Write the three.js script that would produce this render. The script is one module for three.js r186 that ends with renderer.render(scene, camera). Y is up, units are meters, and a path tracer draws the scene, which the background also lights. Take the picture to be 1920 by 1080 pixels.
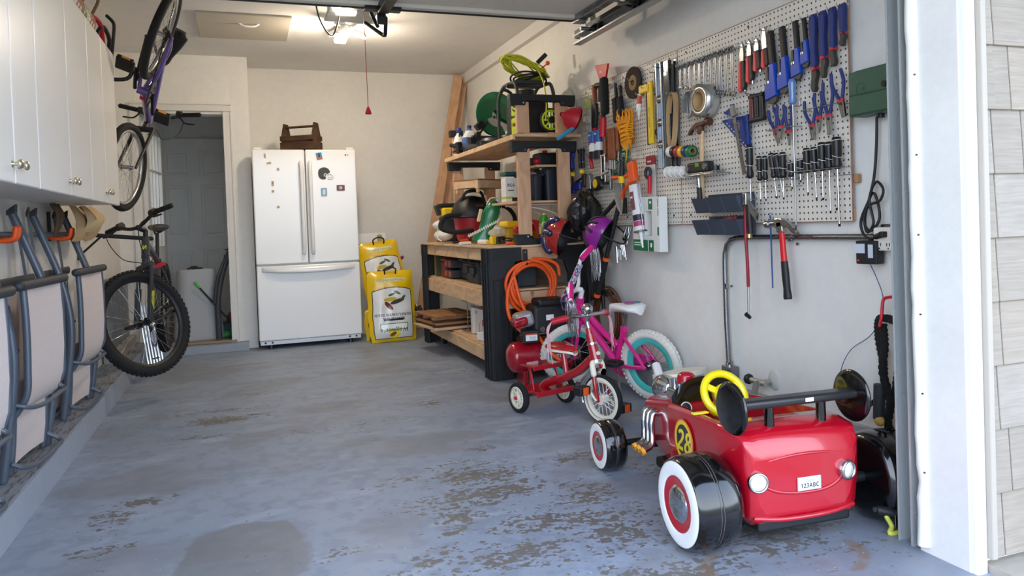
import * as THREE from 'three';
import { mergeGeometries } from 'three/addons/utils/BufferGeometryUtils.js';
import { RoundedBoxGeometry } from 'three/addons/geometries/RoundedBoxGeometry.js';
import { RectAreaLightUniformsLib } from 'three/addons/lights/RectAreaLightUniformsLib.js';

const scene = new THREE.Scene();
const renderer = new THREE.WebGLRenderer({ antialias: true });
renderer.toneMapping = THREE.LinearToneMapping;
renderer.toneMappingExposure = 1.13;
renderer.shadowMap.enabled = true;
RectAreaLightUniformsLib.init();

// ---- camera: a phone held on the drive in front of the open garage door (principal point above the middle of the cropped frame)
const camera = new THREE.PerspectiveCamera(2 * Math.atan(540 / 1396.2) * 180 / Math.PI, 1920 / 1080, 0.05, 200);
camera.position.set(0, 1.049, 0);
camera.rotation.set(-0.019046, -0.345764, -0.035696, 'YXZ');
camera.setViewOffset(1920, 1080, 0, 95.4, 1920, 1080);
scene.add(camera);

// ---- sky: bright hazy daylight, slightly blue overhead
{
  const W = 64, H = 32, d = new Float32Array(W * H * 4);
  for (let j = 0; j < H; j++) for (let i = 0; i < W; i++) {
    const el = ((j + 0.5) / H - 0.5) * Math.PI, t = Math.max(0, Math.sin(el)), k = (j * W + i) * 4;
    const up = el > 0;
    d[k] = up ? 0.96 - 0.62 * t : 0.30; d[k + 1] = up ? 1.08 - 0.58 * t : 0.31; d[k + 2] = up ? 1.24 - 0.42 * t : 0.33; d[k + 3] = 1;
  }
  const t = new THREE.DataTexture(d, W, H, THREE.RGBAFormat, THREE.FloatType);
  t.mapping = THREE.EquirectangularReflectionMapping; t.magFilter = t.minFilter = THREE.LinearFilter; t.needsUpdate = true;
  scene.background = t; scene.environment = t;
  scene.backgroundIntensity = scene.environmentIntensity = 4.7;
}
// ---- sun: behind the house, so that the front of the garage lies in its shade and the street beyond is sunlit
const sun = new THREE.DirectionalLight(new THREE.Color(1.0, 0.95, 0.87), 5);
sun.position.set(-6, 14, -9); sun.target.position.set(0, 0, 4);
sun.castShadow = true; sun.shadow.mapSize.set(2048, 2048);
Object.assign(sun.shadow.camera, { left: -14, right: 14, top: 14, bottom: -14, near: 1, far: 50 });
scene.add(sun, sun.target);

// ---------------------------------------------------------------- helpers
const PI = Math.PI, V = (x, y, z) => new THREE.Vector3(x, y, z);
let seedN = 12345;
const rnd = () => { seedN = (seedN * 1664525 + 1013904223) >>> 0; return seedN / 4294967296; };
const rr = (a, b) => a + (b - a) * rnd();
const used = {};
function numbered(name) { const n = used[name] = (used[name] ?? -1) + 1; return n ? name + '_' + String(n).padStart(3, '0') : name; }
const C3 = (r, g, b) => new THREE.Color().setRGB(r, g, b);
const S = (hex) => new THREE.Color(hex);
function mat(color, rough = 0.6, metal = 0, extra = {}) { return new THREE.MeshPhysicalMaterial({ color: color.isColor ? color : S(color), roughness: rough, metalness: metal, ...extra }); }
// geometry helpers: all give non-indexed geometry with position, normal and uv
const flat = (g) => { const n = g.index ? g.toNonIndexed() : g; for (const k of Object.keys(n.attributes)) if (!['position', 'normal', 'uv'].includes(k)) n.deleteAttribute(k); n.groups = []; return n; };
function put(g, p = [0, 0, 0], r = [0, 0, 0], s) {
  const m = new THREE.Matrix4().compose(V(...p), new THREE.Quaternion().setFromEuler(new THREE.Euler(...r)), s ? (typeof s === 'number' ? V(s, s, s) : V(...s)) : V(1, 1, 1));
  g.applyMatrix4(m); return g;
}
// a box with rounded edges, uv in metres with u along the longest side
function box(w, h, d, p, r, bev) {
  const b = bev ?? Math.min(0.004, w / 4, h / 4, d / 4);
  const g = flat(b > 0 ? new RoundedBoxGeometry(w, h, d, 1, b) : new THREE.BoxGeometry(w, h, d));
  const P = g.attributes.position, N = g.attributes.normal, U = g.attributes.uv, off = Math.abs(Math.sin(w * 91.7 + h * 37.1 + d * 11.3 + (p ? p[0] * 3.3 + p[1] * 5.1 + p[2] * 7.7 : 0))) * 3;
  for (let i = 0; i < P.count; i++) {
    const x = P.getX(i), y = P.getY(i), z = P.getZ(i), a = Math.abs(N.getX(i)), b2 = Math.abs(N.getY(i)), c = Math.abs(N.getZ(i));
    let u, v;
    if (a >= b2 && a >= c) [u, v] = d >= h ? [z, y] : [y, z]; else if (b2 >= c) [u, v] = w >= d ? [x, z] : [z, x]; else [u, v] = w >= h ? [x, y] : [y, x];
    U.setXY(i, u + off, v + off * 0.37);
  }
  return put(g, p, r);
}
const AX = { x: [0, 0, PI / 2], y: [0, 0, 0], z: [PI / 2, 0, 0] };
function cyl(r1, r2, h, p, ax = 'y', seg = 20, open = false) { return put(flat(new THREE.CylinderGeometry(r1, r2, h, seg, 1, open)), p, typeof ax === 'string' ? AX[ax] : ax); }
function rod(a, b, r1, r2 = r1, seg = 10) {                 // a straight bar from a to b
  const A = V(...a), B = V(...b), L = A.distanceTo(B), g = flat(new THREE.CylinderGeometry(r2, r1, L, seg));
  g.applyQuaternion(new THREE.Quaternion().setFromUnitVectors(V(0, 1, 0), B.clone().sub(A).normalize())); const m = A.add(B).multiplyScalar(0.5); g.translate(m.x, m.y, m.z); return g;
}
function bar(a, b, w, t, up = [0, 1, 0]) {                    // a rectangular bar from a to b
  const A = V(...a), B = V(...b), L = A.distanceTo(B), z = B.clone().sub(A).normalize(), x = V(...up).cross(z).normalize(), y = z.clone().cross(x);
  const g = box(w, t, L); g.applyMatrix4(new THREE.Matrix4().makeBasis(x, y, z)); const m = A.add(B).multiplyScalar(0.5); g.translate(m.x, m.y, m.z); return g;
}
function tube(pts, r, seg, rs = 8, closed = false, tension = 0.5) {
  const c = new THREE.CatmullRomCurve3(pts.map((p) => p.isVector3 ? p : V(...p)), closed, 'centripetal', tension);
  const g = flat(new THREE.TubeGeometry(c, seg ?? pts.length * 8, r, rs, closed));
  if (closed) return g;
  const caps = [0, 1].map((t) => { const q = c.getPoint(t); return put(flat(new THREE.SphereGeometry(r * 0.98, rs, 5)), [q.x, q.y, q.z]); });
  return mergeGeometries([g, ...caps]);
}
function pipe(pts, r, bend = 0.05, rs = 10) {                 // straight runs with rounded corners
  const P = pts.map((p) => V(...p)), out = [P[0]];
  for (let i = 1; i < P.length - 1; i++) {
    const a = P[i - 1].clone().sub(P[i]), b = P[i + 1].clone().sub(P[i]), k = Math.min(bend, a.length() / 2.1, b.length() / 2.1);
    const s = P[i].clone().add(a.setLength(k)), e = P[i].clone().add(b.setLength(k));
    for (let t = 0; t <= 4; t++) { const u = t / 4; out.push(s.clone().multiplyScalar((1 - u) * (1 - u)).add(P[i].clone().multiplyScalar(2 * u * (1 - u))).add(e.clone().multiplyScalar(u * u))); }
  }
  out.push(P[P.length - 1]);
  const path = new THREE.CurvePath(); for (let i = 1; i < out.length; i++) if (out[i].distanceTo(out[i - 1]) > 1e-5) path.add(new THREE.LineCurve3(out[i - 1], out[i]));
  return tube(out, r, out.length * 3, rs);
}
function lathe(prof, seg = 28, p, r) { return put(flat(new THREE.LatheGeometry(prof.map(([x, y]) => new THREE.Vector2(x, y)), seg)), p, r); }
function shapeOf(pts, holes = []) {
  const s = Array.isArray(pts) ? new THREE.Shape(pts.map(([x, y]) => new THREE.Vector2(x, y))) : pts;
  for (const h of holes) s.holes.push(Array.isArray(h) ? new THREE.Path(h.map(([x, y]) => new THREE.Vector2(x, y))) : h); return s;
}
function ext(pts, depth, p, r, bev = 0.002, holes = [], cs = 10) {   // an outline with thickness, centred on z = 0, uv in metres
  const g = flat(new THREE.ExtrudeGeometry(shapeOf(pts, holes), { depth: Math.max(1e-4, depth - 2 * bev), bevelEnabled: bev > 0, bevelSize: bev, bevelThickness: bev, bevelOffset: -bev, bevelSegments: 2, curveSegments: cs }));
  g.translate(0, 0, -depth / 2 + bev); return put(g, p, r);
}
const circ = (x, y, r, n = 16, r2 = r) => Array.from({ length: n }, (_, i) => [x + r * Math.cos(i / n * 2 * PI), y + r2 * Math.sin(i / n * 2 * PI)]);
function smooth(pts, n = 6, closed = true) {                    // a rounded outline through the given points
  const c = new THREE.CatmullRomCurve3(pts.map(([x, y]) => V(x, y, 0)), closed, 'centripetal'); return c.getPoints(pts.length * n).slice(0, closed ? -1 : undefined).map((q) => [q.x, q.y]);
}
function ball(r, p, s, seg = 20) { return put(flat(new THREE.SphereGeometry(r, seg, Math.ceil(seg * 0.7))), p, [0, 0, 0], s); }
function torus(R, r, p, rot, seg = 36, rs = 10, arc = 2 * PI) { return put(flat(new THREE.TorusGeometry(R, r, rs, seg, arc)), p, rot); }
// loft: rings of points (same count) skinned into a closed body
function loft(rings, closedRing = true, caps = true) {
  const n = rings[0].length, pos = [], uv = [], idx = [], m = closedRing ? n : n - 1;
  rings.forEach((r, j) => r.forEach((p, i) => { pos.push(...p); uv.push(i / n, j / (rings.length - 1)); }));
  for (let j = 0; j < rings.length - 1; j++) for (let i = 0; i < m; i++) { const a = j * n + i, b = j * n + (i + 1) % n, c = a + n, d = b + n; idx.push(a, b, d, a, d, c); }
  if (caps) for (const [j, f] of [[0, 1], [rings.length - 1, 0]]) {
    const r = rings[j], c = [0, 1, 2].map((k) => r.reduce((s, p) => s + p[k], 0) / n), o = pos.length / 3; pos.push(...c); uv.push(0.5, j ? 1 : 0);
    const base = pos.length / 3; r.forEach((p) => { pos.push(...p); uv.push(0.5, 0.5); });
    for (let i = 0; i < n; i++) { const a = base + i, b = base + (i + 1) % n; f ? idx.push(o, b, a) : idx.push(o, a, b); }
  }
  const g = new THREE.BufferGeometry(); g.setAttribute('position', new THREE.Float32BufferAttribute(pos, 3)); g.setAttribute('uv', new THREE.Float32BufferAttribute(uv, 2)); g.setIndex(idx); g.computeVertexNormals(); return flat(g);
}
const ringXZ = (cx, y, cz, rx, rz, n = 20, pw = 2) => Array.from({ length: n }, (_, i) => { const a = i / n * 2 * PI, c = Math.cos(a), s = Math.sin(a); return [cx + rx * Math.sign(c) * Math.abs(c) ** (2 / pw), y, cz - rz * Math.sign(s) * Math.abs(s) ** (2 / pw)]; });
// planar uv over a geometry's bounding box (axes u, v), for prints
function uvFit(g, u = 0, v = 1, flipU = false) {
  g.computeBoundingBox(); const b = g.boundingBox, a = g.attributes.position.array, mn = b.min.toArray(), mx = b.max.toArray(), U = g.attributes.uv;
  for (let i = 0; i < U.count; i++) { const s = (a[i * 3 + u] - mn[u]) / (mx[u] - mn[u]); U.setXY(i, flipU ? 1 - s : s, (a[i * 3 + v] - mn[v]) / (mx[v] - mn[v])); } return g;
}
function obj(name, geos, m, parent) {
  const list = [].concat(geos), g = list.length > 1 ? mergeGeometries(list) : list[0], o = new THREE.Mesh(g, m);
  o.name = parent ? name : numbered(name); o.castShadow = o.receiveShadow = true; (parent ?? scene).add(o); return o;
}
function tag(o, label, category, group, kind) { Object.assign(o.userData, { label, category }); if (group) o.userData.group = group; if (kind) o.userData.kind = kind; return o; }
function thing(name, label, category, p = [0, 0, 0], rot = [0, 0, 0], group) {
  const o = new THREE.Group(); o.name = numbered(name); scene.add(o); o.position.set(...p); o.rotation.set(rot[0], rot[1], rot[2], 'YXZ'); return tag(o, label, category, group);
}
function dup(root, label, p, rot, group) {
  const r = root.clone(); r.name = numbered(root.name.replace(/_\d{3}$/, '')); scene.add(r); r.userData = { ...root.userData, label }; if (group) r.userData.group = group;
  if (p) r.position.set(...p); if (rot) r.rotation.set(rot[0], rot[1], rot[2], 'YXZ'); return r;
}
function struct(name, geos, m, label, parent) { const o = obj(name, geos, m, parent); if (!parent) { o.userData.kind = 'structure'; if (label) { o.userData.label = label; } } return o; }

// ---------------------------------------------------------------- textures
function hash(x, y, s = 0) { let h = Math.imul(x | 0, 374761393) + Math.imul(y | 0, 668265263) + Math.imul(s | 0, 1442695041) | 0; h = Math.imul(h ^ (h >>> 13), 1274126177); return ((h ^ (h >>> 16)) >>> 0) / 4294967296; }
function vnoise(x, y, per = 0, s = 0) {
  const xi = Math.floor(x), yi = Math.floor(y), fx = x - xi, fy = y - yi, w = (a) => per ? ((a % per) + per) % per : a, u = fx * fx * (3 - 2 * fx), v = fy * fy * (3 - 2 * fy);
  const a = hash(w(xi), w(yi), s), b = hash(w(xi + 1), w(yi), s), c = hash(w(xi), w(yi + 1), s), d = hash(w(xi + 1), w(yi + 1), s);
  return a + (b - a) * u + (c - a) * v + (a - b - c + d) * u * v;
}
function fbm(x, y, oct = 4, per = 0, s = 0) { let f = 0, a = 0.5, n = 0; for (let i = 0; i < oct; i++) { f += a * vnoise(x, y, per, s + i); n += a; x *= 2; y *= 2; per *= 2; a *= 0.5; } return f / n; }
function tex(W, H, fn, srgb = true, rep) {
  const d = new Uint8Array(W * H * 4);
  for (let j = 0; j < H; j++) for (let i = 0; i < W; i++) { const c = fn(i / W, j / H, i, j), k = (j * W + i) * 4; d[k] = c[0]; d[k + 1] = c[1]; d[k + 2] = c[2]; d[k + 3] = c[3] ?? 255; }
  const t = new THREE.DataTexture(d, W, H); t.wrapS = t.wrapT = THREE.RepeatWrapping; t.magFilter = THREE.LinearFilter; t.minFilter = THREE.LinearMipmapLinearFilter; t.generateMipmaps = true;
  if (srgb) t.colorSpace = THREE.SRGBColorSpace; if (rep) t.repeat.set(...rep); t.needsUpdate = true; return t;
}
function canvasTex(w, h, draw) {
  const c = document.createElement('canvas'); c.width = w; c.height = h; const x = c.getContext('2d'); draw(x, w, h);
  const t = new THREE.CanvasTexture(c); t.colorSpace = THREE.SRGBColorSpace; return t;
}
const gray = (v) => [v, v, v];
const mixc = (a, b, t) => [a[0] + (b[0] - a[0]) * t, a[1] + (b[1] - a[1]) * t, a[2] + (b[2] - a[2]) * t];
const sst = (a, b, x) => { const t = Math.min(1, Math.max(0, (x - a) / (b - a))); return t * t * (3 - 2 * t); };
const woodTex = (light, dark, s) => tex(1024, 256, (u, v) => {
  const w = fbm(u * 4, v * 6, 3, 0, s) * 1.6, g = 0.5 + 0.5 * Math.sin((v * 16 + w * 3 + fbm(u * 2, v * 3, 2, 0, s + 9) * 5) * PI), f = fbm(u * 14, v * 150, 3, 0, s + 20);
  const kn = [[0.2, 0.3], [0.66, 0.72], [0.9, 0.15]].reduce((m, [a, b]) => Math.max(m, 1 - Math.hypot((u - a) * 60, (v - b) * 22)), 0);
  return mixc(mixc(light, dark, Math.min(1, g * 0.38 + f * 0.5)), [dark[0] * 0.55, dark[1] * 0.5, dark[2] * 0.45], Math.max(0, kn) ** 0.7 * 0.8);
});
const TX = {
  pine: woodTex([228, 198, 160], [190, 150, 112], 1), pineRed: woodTex([224, 182, 146], [190, 144, 110], 5), dark: woodTex([96, 62, 38], [44, 27, 16], 11), cedar: woodTex([168, 122, 78], [120, 80, 48], 15),
  wall: tex(512, 512, (u, v) => { const n = fbm(u * 5, v * 5, 5, 5, 3), f = fbm(u * 60, v * 60, 2, 60, 8), k = 236 + (n - 0.5) * 14 + (f - 0.5) * 6; return [k, k - 1, k - 3]; }),
  bump: tex(512, 512, (u, v) => gray(110 + fbm(u * 40, v * 40, 4, 40, 21) * 90), false),
  metal: tex(256, 256, (u, v) => gray(150 + (fbm(u * 90, v * 5, 3, 0, 31) - 0.5) * 80), false),
  sling: tex(128, 128, (u, v, i, j) => { const a = (i % 4 < 2) !== (j % 4 < 2), k = 222 + (a ? 14 : -14) + (fbm(u * 9, v * 9, 2, 9, 4) - 0.5) * 14; return [k, k - 6, k - 8]; }),
};
const wrapT = (t, r) => { const c = t.clone(); c.repeat.set(...r); c.needsUpdate = true; return c; };
const M = {
  wall: mat('#f5f4f1', 0.78, 0, { map: wrapT(TX.wall, [0.5, 0.5]), bumpMap: TX.bump, bumpScale: 0.001 }),
  ceil: mat('#f5f4f1', 0.9, 0, { map: wrapT(TX.wall, [0.5, 0.5]), bumpMap: TX.bump, bumpScale: 0.0015 }),
  white: mat('#efefee', 0.35), whiteTrim: mat('#ecebe8', 0.5, 0, { map: wrapT(TX.wall, [1.2, 1.2]) }), cabinet: mat('#f0eeea', 0.3),
  pine: mat('#ffffff', 0.7, 0, { map: TX.pine }), pineRed: mat('#ffffff', 0.7, 0, { map: TX.pineRed }), darkWood: mat('#ffffff', 0.75, 0, { map: TX.dark }), cedar: mat('#ffffff', 0.7, 0, { map: TX.cedar }),
  black: mat('#16171a', 0.5), blackGloss: mat('#08080a', 0.12, 0, { clearcoat: 0.6, clearcoatRoughness: 0.08 }), resin: mat('#17191d', 0.55), rubber: mat('#131416', 0.85), charcoal: mat('#33363b', 0.55),
  steel: mat('#a9abad', 0.32, 1, { roughnessMap: TX.metal }), galv: mat('#8d9196', 0.42, 1, { roughnessMap: TX.metal }), chrome: mat('#c6c8ca', 0.1, 1), darkSteel: mat('#3b3d40', 0.4, 0.9), alu: mat('#c9cbce', 0.28, 1),
  red: mat('#c4162a', 0.35), redGloss: mat('#c20f2b', 0.14, 0, { clearcoat: 0.8, clearcoatRoughness: 0.06 }), orange: mat('#ef5a1a', 0.45), yellow: mat('#f2c81a', 0.42), blue: mat('#1c4fb4', 0.4), navy: mat('#1b2c63', 0.5), green: mat('#0f6b45', 0.4),
  lime: mat('#b9d21c', 0.4), pink: mat('#e0218a', 0.22, 0, { clearcoat: 0.6 }), purple: mat('#6b4a9a', 0.3, 0, { clearcoat: 0.5 }), teal: mat('#4cc7c0', 0.35), cream: mat('#ece5d2', 0.45), gold: mat('#c9ad74', 0.28, 1), card: mat('#a9815a', 0.85),
  glassDark: mat('#1c5a3c', 0.12, 0, { transmission: 0.55, thickness: 0, clearcoat: 0.3 }), clear: mat('#f2f4f4', 0.08, 0, { transmission: 0.92, thickness: 0 }),
};
M.knob = mat('#d6cbb2', 0.25, 0.9);
const WR = 2.28, WL = -1.0, ZB = -7.62, ZD = -7.15, CE = 2.63;   // the room: faces of the side walls, back wall, door wall, ceiling
// ================================================================ THE ROOM
const patches = [   // bare, worn patches of the floor paint: x, z, half-length across, half-length along, strength
  [-0.14, -4.46, 0.28, 0.1, 1.15], [-0.1, -4.72, 0.3, 0.07, 0.8], [-0.28, -4.15, 0.22, 0.06, 0.85], [0.05, -5.1, 0.35, 0.1, 0.6], [0.85, -2.97, 0.2, 0.2, 1.1], [0.82, -2.75, 0.32, 0.12, 1.15], [0.62, -2.72, 0.14, 0.1, 1.0], [0.6, -3.05, 0.16, 0.06, 0.8], [0.7, -2.58, 0.1, 0.08, 1.0],
  [0.95, -2.4, 0.22, 0.14, 0.95], [0.8, -2.2, 0.28, 0.14, 1.0], [1.12, -2.25, 0.22, 0.2, 1.1], [0.5, -2.3, 0.2, 0.08, 0.85], [0.62, -2.45, 0.12, 0.05, 0.9], [1.6, -2.1, 0.4, 0.3, 1.15], [1.25, -2.6, 0.2, 0.2, 0.9], [1.0, -1.85, 0.4, 0.14, 1.1], [0.3, -2.45, 0.12, 0.05, 0.8],
  [-0.5, -3.1, 0.1, 0.14, 1.0], [-0.42, -3.25, 0.13, 0.06, 1.1], [-0.5, -2.8, 0.16, 0.06, 0.9], [1.55, -5.1, 0.25, 0.12, 0.6], [1.0, -4.3, 0.12, 0.1, 0.7], [0.4, -4.0, 0.4, 0.1, 0.55], [1.75, -2.45, 0.3, 0.4, 0.95], [1.3, -3.0, 0.2, 0.08, 0.8], [1.0, -3.3, 0.1, 0.06, 0.9],
];
const FX0 = -1.0, FX1 = 2.3, FZ0 = -7.7, FZ1 = -1.3;
const damp = (x, z) => { const e = fbm(x * 5, z * 5, 4, 0, 77) * 0.4; return sst(0.02, -0.06, Math.hypot((x + 0.04) / 0.22, (z + 2.52) / 0.33) - 1.0 + e * 1.6 - 0.3); };
const floorMap = tex(1400, 2048, (u, v) => {
  const x = FX0 + u * (FX1 - FX0), z = FZ1 + (FZ0 - FZ1) * v, n = fbm(x * 1.6, z * 1.6, 5, 0, 41), f = fbm(x * 22, z * 22, 3, 0, 44), q = fbm(x * 5 + 9, z * 11, 4, 0, 47), r = fbm(x * 30, z * 60, 3, 0, 52);
  let c = mixc([130, 141, 158], [154, 164, 180], n); c = mixc(c, [c[0] - 20, c[1] - 19, c[2] - 20], sst(0.45, 0.7, f) * 0.5);
  c = mixc(c, [172, 178, 190], sst(0.6, 0.78, q) * 0.5);                                     // scuffed lighter places
  c = mixc(c, [124, 124, 128], sst(0.52, 0.72, fbm(x * 2.2 + 31, z * 3.1, 4, 0, 61)) * 0.5);   // worn greyer film of tyre marks
  const dmp = damp(x, z); c = mixc(c, [112, 110, 108], dmp * 0.55);
  let m = 0; for (const [px, pz, a, b, s] of patches) { const d = Math.hypot((x - px) / a, (z - pz) / b); if (d < 1.7) m = Math.max(m, s * (1 - d / 1.7)); }
  const cut = 0.73 - m * 0.33, e = r * 0.42 + q * 0.25 + fbm(x * 90, z * 100, 2, 0, 57) * 0.33;
  const bare = sst(cut, cut + 0.05, e); c = mixc(c, mixc([92, 87, 82], [116, 110, 103], f), bare * 0.88);
  const rust = Math.max(sst(0.13, 0.03, Math.abs(Math.hypot((x - 1.5) / 0.26, (z + 1.83) / 0.16) - 1)) * sst(0.42, 0.6, f * 0.5 + q * 0.5), sst(0.62, 0.8, fbm(x * 9, z * 9, 3, 0, 91)) * sst(0.3, 0.05, Math.hypot(x - 1.45, z + 1.75)));
  c = mixc(c, [132, 98, 72], rust * 0.5);
  if (hash(Math.floor(x * 330), Math.floor(z * 330), 5) > 0.9993) c = [206, 208, 210];
  return c;
});
const floorRough = tex(512, 1024, (u, v) => { const x = FX0 + u * (FX1 - FX0), z = FZ1 + (FZ0 - FZ1) * v, q = fbm(x * 5 + 9, z * 11, 4, 0, 47), n = fbm(x * 1.6, z * 1.6, 4, 0, 41); return gray(86 + q * 90 + n * 40); }, false);
const MFloor = mat('#ffffff', 0.85, 0, { map: floorMap, roughnessMap: floorRough });
{ const g = flat(new THREE.BoxGeometry(FX1 - FX0, 0.12, FZ1 - FZ0)); g.translate((FX0 + FX1) / 2, -0.06, (FZ0 + FZ1) / 2);
  const P = g.attributes.position, U = g.attributes.uv; for (let i = 0; i < U.count; i++) U.setXY(i, (P.getX(i) - FX0) / (FX1 - FX0), (P.getZ(i) - FZ1) / (FZ0 - FZ1)); struct('floor', put(box(3.3, 0.12, 6.4, [0.65, -0.06, -4.5], undefined, 0)), MFloor).geometry = g; }
const slab = (x0, x1, y0, y1, z0, z1) => box(Math.abs(x1 - x0), Math.abs(y1 - y0), Math.abs(z1 - z0), [(x0 + x1) / 2, (y0 + y1) / 2, (z0 + z1) / 2], undefined, 0);
struct('wall_right', slab(WR, WR + 0.15, 0.2, 2.75, ZB - 0.2, -1.47), M.wall);
struct('wall_left', [slab(WL - 0.15, WL, 0.0, 2.75, -7.4, -1.47), slab(WL - 0.15, WL, 0, 1.2, -9.2, -7.4), slab(WL - 0.15, WL, 2.0, 2.75, -9.2, -7.4), slab(WL - 0.15, WL, 1.2, 2.0, -9.2, -7.7)], M.wall);
struct('wall_back', slab(0.09, WR + 0.15, 0, 2.75, ZB - 0.15, ZB), M.wall);
struct('ceiling', slab(WL - 0.15, WR + 0.15, CE, CE + 0.12, -9.2, -1.47), M.ceil);
struct('roof_shading_eave', [slab(-1.6, 6, CE + 0.13, CE + 0.4, -9.4, -0.35)], mat('#4b4a4a', 0.9));  // unseen roof, its front overhang lengthened to keep high sky off siding and jambs
// foundation kerbs along both side walls, painted with the floor paint
const MCurb = mat('#aab4c4', 0.6, 0, { map: wrapT(TX.wall, [0.8, 0.8]), bumpMap: TX.bump, bumpScale: 0.003 });
const ledgeMap = tex(256, 1024, (u, v) => { const n = fbm(u * 6, v * 30, 4, 0, 70), f = fbm(u * 20, v * 110, 3, 0, 72); return mixc(mixc([122, 130, 142], [150, 156, 166], n), [96, 88, 82], sst(0.58, 0.68, f) * 0.7); });
{ const k = struct('curb_left', slab(WL, -0.8, 0, 0.127, ZD, -1.47), MCurb);
  const l = slab(WL, -0.81, 0.127, 0.131, ZD, -1.47); uvFit(l, 0, 2); struct('ledge_top', l, mat('#ffffff', 0.7, 0, { map: ledgeMap }), undefined, k); }
struct('curb_right', slab(WR - 0.03, WR + 0.15, 0, 0.2, ZB, -1.47), mat('#b9bcc2', 0.8, 0, { map: wrapT(TX.wall, [0.8, 0.8]), bumpMap: TX.bump, bumpScale: 0.004 }));
struct('trim_1', slab(WR - 0.05, WR, CE - 0.1, CE, ZB, -3.9), M.whiteTrim);            // box beam along the ceiling
// dark brown strip on the left wall just above the kerb
struct('wall_foot_strip', box(0.012, 0.05, 1.1, [WL + 0.006, 0.158, -5.2], undefined, 0.002), mat('#4a3a34', 0.9));
// wall with the doorway into the house, set forward of the back wall
struct('wall_door', [slab(WL, -0.84, 0, CE, ZD - 0.12, ZD), slab(-0.07, 0.09, 0, CE, ZB, ZD), slab(-0.84, -0.07, 2.14, CE, ZD - 0.12, ZD), slab(-0.03, 0.09, 0, CE, -9.2, ZB)], M.wall);
{ const t = struct('trim_2', [box(0.07, 2.134, 0.02, [-0.095, 1.067, ZD + 0.01]), box(0.07, 2.134, 0.02, [-0.845, 1.067, ZD + 0.01]), box(0.82, 0.07, 0.022, [-0.47, 2.17, ZD + 0.011])], M.whiteTrim);
  struct('jamb', [box(0.03, 2.14, 0.14, [-0.115, 1.07, ZD - 0.07]), box(0.03, 2.14, 0.14, [-0.825, 1.07, ZD - 0.07]), box(0.7, 0.03, 0.14, [-0.47, 2.125, ZD - 0.07])], M.whiteTrim, undefined, t);
  struct('casing_bead', [box(0.014, 2.13, 0.01, [-0.126, 1.065, ZD + 0.023]), box(0.014, 2.13, 0.01, [-0.066, 1.065, ZD + 0.023]), box(0.82, 0.014, 0.01, [-0.47, 2.197, ZD + 0.026])], M.whiteTrim, undefined, t); }
struct('door_step', [box(0.86, 0.07, 0.16, [-0.42, 0.035, ZD + 0.05])], mat('#8f97a1', 0.55));
struct('door_threshold', [box(0.76, 0.02, 0.16, [-0.47, 0.082, ZD - 0.05])], mat('#8a7a66', 0.5, 0.3));
// the small hall behind the doorway
struct('hall_floor', slab(WL, 0, 0.0, 0.07, -9.05, ZD - 0.1), mat('#6a625c', 0.8));
struct('hall_wall', [slab(WL - 0.1, 0.1, 0, CE, -9.2, -8.95)], M.wall);
function panelDoor(name, w, h, p, rot, panels, knobX) {
  const g = new THREE.Group(); g.name = name; g.userData.kind = 'structure'; scene.add(g); g.position.set(...p); g.rotation.y = rot;
  const holes = panels.map(([x0, y0, x1, y1]) => [[x0, y0], [x1, y0], [x1, y1], [x0, y1]]);
  obj('door_slab', ext([[0, 0], [w, 0], [w, h], [0, h]], 0.035, [0, 0, 0], [0, 0, 0], 0.003, holes), M.whiteTrim, g);
  for (const [x0, y0, x1, y1] of panels) obj('panel', [box(x1 - x0 + 0.01, y1 - y0 + 0.01, 0.012, [(x0 + x1) / 2, (y0 + y1) / 2, 0], undefined, 0.001), box(x1 - x0 - 0.06, y1 - y0 - 0.06, 0.026, [(x0 + x1) / 2, (y0 + y1) / 2, 0], undefined, 0.01)], M.whiteTrim, g);
  const k = obj('knob', [lathe([[0, 0.062], [0.02, 0.06], [0.027, 0.045], [0.022, 0.03], [0.011, 0.022], [0.011, 0.008], [0.03, 0.006], [0.032, 0]], 20, [knobX, 0.95, 0.017], [PI / 2, 0, 0])], M.gold, g); k.userData.label = 'brass knob'; return g;
}
// six-panel door at the end of the hall
panelDoor('door_1', 0.86, 2.03, [-0.9, 0.07, -8.9], 0, [[0.12, 1.62, 0.38, 1.9], [0.48, 1.62, 0.74, 1.9], [0.12, 0.95, 0.38, 1.52], [0.48, 0.95, 0.74, 1.52], [0.12, 0.2, 0.38, 0.8], [0.48, 0.2, 0.74, 0.8]], 0.06);
// glazed door standing open against the side of the hall
{ const g = new THREE.Group(); g.name = 'door_2'; g.userData.kind = 'structure'; scene.add(g); g.position.set(-0.8, 0.09, ZD - 0.16); g.rotation.y = PI / 2 - 0.1;
  obj('door_slab', ext([[0, 0], [0.72, 0], [0.72, 2.02], [0, 2.02]], 0.04, undefined, undefined, 0.003, [[[0.1, 0.86], [0.62, 0.86], [0.62, 1.9], [0.1, 1.9]]]), M.whiteTrim, g);
  for (let i = 1; i < 4; i++) obj('muntin', box(0.02, 1.04, 0.03, [0.1 + 0.13 * i, 1.38, 0]), M.whiteTrim, g);
  for (let j = 1; j < 3; j++) obj('muntin', box(0.52, 0.02, 0.03, [0.36, 0.86 + 0.347 * j, 0]), M.whiteTrim, g);
  for (let i = 0; i < 4; i++) for (let j = 0; j < 3; j++) obj('pane', box(0.11, 0.327, 0.004, [0.165 + 0.13 * i, 0.86 + 0.1735 + 0.347 * j, 0], undefined, 0), M.clear, g);
  for (const x of [0.12, 0.44]) obj('panel', box(0.2, 0.5, 0.05, [x + 0.08, 0.45, 0], undefined, 0.008), M.whiteTrim, g);
}
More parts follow.
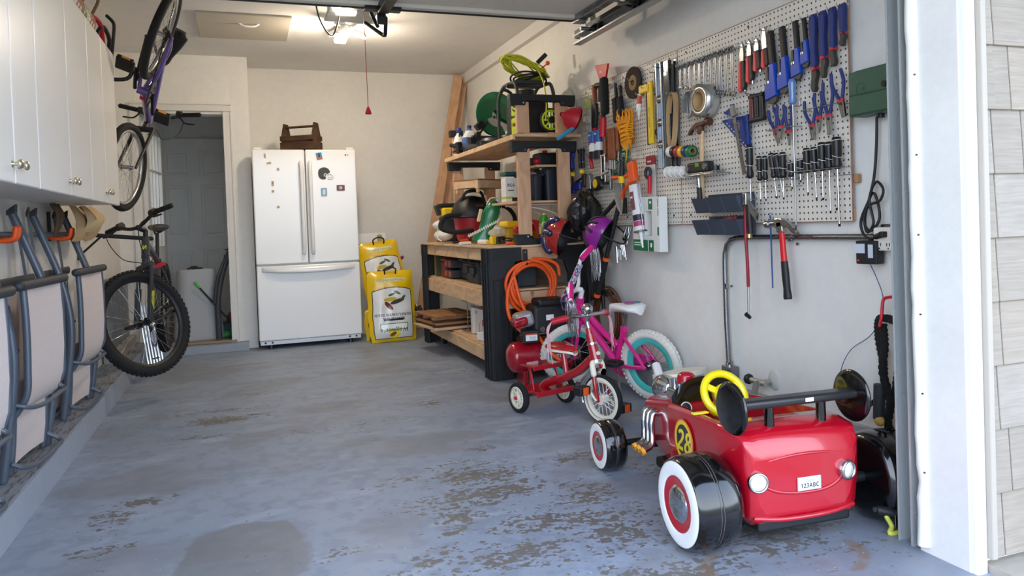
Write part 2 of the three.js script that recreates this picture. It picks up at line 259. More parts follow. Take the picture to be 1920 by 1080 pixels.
// attic hatch in the ceiling
{ const h = struct('ceiling_hatch', box(0.66, 0.014, 0.72, [0.07, CE - 0.007, -6.08], undefined, 0.002), mat('#cfc8b8', 0.75, 0, { map: wrapT(TX.wall, [0.7, 0.7]) }), 'beige attic hatch board let into the ceiling');
  struct('pull_grip', tube([[0.03, CE - 0.014, -5.95], [0.06, CE - 0.03, -5.95], [0.14, CE - 0.03, -5.95], [0.17, CE - 0.014, -5.95]], 0.008), M.white, undefined, h); }
// ---- front of the garage: jambs, header, siding
const MJamb = M.whiteTrim;
struct('wall_front', [slab(1.97, 2.43, 0, 2.75, -1.74, -1.56), slab(WL - 0.15, -0.74, 0, 2.75, -1.74, -1.56), slab(-0.74, 2.0, 2.24, 2.75, -1.74, -1.56), slab(2.43, 6, -0.1, 2.9, -1.74, -1.56), slab(-1.6, -1.15, -0.1, 2.9, -1.74, -1.56)], M.wall);
{ const j = struct('trim_3', [box(0.05, 2.3, 0.17, [1.945, 1.13, -1.64], undefined, 0.004), box(0.05, 2.3, 0.17, [-0.715, 1.13, -1.64], undefined, 0.004), box(2.74, 0.06, 0.17, [0.63, 2.25, -1.64])], MJamb);
  struct('brick_mould', [box(0.042, 2.33, 0.03, [1.944, 1.14, -1.55], undefined, 0.006)], M.white, undefined, j); struct('brick_mould', [box(0.042, 2.33, 0.03, [-0.714, 1.14, -1.55], undefined, 0.006)], M.white, undefined, j);
  // cracked vinyl weather strip nailed along the jamb
  const rows = []; for (let i = 0; i <= 46; i++) { const y = 0.02 + i * 0.049, a = i === 4 ? 0.012 : rr(-0.003, 0.003), b = rr(-0.002, 0.002); rows.push([[1.921, y, -1.725], [1.908 + a, y + b, -1.722], [1.9 + a * 0.6, y, -1.706], [1.908 + b, y, -1.692], [1.921, y, -1.688]]); }
  struct('weather_strip', loft(rows, false, false), mat('#e6e8e4', 0.5, 0, { side: THREE.DoubleSide, bumpMap: TX.bump, bumpScale: 0.002 }), undefined, j);
  for (let i = 0; i < 8; i++) struct('nail', cyl(0.003, 0.003, 0.004, [1.907, 0.25 + i * 0.24, -1.69], 'x', 8), M.galv, undefined, j);
}
const sidingT = tex(256, 256, (u, v) => { const g = fbm(u * 60, v * 3, 3, 0, 81), n = fbm(u * 3, v * 3, 3, 3, 83); const k = (g - 0.5) * 26 + (n - 0.5) * 12; return [152 + k, 143 + k, 132 + k]; });
{ const corner = struct('trim_4', [box(0.022, 2.8, 0.05, [1.976, 1.44, -1.545])], mat('#aaa195', 0.6), 'beige vinyl corner strip beside the siding');
  const sid = new THREE.Group(); sid.name = 'siding'; sid.userData.kind = 'structure'; scene.add(sid);
  const msid = [0, 1, 2].map((i) => mat(['#ffffff', '#f4f2ef', '#fbf7f2'][i], 0.75, 0, { map: wrapT(sidingT, [4, 4]) }));
  for (let j = 0; j < 15; j++) { let x = 1.986; let first = true; const y0 = 0.041 + j * 0.1832; while (x < 3.2) { const w = first ? [0.02, 0.055, 0.012, 0.03, 0.02, 0.02, 0.012, 0.085][j % 8] + 0.02 : [0.16, 0.12, 0.19, 0.14][Math.floor(hash(j, Math.round(x * 50), 2) * 4)]; first = false;
    obj('shingle', box(w - 0.003, 0.195, 0.014, [x + w / 2, y0 + 0.097, -1.54], [-0.05, 0, 0], 0.003), msid[Math.floor(hash(j, Math.round(x * 99), 7) * 3)], sid); x += w; } }
}
// the drive in front of the garage, and the street beyond it
struct('driveway', slab(-9, 9, -0.14, -0.02, -1.3, 12), mat('#b5aca0', 0.9, 0, { map: wrapT(TX.wall, [0.3, 0.3]), bumpMap: TX.bump, bumpScale: 0.004 }));
struct('apron', slab(1.97, 9, -0.12, 0.02, -1.56, -1.0), mat('#b3aa9c', 0.9, 0, { map: wrapT(TX.wall, [0.8, 0.8]), bumpMap: TX.bump, bumpScale: 0.006 }));
struct('lawn', slab(-40, 40, -0.2, -0.1, 12, 45), mat('#6f7d45', 0.95));
// ================================================================ OVERHEAD: door, track, opener, lamp
{ const g = new THREE.Group(); g.name = 'door_3'; g.userData = { kind: 'structure', label: 'raised sectional garage door overhead' }; scene.add(g);
  const md = mat('#e2ddd0', 0.5), y = 2.27;
  for (let i = 0; i < 4; i++) { const z0 = -4.1 + i * 0.53;
    obj('door_section', [box(2.6, 0.035, 0.522, [0.66, y + 0.02, z0 + 0.262]), box(2.6, 0.03, 0.05, [0.66, y - 0.002, z0 + 0.025]), box(2.6, 0.03, 0.05, [0.66, y - 0.002, z0 + 0.497])], md, g);
    for (let k = 0; k < 4; k++) obj('embossed_panel', [box(0.5, 0.012, 0.32, [-0.31 + k * 0.645, y, z0 + 0.262], undefined, 0.005)], md, g);
    obj('end_stile', box(0.05, 0.05, 0.522, [1.93, y - 0.012, z0 + 0.262]), M.galv, g); }
  obj('top_edge_seal', box(2.6, 0.05, 0.012, [0.66, y, -4.104]), M.darkSteel, g);
  obj('hinge', [box(0.06, 0.006, 0.1, [1.93, y - 0.04, -4.03]), box(0.004, 0.09, 0.07, [1.965, y - 0.045, -4.06]), cyl(0.012, 0.012, 0.1, [1.99, y - 0.075, -4.05], 'x')], M.galv, g);
  obj('roller', cyl(0.023, 0.023, 0.02, [2.03, y - 0.075, -4.05], 'x'), M.black, g);
  obj('hinge', [box(0.06, 0.006, 0.1, [1.93, y - 0.04, -3.57]), cyl(0.012, 0.012, 0.1, [1.99, y - 0.065, -3.57], 'x')], M.galv, g);
  obj('roller', cyl(0.023, 0.023, 0.02, [2.03, y - 0.065, -3.57], 'x'), M.black, g);
  obj('top_bracket', [box(0.05, 0.14, 0.004, [0.765, y - 0.03, -4.12]), box(0.2, 0.02, 0.06, [0.765, y - 0.028, -4.08]), box(0.06, 0.05, 0.3, [0.765, y - 0.03, -3.92])], M.darkSteel, g);
  obj('door_arm', [pipe([[0.79, y - 0.06, -4.13], [0.8, y - 0.14, -4.22], [0.72, y - 0.02, -4.4]], 0.011, 0.02), box(0.02, 0.1, 0.03, [0.76, y - 0.02, -4.32], [0.7, 0, 0.5])], M.darkSteel, g);
}
const trackProf = [[-0.028, -0.028], [0.028, -0.028], [0.028, -0.02], [0.024, -0.024], [-0.024, -0.024], [-0.024, 0.024], [0.024, 0.024], [0.028, 0.02], [0.028, 0.028], [-0.028, 0.028]];
const MTrack = mat('#a4a8a8', 0.45, 0.25, { roughnessMap: TX.metal });
{ const t = thing('door_track', 'galvanised steel garage door track running up the wall and back under the ceiling', 'track');
  // upright leg: a channel with an angle fixing it to the frame
  const up = ext(trackProf.map(([x, z]) => [x, z]), 2.1, undefined, undefined, 0); up.rotateX(PI / 2); up.rotateY(PI); up.translate(1.945, 1.05, -1.775); obj('upright_track', up, MTrack, t);
  obj('mounting_angle', [box(0.055, 2.1, 0.004, [1.98, 1.05, -1.748]), box(0.004, 2.1, 0.06, [2.005, 1.05, -1.775])], MTrack, t);
  const hz = ext(trackProf, 2.2, undefined, undefined, 0); hz.rotateY(PI); hz.translate(2.03, 2.185, -3.2); obj('level_track', hz, M.galv, t);
  obj('hanger_angle', [box(0.04, 0.05, 2.2, [2.06, 2.235, -3.25], undefined, 0.001)], M.darkSteel, t);
  for (const z of [-4.15, -3.2]) obj('hanger_strap', box(0.035, 0.4, 0.004, [2.075, 2.43, z]), MTrack, t);
  for (let i = 0; i < 6; i++) obj('bolt', cyl(0.009, 0.009, 0.012, [1.97, 0.3 + i * 0.36, -1.741], 'z', 6), M.darkSteel, t);
}
{ const t = thing('door_track', 'galvanised steel garage door track above the hanging purple bicycle', 'track');
  const hz = ext(trackProf, 2.2, undefined, undefined, 0); hz.translate(-0.7, 2.33, -3.3); obj('level_track', hz, M.galv, t);
  obj('end_bracket', [box(0.09, 0.012, 0.1, [-0.66, 2.37, -4.36], [0, 0.3, 0]), box(0.02, 0.09, 0.03, [-0.69, 2.36, -4.42], [0.5, 0, 0])], M.galv, t);
  obj('hanger_strap', box(0.03, 0.3, 0.004, [-0.72, 2.49, -4.2]), M.galv, t); }
{ const t = thing('garage_door_opener', 'grey metal garage door opener hung under the ceiling with black cables', 'door opener', [0.66, 2.36, -4.6]);
  obj('housing', [box(0.26, 0.09, 0.34, [0.02, 0.06, -0.05], undefined, 0.012), box(0.3, 0.02, 0.36, [0.02, 0.012, -0.05], undefined, 0.006)], M.galv, t);
  obj('rail', box(0.035, 0.03, 2.8, [0.1, 0.04, 1.5]), M.galv, t);
  const lens = obj('light_lens', box(0.12, 0.012, 0.07, [-0.02, -0.004, 0.0]), mat('#fff6e2', 0.3, 0, { emissive: S('#fff1d8'), emissiveIntensity: 2 }), t); lens.userData.label = 'glowing lamp cover';
  for (const x of [-0.08, 0.12]) obj('ceiling_strap', box(0.03, 0.19, 0.004, [x, 0.18, -0.1]), M.galv, t);
  obj('power_cable', tube([[-0.12, 0.1, 0.02], [-0.17, 0.27, 0.02], [-0.2, 0.1, 0], [-0.17, -0.06, -0.02], [-0.11, -0.14, -0.02], [-0.07, -0.06, -0.03], [-0.05, 0.05, -0.04], [-0.05, 0.1, -0.04]], 0.005, 60), M.black, t);
  const cord = obj('release_cord', [rod([0.08, 0.04, 0.03], [0.087, -0.6, 0.02], 0.0022, 0.0022, 6)], mat('#a5242f', 0.6), t);
  const hd = obj('release_handle', lathe([[0.001, 0.04], [0.007, 0.038], [0.009, 0.03], [0.018, 0.006], [0.019, -0.006], [0.001, -0.008]], 16, [0.087, -0.61, 0.02]), M.red, t); hd.userData.label = 'red bell-shaped pull handle';
  const l = new THREE.PointLight(S('#ffe9c8'), 0.7); l.position.set(-0.03, -0.05, -0.07); l.castShadow = true; l.shadow.radius = 3; t.add(l);
}
{ const t = thing('ceiling_lamp', 'bright lit ceiling lamp with folding white light panels', 'lamp', [0.80, CE, -5.82]);
  obj('base_plate', lathe([[0.001, -0.022], [0.075, -0.02], [0.085, -0.008], [0.085, 0]], 28), M.white, t);
  obj('socket', lathe([[0.001, -0.075], [0.03, -0.075], [0.034, -0.03], [0.04, -0.02], [0.001, -0.019]], 20), M.white, t);
  const me = mat('#fff7ea', 0.4, 0, { emissive: S('#fff0da'), emissiveIntensity: 8 });
  for (const [a, tilt] of [[0.3, 0.35], [2.4, 0.5], [4.5, 0.45]]) { const dx = Math.cos(a) * 0.085, dz = Math.sin(a) * 0.085;
    const p = obj('light_panel', box(0.13, 0.012, 0.09, [dx, -0.095, dz], [0, -a, -tilt], 0.005), me, t); p.userData.label = 'glowing white lamp panel';
    obj('panel_housing', box(0.135, 0.02, 0.1, [dx, -0.078, dz], [0, -a, -tilt], 0.006), M.white, t); }
  const l = new THREE.PointLight(S('#ffecd2'), 3.1); l.position.set(0, -0.16, 0); l.castShadow = true; l.shadow.radius = 3.5; t.add(l);
}
// ================================================================ BACK: fridge and what is around it
{ const X0 = 0.094, X1 = 0.999, zf = -6.93, cx = (X0 + X1) / 2, t = thing('refrigerator', 'white french-door refrigerator with bottom freezer drawer', 'refrigerator', [cx, 0, zf]);
  const mw = mat('#f1f2f2', 0.2, 0, { clearcoat: 0.7, clearcoatRoughness: 0.12 }), w = X1 - X0;
  obj('cabinet_body', box(w - 0.01, 1.7, 0.56, [0, 0.9, -0.36], undefined, 0.01), mw, t);
  const dW = w / 2 - 0.004;
  for (const s of [-1, 1]) { const d = obj('door', box(dW, 1.02, 0.075, [s * (w / 4 + 0.001), 1.265, -0.0375], undefined, 0.012), mw, t);
    obj('handle', [tube([[s * 0.04, 1.66, 0.0], [s * 0.04, 1.655, 0.03], [s * 0.038, 1.6, 0.046], [s * 0.038, 1.25, 0.052], [s * 0.038, 0.9, 0.046], [s * 0.04, 0.845, 0.03], [s * 0.04, 0.84, 0]], 0.016, 60, 10)], mw, d); 
    obj('hinge_cap', box(0.07, 0.02, 0.09, [s * (w / 2 - 0.05), 1.785, -0.06], undefined, 0.006), M.white, t); }
  const f = obj('freezer_drawer', box(w - 0.002, 0.665, 0.075, [0, 0.41, -0.0375], undefined, 0.012), mw, t);
  const hs = []; for (let i = 0; i <= 24; i++) { const u = i / 24 * 2 - 1, x = u * 0.41, bow = 0.055 * (1 - u ** 6), dr = 0.02 * (1 - u * u); hs.push([[x, 0.735 - dr * 0.2, 0], [x, 0.735 - dr * 0.2, bow], [x, 0.7 - dr, bow * 0.96], [x, 0.69 - dr, bow * 0.8], [x, 0.69 - dr, 0]]); }
  obj('handle', loft(hs, true, true), mat('#f1f2f2', 0.2, 0, { clearcoat: 0.6, side: THREE.DoubleSide }), f);
  obj('toe_grille', box(w - 0.02, 0.035, 0.05, [0, 0.055, -0.06]), mw, t);
  for (const x of [-0.35, 0.35]) { obj('leveling_foot', [cyl(0.02, 0.024, 0.04, [x, 0.02, -0.08]), cyl(0.01, 0.01, 0.06, [x, 0.04, -0.08])], M.darkSteel, t); obj('wheel', cyl(0.02, 0.02, 0.02, [x, 0.02, -0.55], 'x'), M.black, t); }
  for (const x of [-0.4, -0.34, 0.34, 0.4]) obj('screw_plug', cyl(0.009, 0.009, 0.006, [x, 0.058, -0.034], 'z', 12), M.darkSteel, t);
  obj('brand_badge', uvFit(box(0.05, 0.022, 0.003, [0.37, 1.725, 0.001], undefined, 0)), mat('#ffffff', 0.4, 0, { map: canvasTex(128, 56, (c) => { c.fillStyle = '#e9e9e7'; c.fillRect(0, 0, 128, 56); c.fillStyle = '#333'; c.beginPath(); c.arc(36, 28, 17, 0, 7); c.fill(); c.font = 'bold 34px sans-serif'; c.fillText('LG', 62, 40); }) }), t);
  // magnets on the doors
  const mag = (name, label, W, H, x, y, rot, paint, group) => { const o = obj(name, uvFit(box(W, H, 0.006, undefined, undefined, 0)), mat('#ffffff', 0.5, 0, { map: canvasTex(96, Math.round(96 * H / W), paint) })); o.position.set(cx + x, y, zf + 0.0035); o.rotation.z = rot; return tag(o, label, 'magnet', group); };
  mag('photo_magnet', 'square picture magnet with blue and orange print on refrigerator', 0.05, 0.062, 0.125, 1.715, 0.15, (c, w, h) => { c.fillStyle = '#2f86b8'; c.fillRect(0, 0, w, h); c.fillStyle = '#1c2b3a'; c.fillRect(w * 0.35, h * 0.1, w * 0.3, h * 0.6); c.fillStyle = '#b96b3c'; c.fillRect(0, h * 0.7, w, h * 0.3); });
  mag('card_magnet', 'pale blue card magnet on refrigerator door', 0.052, 0.072, 0.155, 1.39, 0, (c, w, h) => { c.fillStyle = '#8fb9d8'; c.fillRect(0, 0, w, h); c.fillStyle = '#dcebf4'; c.fillRect(w * 0.3, h * 0.2, w * 0.4, h * 0.6); c.strokeStyle = '#4c7ea2'; c.lineWidth = 8; c.strokeRect(0, 0, w, h); });
  mag('photo_magnet', 'small photo magnet with a dark border on refrigerator', 0.072, 0.052, 0.305, 1.425, 0, (c, w, h) => { c.fillStyle = '#6d5358'; c.fillRect(0, 0, w, h); c.fillStyle = '#d9b8b4'; c.beginPath(); c.arc(w / 2, h / 2, h * 0.3, 0, 7); c.fill(); });
  const hm = thing('helmet_magnet', 'black and grey football helmet magnet on refrigerator', 'magnet', [cx + 0.165, 1.555, zf + 0.003]);
  obj('helmet_shell', ext(smooth([[-0.055, 0], [-0.045, 0.04], [-0.005, 0.058], [0.035, 0.045], [0.05, 0.012], [0.03, 0], [0.01, -0.015], [0.01, -0.045], [-0.02, -0.05], [-0.045, -0.035]]), 0.006), mat('#3d403e', 0.5), hm);
  obj('face_guard', [torus(0.012, 0.004, [0.008, -0.012, 0.004]), tube([[0.02, -0.01, 0.004], [0.05, -0.005, 0.004], [0.075, -0.02, 0.004], [0.072, -0.045, 0.004], [0.03, -0.045, 0.004]], 0.004), tube([[0.03, -0.028, 0.004], [0.075, -0.03, 0.004]], 0.003)], M.white, hm);
  const lett = [[-0.34, 1.72, 0.1, 0.014, 0.04, 'pale upright strip'], [-0.31, 1.655, 1.75, 0.016, 0.04, 'tilted strip'], [-0.235, 1.6, 0, 0.022, 0.024, 'square'], [-0.285, 1.475, 0, 0.02, 0.042, 'dark-dotted upright strip'], [-0.285, 1.405, 0, 0.022, 0.022, 'greenish square'], [-0.245, 1.265, 0.4, 0.02, 0.02, 'lowest']];
  for (const [x, y, r, W, H, d] of lett) mag('word_magnet', 'tiny beige word magnet, ' + d + ', on refrigerator door beside the hinge side', W, H, x, y, r, (c, w, h) => { c.fillStyle = '#cbb694'; c.fillRect(0, 0, w, h); c.fillStyle = '#8b7355'; c.fillRect(w * 0.3, h * 0.3, w * 0.4, h * 0.35); }, 'word magnets on the refrigerator');
}
{ // wooden tote on the fridge
  const t = thing('wooden_tote', 'dark stained wooden tool tote with dowel handle on top of refrigerator', 'tool tote', [0.535, 1.777, -7.12], [0, -0.55, 0]);
  obj('base_board', box(0.3, 0.012, 0.17, [0, 0.012, 0]), M.darkWood, t);
  for (const z of [-0.088, 0.088]) for (const [y, h] of [[0.045, 0.07], [0.115, 0.045]]) obj('side_slat', box(0.33, h, 0.012, [0, y, z]), M.darkWood, t);
  for (const x of [-0.15, 0.15]) obj('end_board', ext([[-0.08, 0], [0.08, 0], [0.08, 0.13], [0.035, 0.25], [-0.035, 0.25], [-0.08, 0.13]], 0.016, [x, 0.006, 0], [0, PI / 2, 0]), M.darkWood, t);
  obj('dowel_handle', cyl(0.011, 0.011, 0.33, [0, 0.225, 0], 'x'), M.darkWood, t);
}
// bird-seed sacks leaning by the fridge
const bagTex = canvasTex(512, 896, (c, w, h) => {
  c.setTransform(1, 0, 0, -1, 0, h);
  c.fillStyle = '#e8bf12'; c.fillRect(0, 0, w, h); c.fillStyle = '#1d1d1b'; c.beginPath(); c.moveTo(40, 40); c.lineTo(472, 40); c.lineTo(472, 650); c.quadraticCurveTo(256, 720, 40, 640); c.fill();
  c.fillStyle = '#e6e6e4'; c.beginPath(); c.moveTo(48, 48); c.lineTo(464, 48); c.lineTo(464, 642); c.quadraticCurveTo(256, 710, 48, 632); c.fill();
  const up = (txt, y, f, col) => { c.save(); c.translate(256, y); c.scale(1, -1); c.rotate(PI); c.textAlign = 'center'; c.font = f; c.fillStyle = col; c.fillText(txt, 0, 0); c.restore(); };
  c.fillStyle = '#e6e6e4'; c.fillRect(52, 52, 408, 580); c.fillStyle = '#f1dc3f'; c.beginPath(); c.arc(256, 110, 66, 0, 7); c.fill(); c.fillStyle = '#8a4a2c'; c.beginPath(); c.ellipse(240, 95, 40, 22, 0.6, 0, 7); c.fill();
  c.fillStyle = '#f7f7f2'; c.fillRect(110, 150, 292, 76); c.strokeStyle = '#226b36'; c.lineWidth = 8; c.strokeRect(110, 150, 292, 76); up("Wagner's", 166, 'bold 66px serif', '#226b36');
  c.fillStyle = '#1d1d1b'; c.fillRect(150, 262, 212, 26); up('BLACK OIL', 302, 'bold 48px sans-serif', '#26323a'); up('SUNFLOWER SEED', 352, 'bold 46px sans-serif', '#26323a');
  c.fillStyle = '#7c2a1e'; c.beginPath(); c.ellipse(215, 450, 66, 24, -0.9, 0, 7); c.fill(); c.fillStyle = '#3b3a36'; c.beginPath(); c.ellipse(310, 500, 80, 26, 0.35, 0, 7); c.fill(); c.fillStyle = '#c9b43a'; c.beginPath(); c.ellipse(230, 530, 70, 26, 0.1, 0, 7); c.fill();
  c.fillStyle = '#4d5a33'; for (const [x, y, r] of [[250, 590, 0.4], [310, 610, -0.6], [370, 540, 0.9]]) { c.beginPath(); c.ellipse(x, y, 42, 15, r, 0, 7); c.fill(); }
  up('for wild birds', 690, 'italic 26px serif', '#3a3a20'); c.fillStyle = '#dcd8b8'; c.beginPath(); c.ellipse(256, 775, 170, 26, 0.05, 0, 7); c.fill(); up('Farmers Delight', 786, 'italic 40px serif', '#5e7a30');
});
const MBag = mat('#ffffff', 0.3, 0, { map: bagTex, clearcoat: 0.4, clearcoatRoughness: 0.2 }), MBagSide = mat('#e8bf12', 0.35);
function sack(label, p, rot, w = 0.42, h = 0.62, thick = 0.11, seed = 1) {
  const t = thing('seed_sack', label, 'sack', p, rot, undefined), rings = [], back = [];
  const n = 14, m = 22, P = (i, j, s) => { const u = i / n * 2 - 1, v = j / m, e = Math.max(0, (1 - Math.abs(u) ** 3)) * Math.min(1, Math.min(v, 1 - v) * 7) ** 0.6; const wr = (fbm(u * 4 + seed * 7, v * 9, 3, 0, seed) - 0.5) * 0.035 * e; return [u * w / 2 * (0.94 + 0.06 * Math.sin(v * PI)) + (fbm(v * 6, seed * 3 + u, 2, 0, 5) - 0.5) * 0.02, v * h, s * (thick / 2 * e) + wr * s]; };
  for (const [name, s, mm] of [['front_print', 1, MBag], ['back_panel', -1, MBagSide]]) { const pos = [], uv = [], idx = []; for (let j = 0; j <= m; j++) for (let i = 0; i <= n; i++) { pos.push(...P(i, j, s)); uv.push(i / n, j / m); } for (let j = 0; j < m; j++) for (let i = 0; i < n; i++) { const a = j * (n + 1) + i; s > 0 ? idx.push(a, a + 1, a + n + 2, a, a + n + 2, a + n + 1) : idx.push(a, a + n + 2, a + 1, a, a + n + 1, a + n + 2); }
    const g = new THREE.BufferGeometry(); g.setAttribute('position', new THREE.Float32BufferAttribute(pos, 3)); g.setAttribute('uv', new THREE.Float32BufferAttribute(uv, 2)); g.setIndex(idx); g.computeVertexNormals(); obj(name, flat(g), mm, t); }
  obj('carry_handle', tube([[-0.05, h - 0.03, 0.03], [-0.05, h + 0.01, 0.045], [0, h + 0.03, 0.05], [0.05, h + 0.01, 0.045], [0.05, h - 0.03, 0.03]], 0.007), M.black, t); return t;
}
sack('yellow and white seed sack in front, printed upside down, leaning on another sack', [1.255, 0.004, -6.77], [-0.13, 0.06, 0.0], 0.44, 0.65, 0.12, 1);
sack('yellow and white seed sack standing behind the front seed sack', [1.265, 0.31, -7.02], [-0.16, 0.05, 0.1], 0.4, 0.62, 0.12, 2);
{ const s = sack('yellow seed sack at the bottom, mostly hidden behind the front sack', [1.235, 0.004, -6.95], [-0.06, 0.05, 0.02], 0.42, 0.29, 0.1, 3); }
{ const t = thing('foam_board', 'white board standing against the back wall behind the seed sacks', 'board', [1.2, 0, -7.44], [-0.08, 0, 0]); obj('board_sheet', box(0.3, 1.0, 0.02, [0, 0.5, 0]), M.white, t); }
{ const t = thing('paper_roll', 'upright roll of brown paper behind the seed sacks', 'roll', [1.34, 0, -7.4], [-0.08, 0, 0.06]); obj('rolled_sheet', cyl(0.025, 0.025, 0.98, [0, 0.49, 0]), mat('#b9a877', 0.8), t); obj('roll_core', cyl(0.012, 0.012, 0.985, [0, 0.4925, 0]), M.card, t); }
{ const t = thing('kick_scooter', 'folded kick scooter with pink wheel and magenta grip leaning behind the sacks', 'scooter', [-0.03, 0, -0.14]);
  obj('steering_tube', rod([1.62, 0.1, -6.62], [1.4, 0.62, -6.95], 0.014), M.alu, t); obj('lower_tube', rod([1.62, 0.1, -6.62], [1.55, 0.3, -6.73], 0.02), M.black, t);
  obj('handle_tube', rod([1.4, 0.62, -6.95], [1.36, 0.72, -7.0], 0.012), M.black, t); obj('grip', rod([1.42, 0.72, -7.02], [1.47, 0.76, -6.98], 0.016), mat('#8a2f5e', 0.6), t);
  obj('front_wheel', [torus(0.04, 0.016, [1.63, 0.056, -6.6], [0, 0.7, 0]), cyl(0.04, 0.04, 0.016, [1.63, 0.056, -6.6], [PI / 2, 0, 0.0])], M.black, t); const w = obj('wheel_core', cyl(0.042, 0.042, 0.03, [1.63, 0.056, -6.6], [PI / 2, 0, -0.7]), mat('#e0379a', 0.4), t);
  obj('fork', [rod([1.62, 0.1, -6.62], [1.66, 0.056, -6.6], 0.01), rod([1.6, 0.11, -6.6], [1.61, 0.056, -6.57], 0.01)], M.black, t); obj('deck', box(0.1, 0.02, 0.5, [1.5, 0.35, -6.95], [1.1, 0.4, 0]), M.darkSteel, t);
}
// the loose timbers leaning in the corner
for (const [label, a, b, m] of [['long pine stud leaning into the corner, nearest the wall bench', [1.63, 0.02, -7.42], [2.17, 2.6, -7.5], M.pineRed], ['second pine stud leaning behind the first in the corner', [1.78, 0.02, -7.54], [2.24, 2.58, -7.57], M.pineRed]]) { const o = obj('pine_stud', bar(a, b, 0.09, 0.04, [0, 0, 1]), m); tag(o, label, 'timber'); }
// things in the hall behind the doorway
{ const t = thing('storage_bin', 'grey upturned plastic bin in the hall doorway behind the bicycle', 'bin', [-0.42, 0.09, -7.42], [0, 0.15, 0]);
  obj('bin_shell', loft([ringXZ(0, 0, 0, 0.21, 0.16, 28, 4), ringXZ(0, 0.02, 0, 0.215, 0.165, 28, 4), ringXZ(0, 0.62, 0, 0.165, 0.125, 28, 4), ringXZ(0, 0.64, 0, 0.155, 0.115, 28, 4)]), mat('#9a9da0', 0.5), t);
  obj('garden_glove', [ball(0.03, [-0.02, 0.655, 0.02], [1.3, 0.5, 0.8]), rod([0, 0.65, 0.02], [0.05, 0.645, 0.03], 0.008), rod([-0.03, 0.66, 0.02], [-0.08, 0.645, 0.04], 0.008)], M.black, t); }
{ const t = thing('string_trimmer', 'grey curved lawn chair leg or trimmer leaning across the hall doorway', 'trimmer');
  obj('curved_tube', tube([[-0.24, 0.09, -7.24], [-0.24, 0.45, -7.24], [-0.19, 0.7, -7.24], [-0.09, 0.98, -7.26], [-0.03, 1.2, -7.3]], 0.025, 40), M.charcoal, t); obj('second_tube', tube([[-0.27, 0.42, -7.22], [-0.24, 0.62, -7.22], [-0.2, 0.74, -7.22], [-0.15, 0.85, -7.24]], 0.014, 30), M.charcoal, t);
  obj('lug', box(0.03, 0.012, 0.012, [-0.15, 0.9, -7.24]), M.black, t); obj('lug', box(0.01, 0.03, 0.01, [-0.17, 0.84, -7.22]), M.black, t); t.userData.label = 'dark grey curved tube frame leaning in the hall doorway'; t.name = 'folded_frame'; }
{ const t = thing('green_broom', 'thin black broom handle with green end crossing the grey bin', 'broom'); obj('broom_handle', rod([-0.43, 0.62, -7.23], [-0.13, 0.22, -7.3], 0.008), M.black, t); obj('broom_end', rod([-0.43, 0.62, -7.23], [-0.39, 0.565, -7.235], 0.011), mat('#3fae3a', 0.5), t); }
{ const t = thing('cloth_bundle', 'dull red cloth bundle lying on the hall floor', 'cloth', [-0.1, 0.09, -7.75]); obj('folded_cloth', ball(0.1, [0, 0.1, 0], [0.9, 1.2, 0.8]), mat('#7c3d44', 0.9), t); obj('loose_fold', ball(0.05, [0.09, 0.2, 0], [1.2, 0.6, 0.8]), mat('#8a4a50', 0.9), t); }
for (const [n, l, f] of [['toy_ball', 'small green toy lying on the hall floor', (t) => obj('ball_skin', ball(0.05, [0, 0.04, 0], [1.3, 0.8, 1]), mat('#2f8b45', 0.5), t)], ['toy_ball', 'small orange toy ball on the hall floor by the door frame', (t) => obj('ball_skin', ball(0.045, [0, 0.045, 0]), mat('#c66a30', 0.5), t)], ['toy_hoop', 'curved yellow toy piece on the hall floor', (t) => obj('hoop', tube([[-0.05, 0.014, 0], [-0.02, 0.034, 0.01], [0.04, 0.014, 0.01]], 0.014), mat('#d0b83c', 0.5), t)], ['toy_bin', 'low teal bin standing on the hall floor', (t) => { obj('bin_wall', box(0.2, 0.11, 0.1, [0, 0.056, 0]), mat('#2d5357', 0.6), t); obj('bin_rim', box(0.21, 0.012, 0.11, [0, 0.115, 0]), mat('#2d5357', 0.6), t); }]]) f(thing(n, l, n === 'toy_bin' ? 'bin' : 'toy', { 'small green toy lying on the hall floor': [-0.19, 0.07, -7.4], 'curved yellow toy piece on the hall floor': [-0.3, 0.07, -7.33] }[l] ?? (n === 'toy_bin' ? [-0.11, 0.07, -7.56] : [-0.09, 0.07, -7.4])));
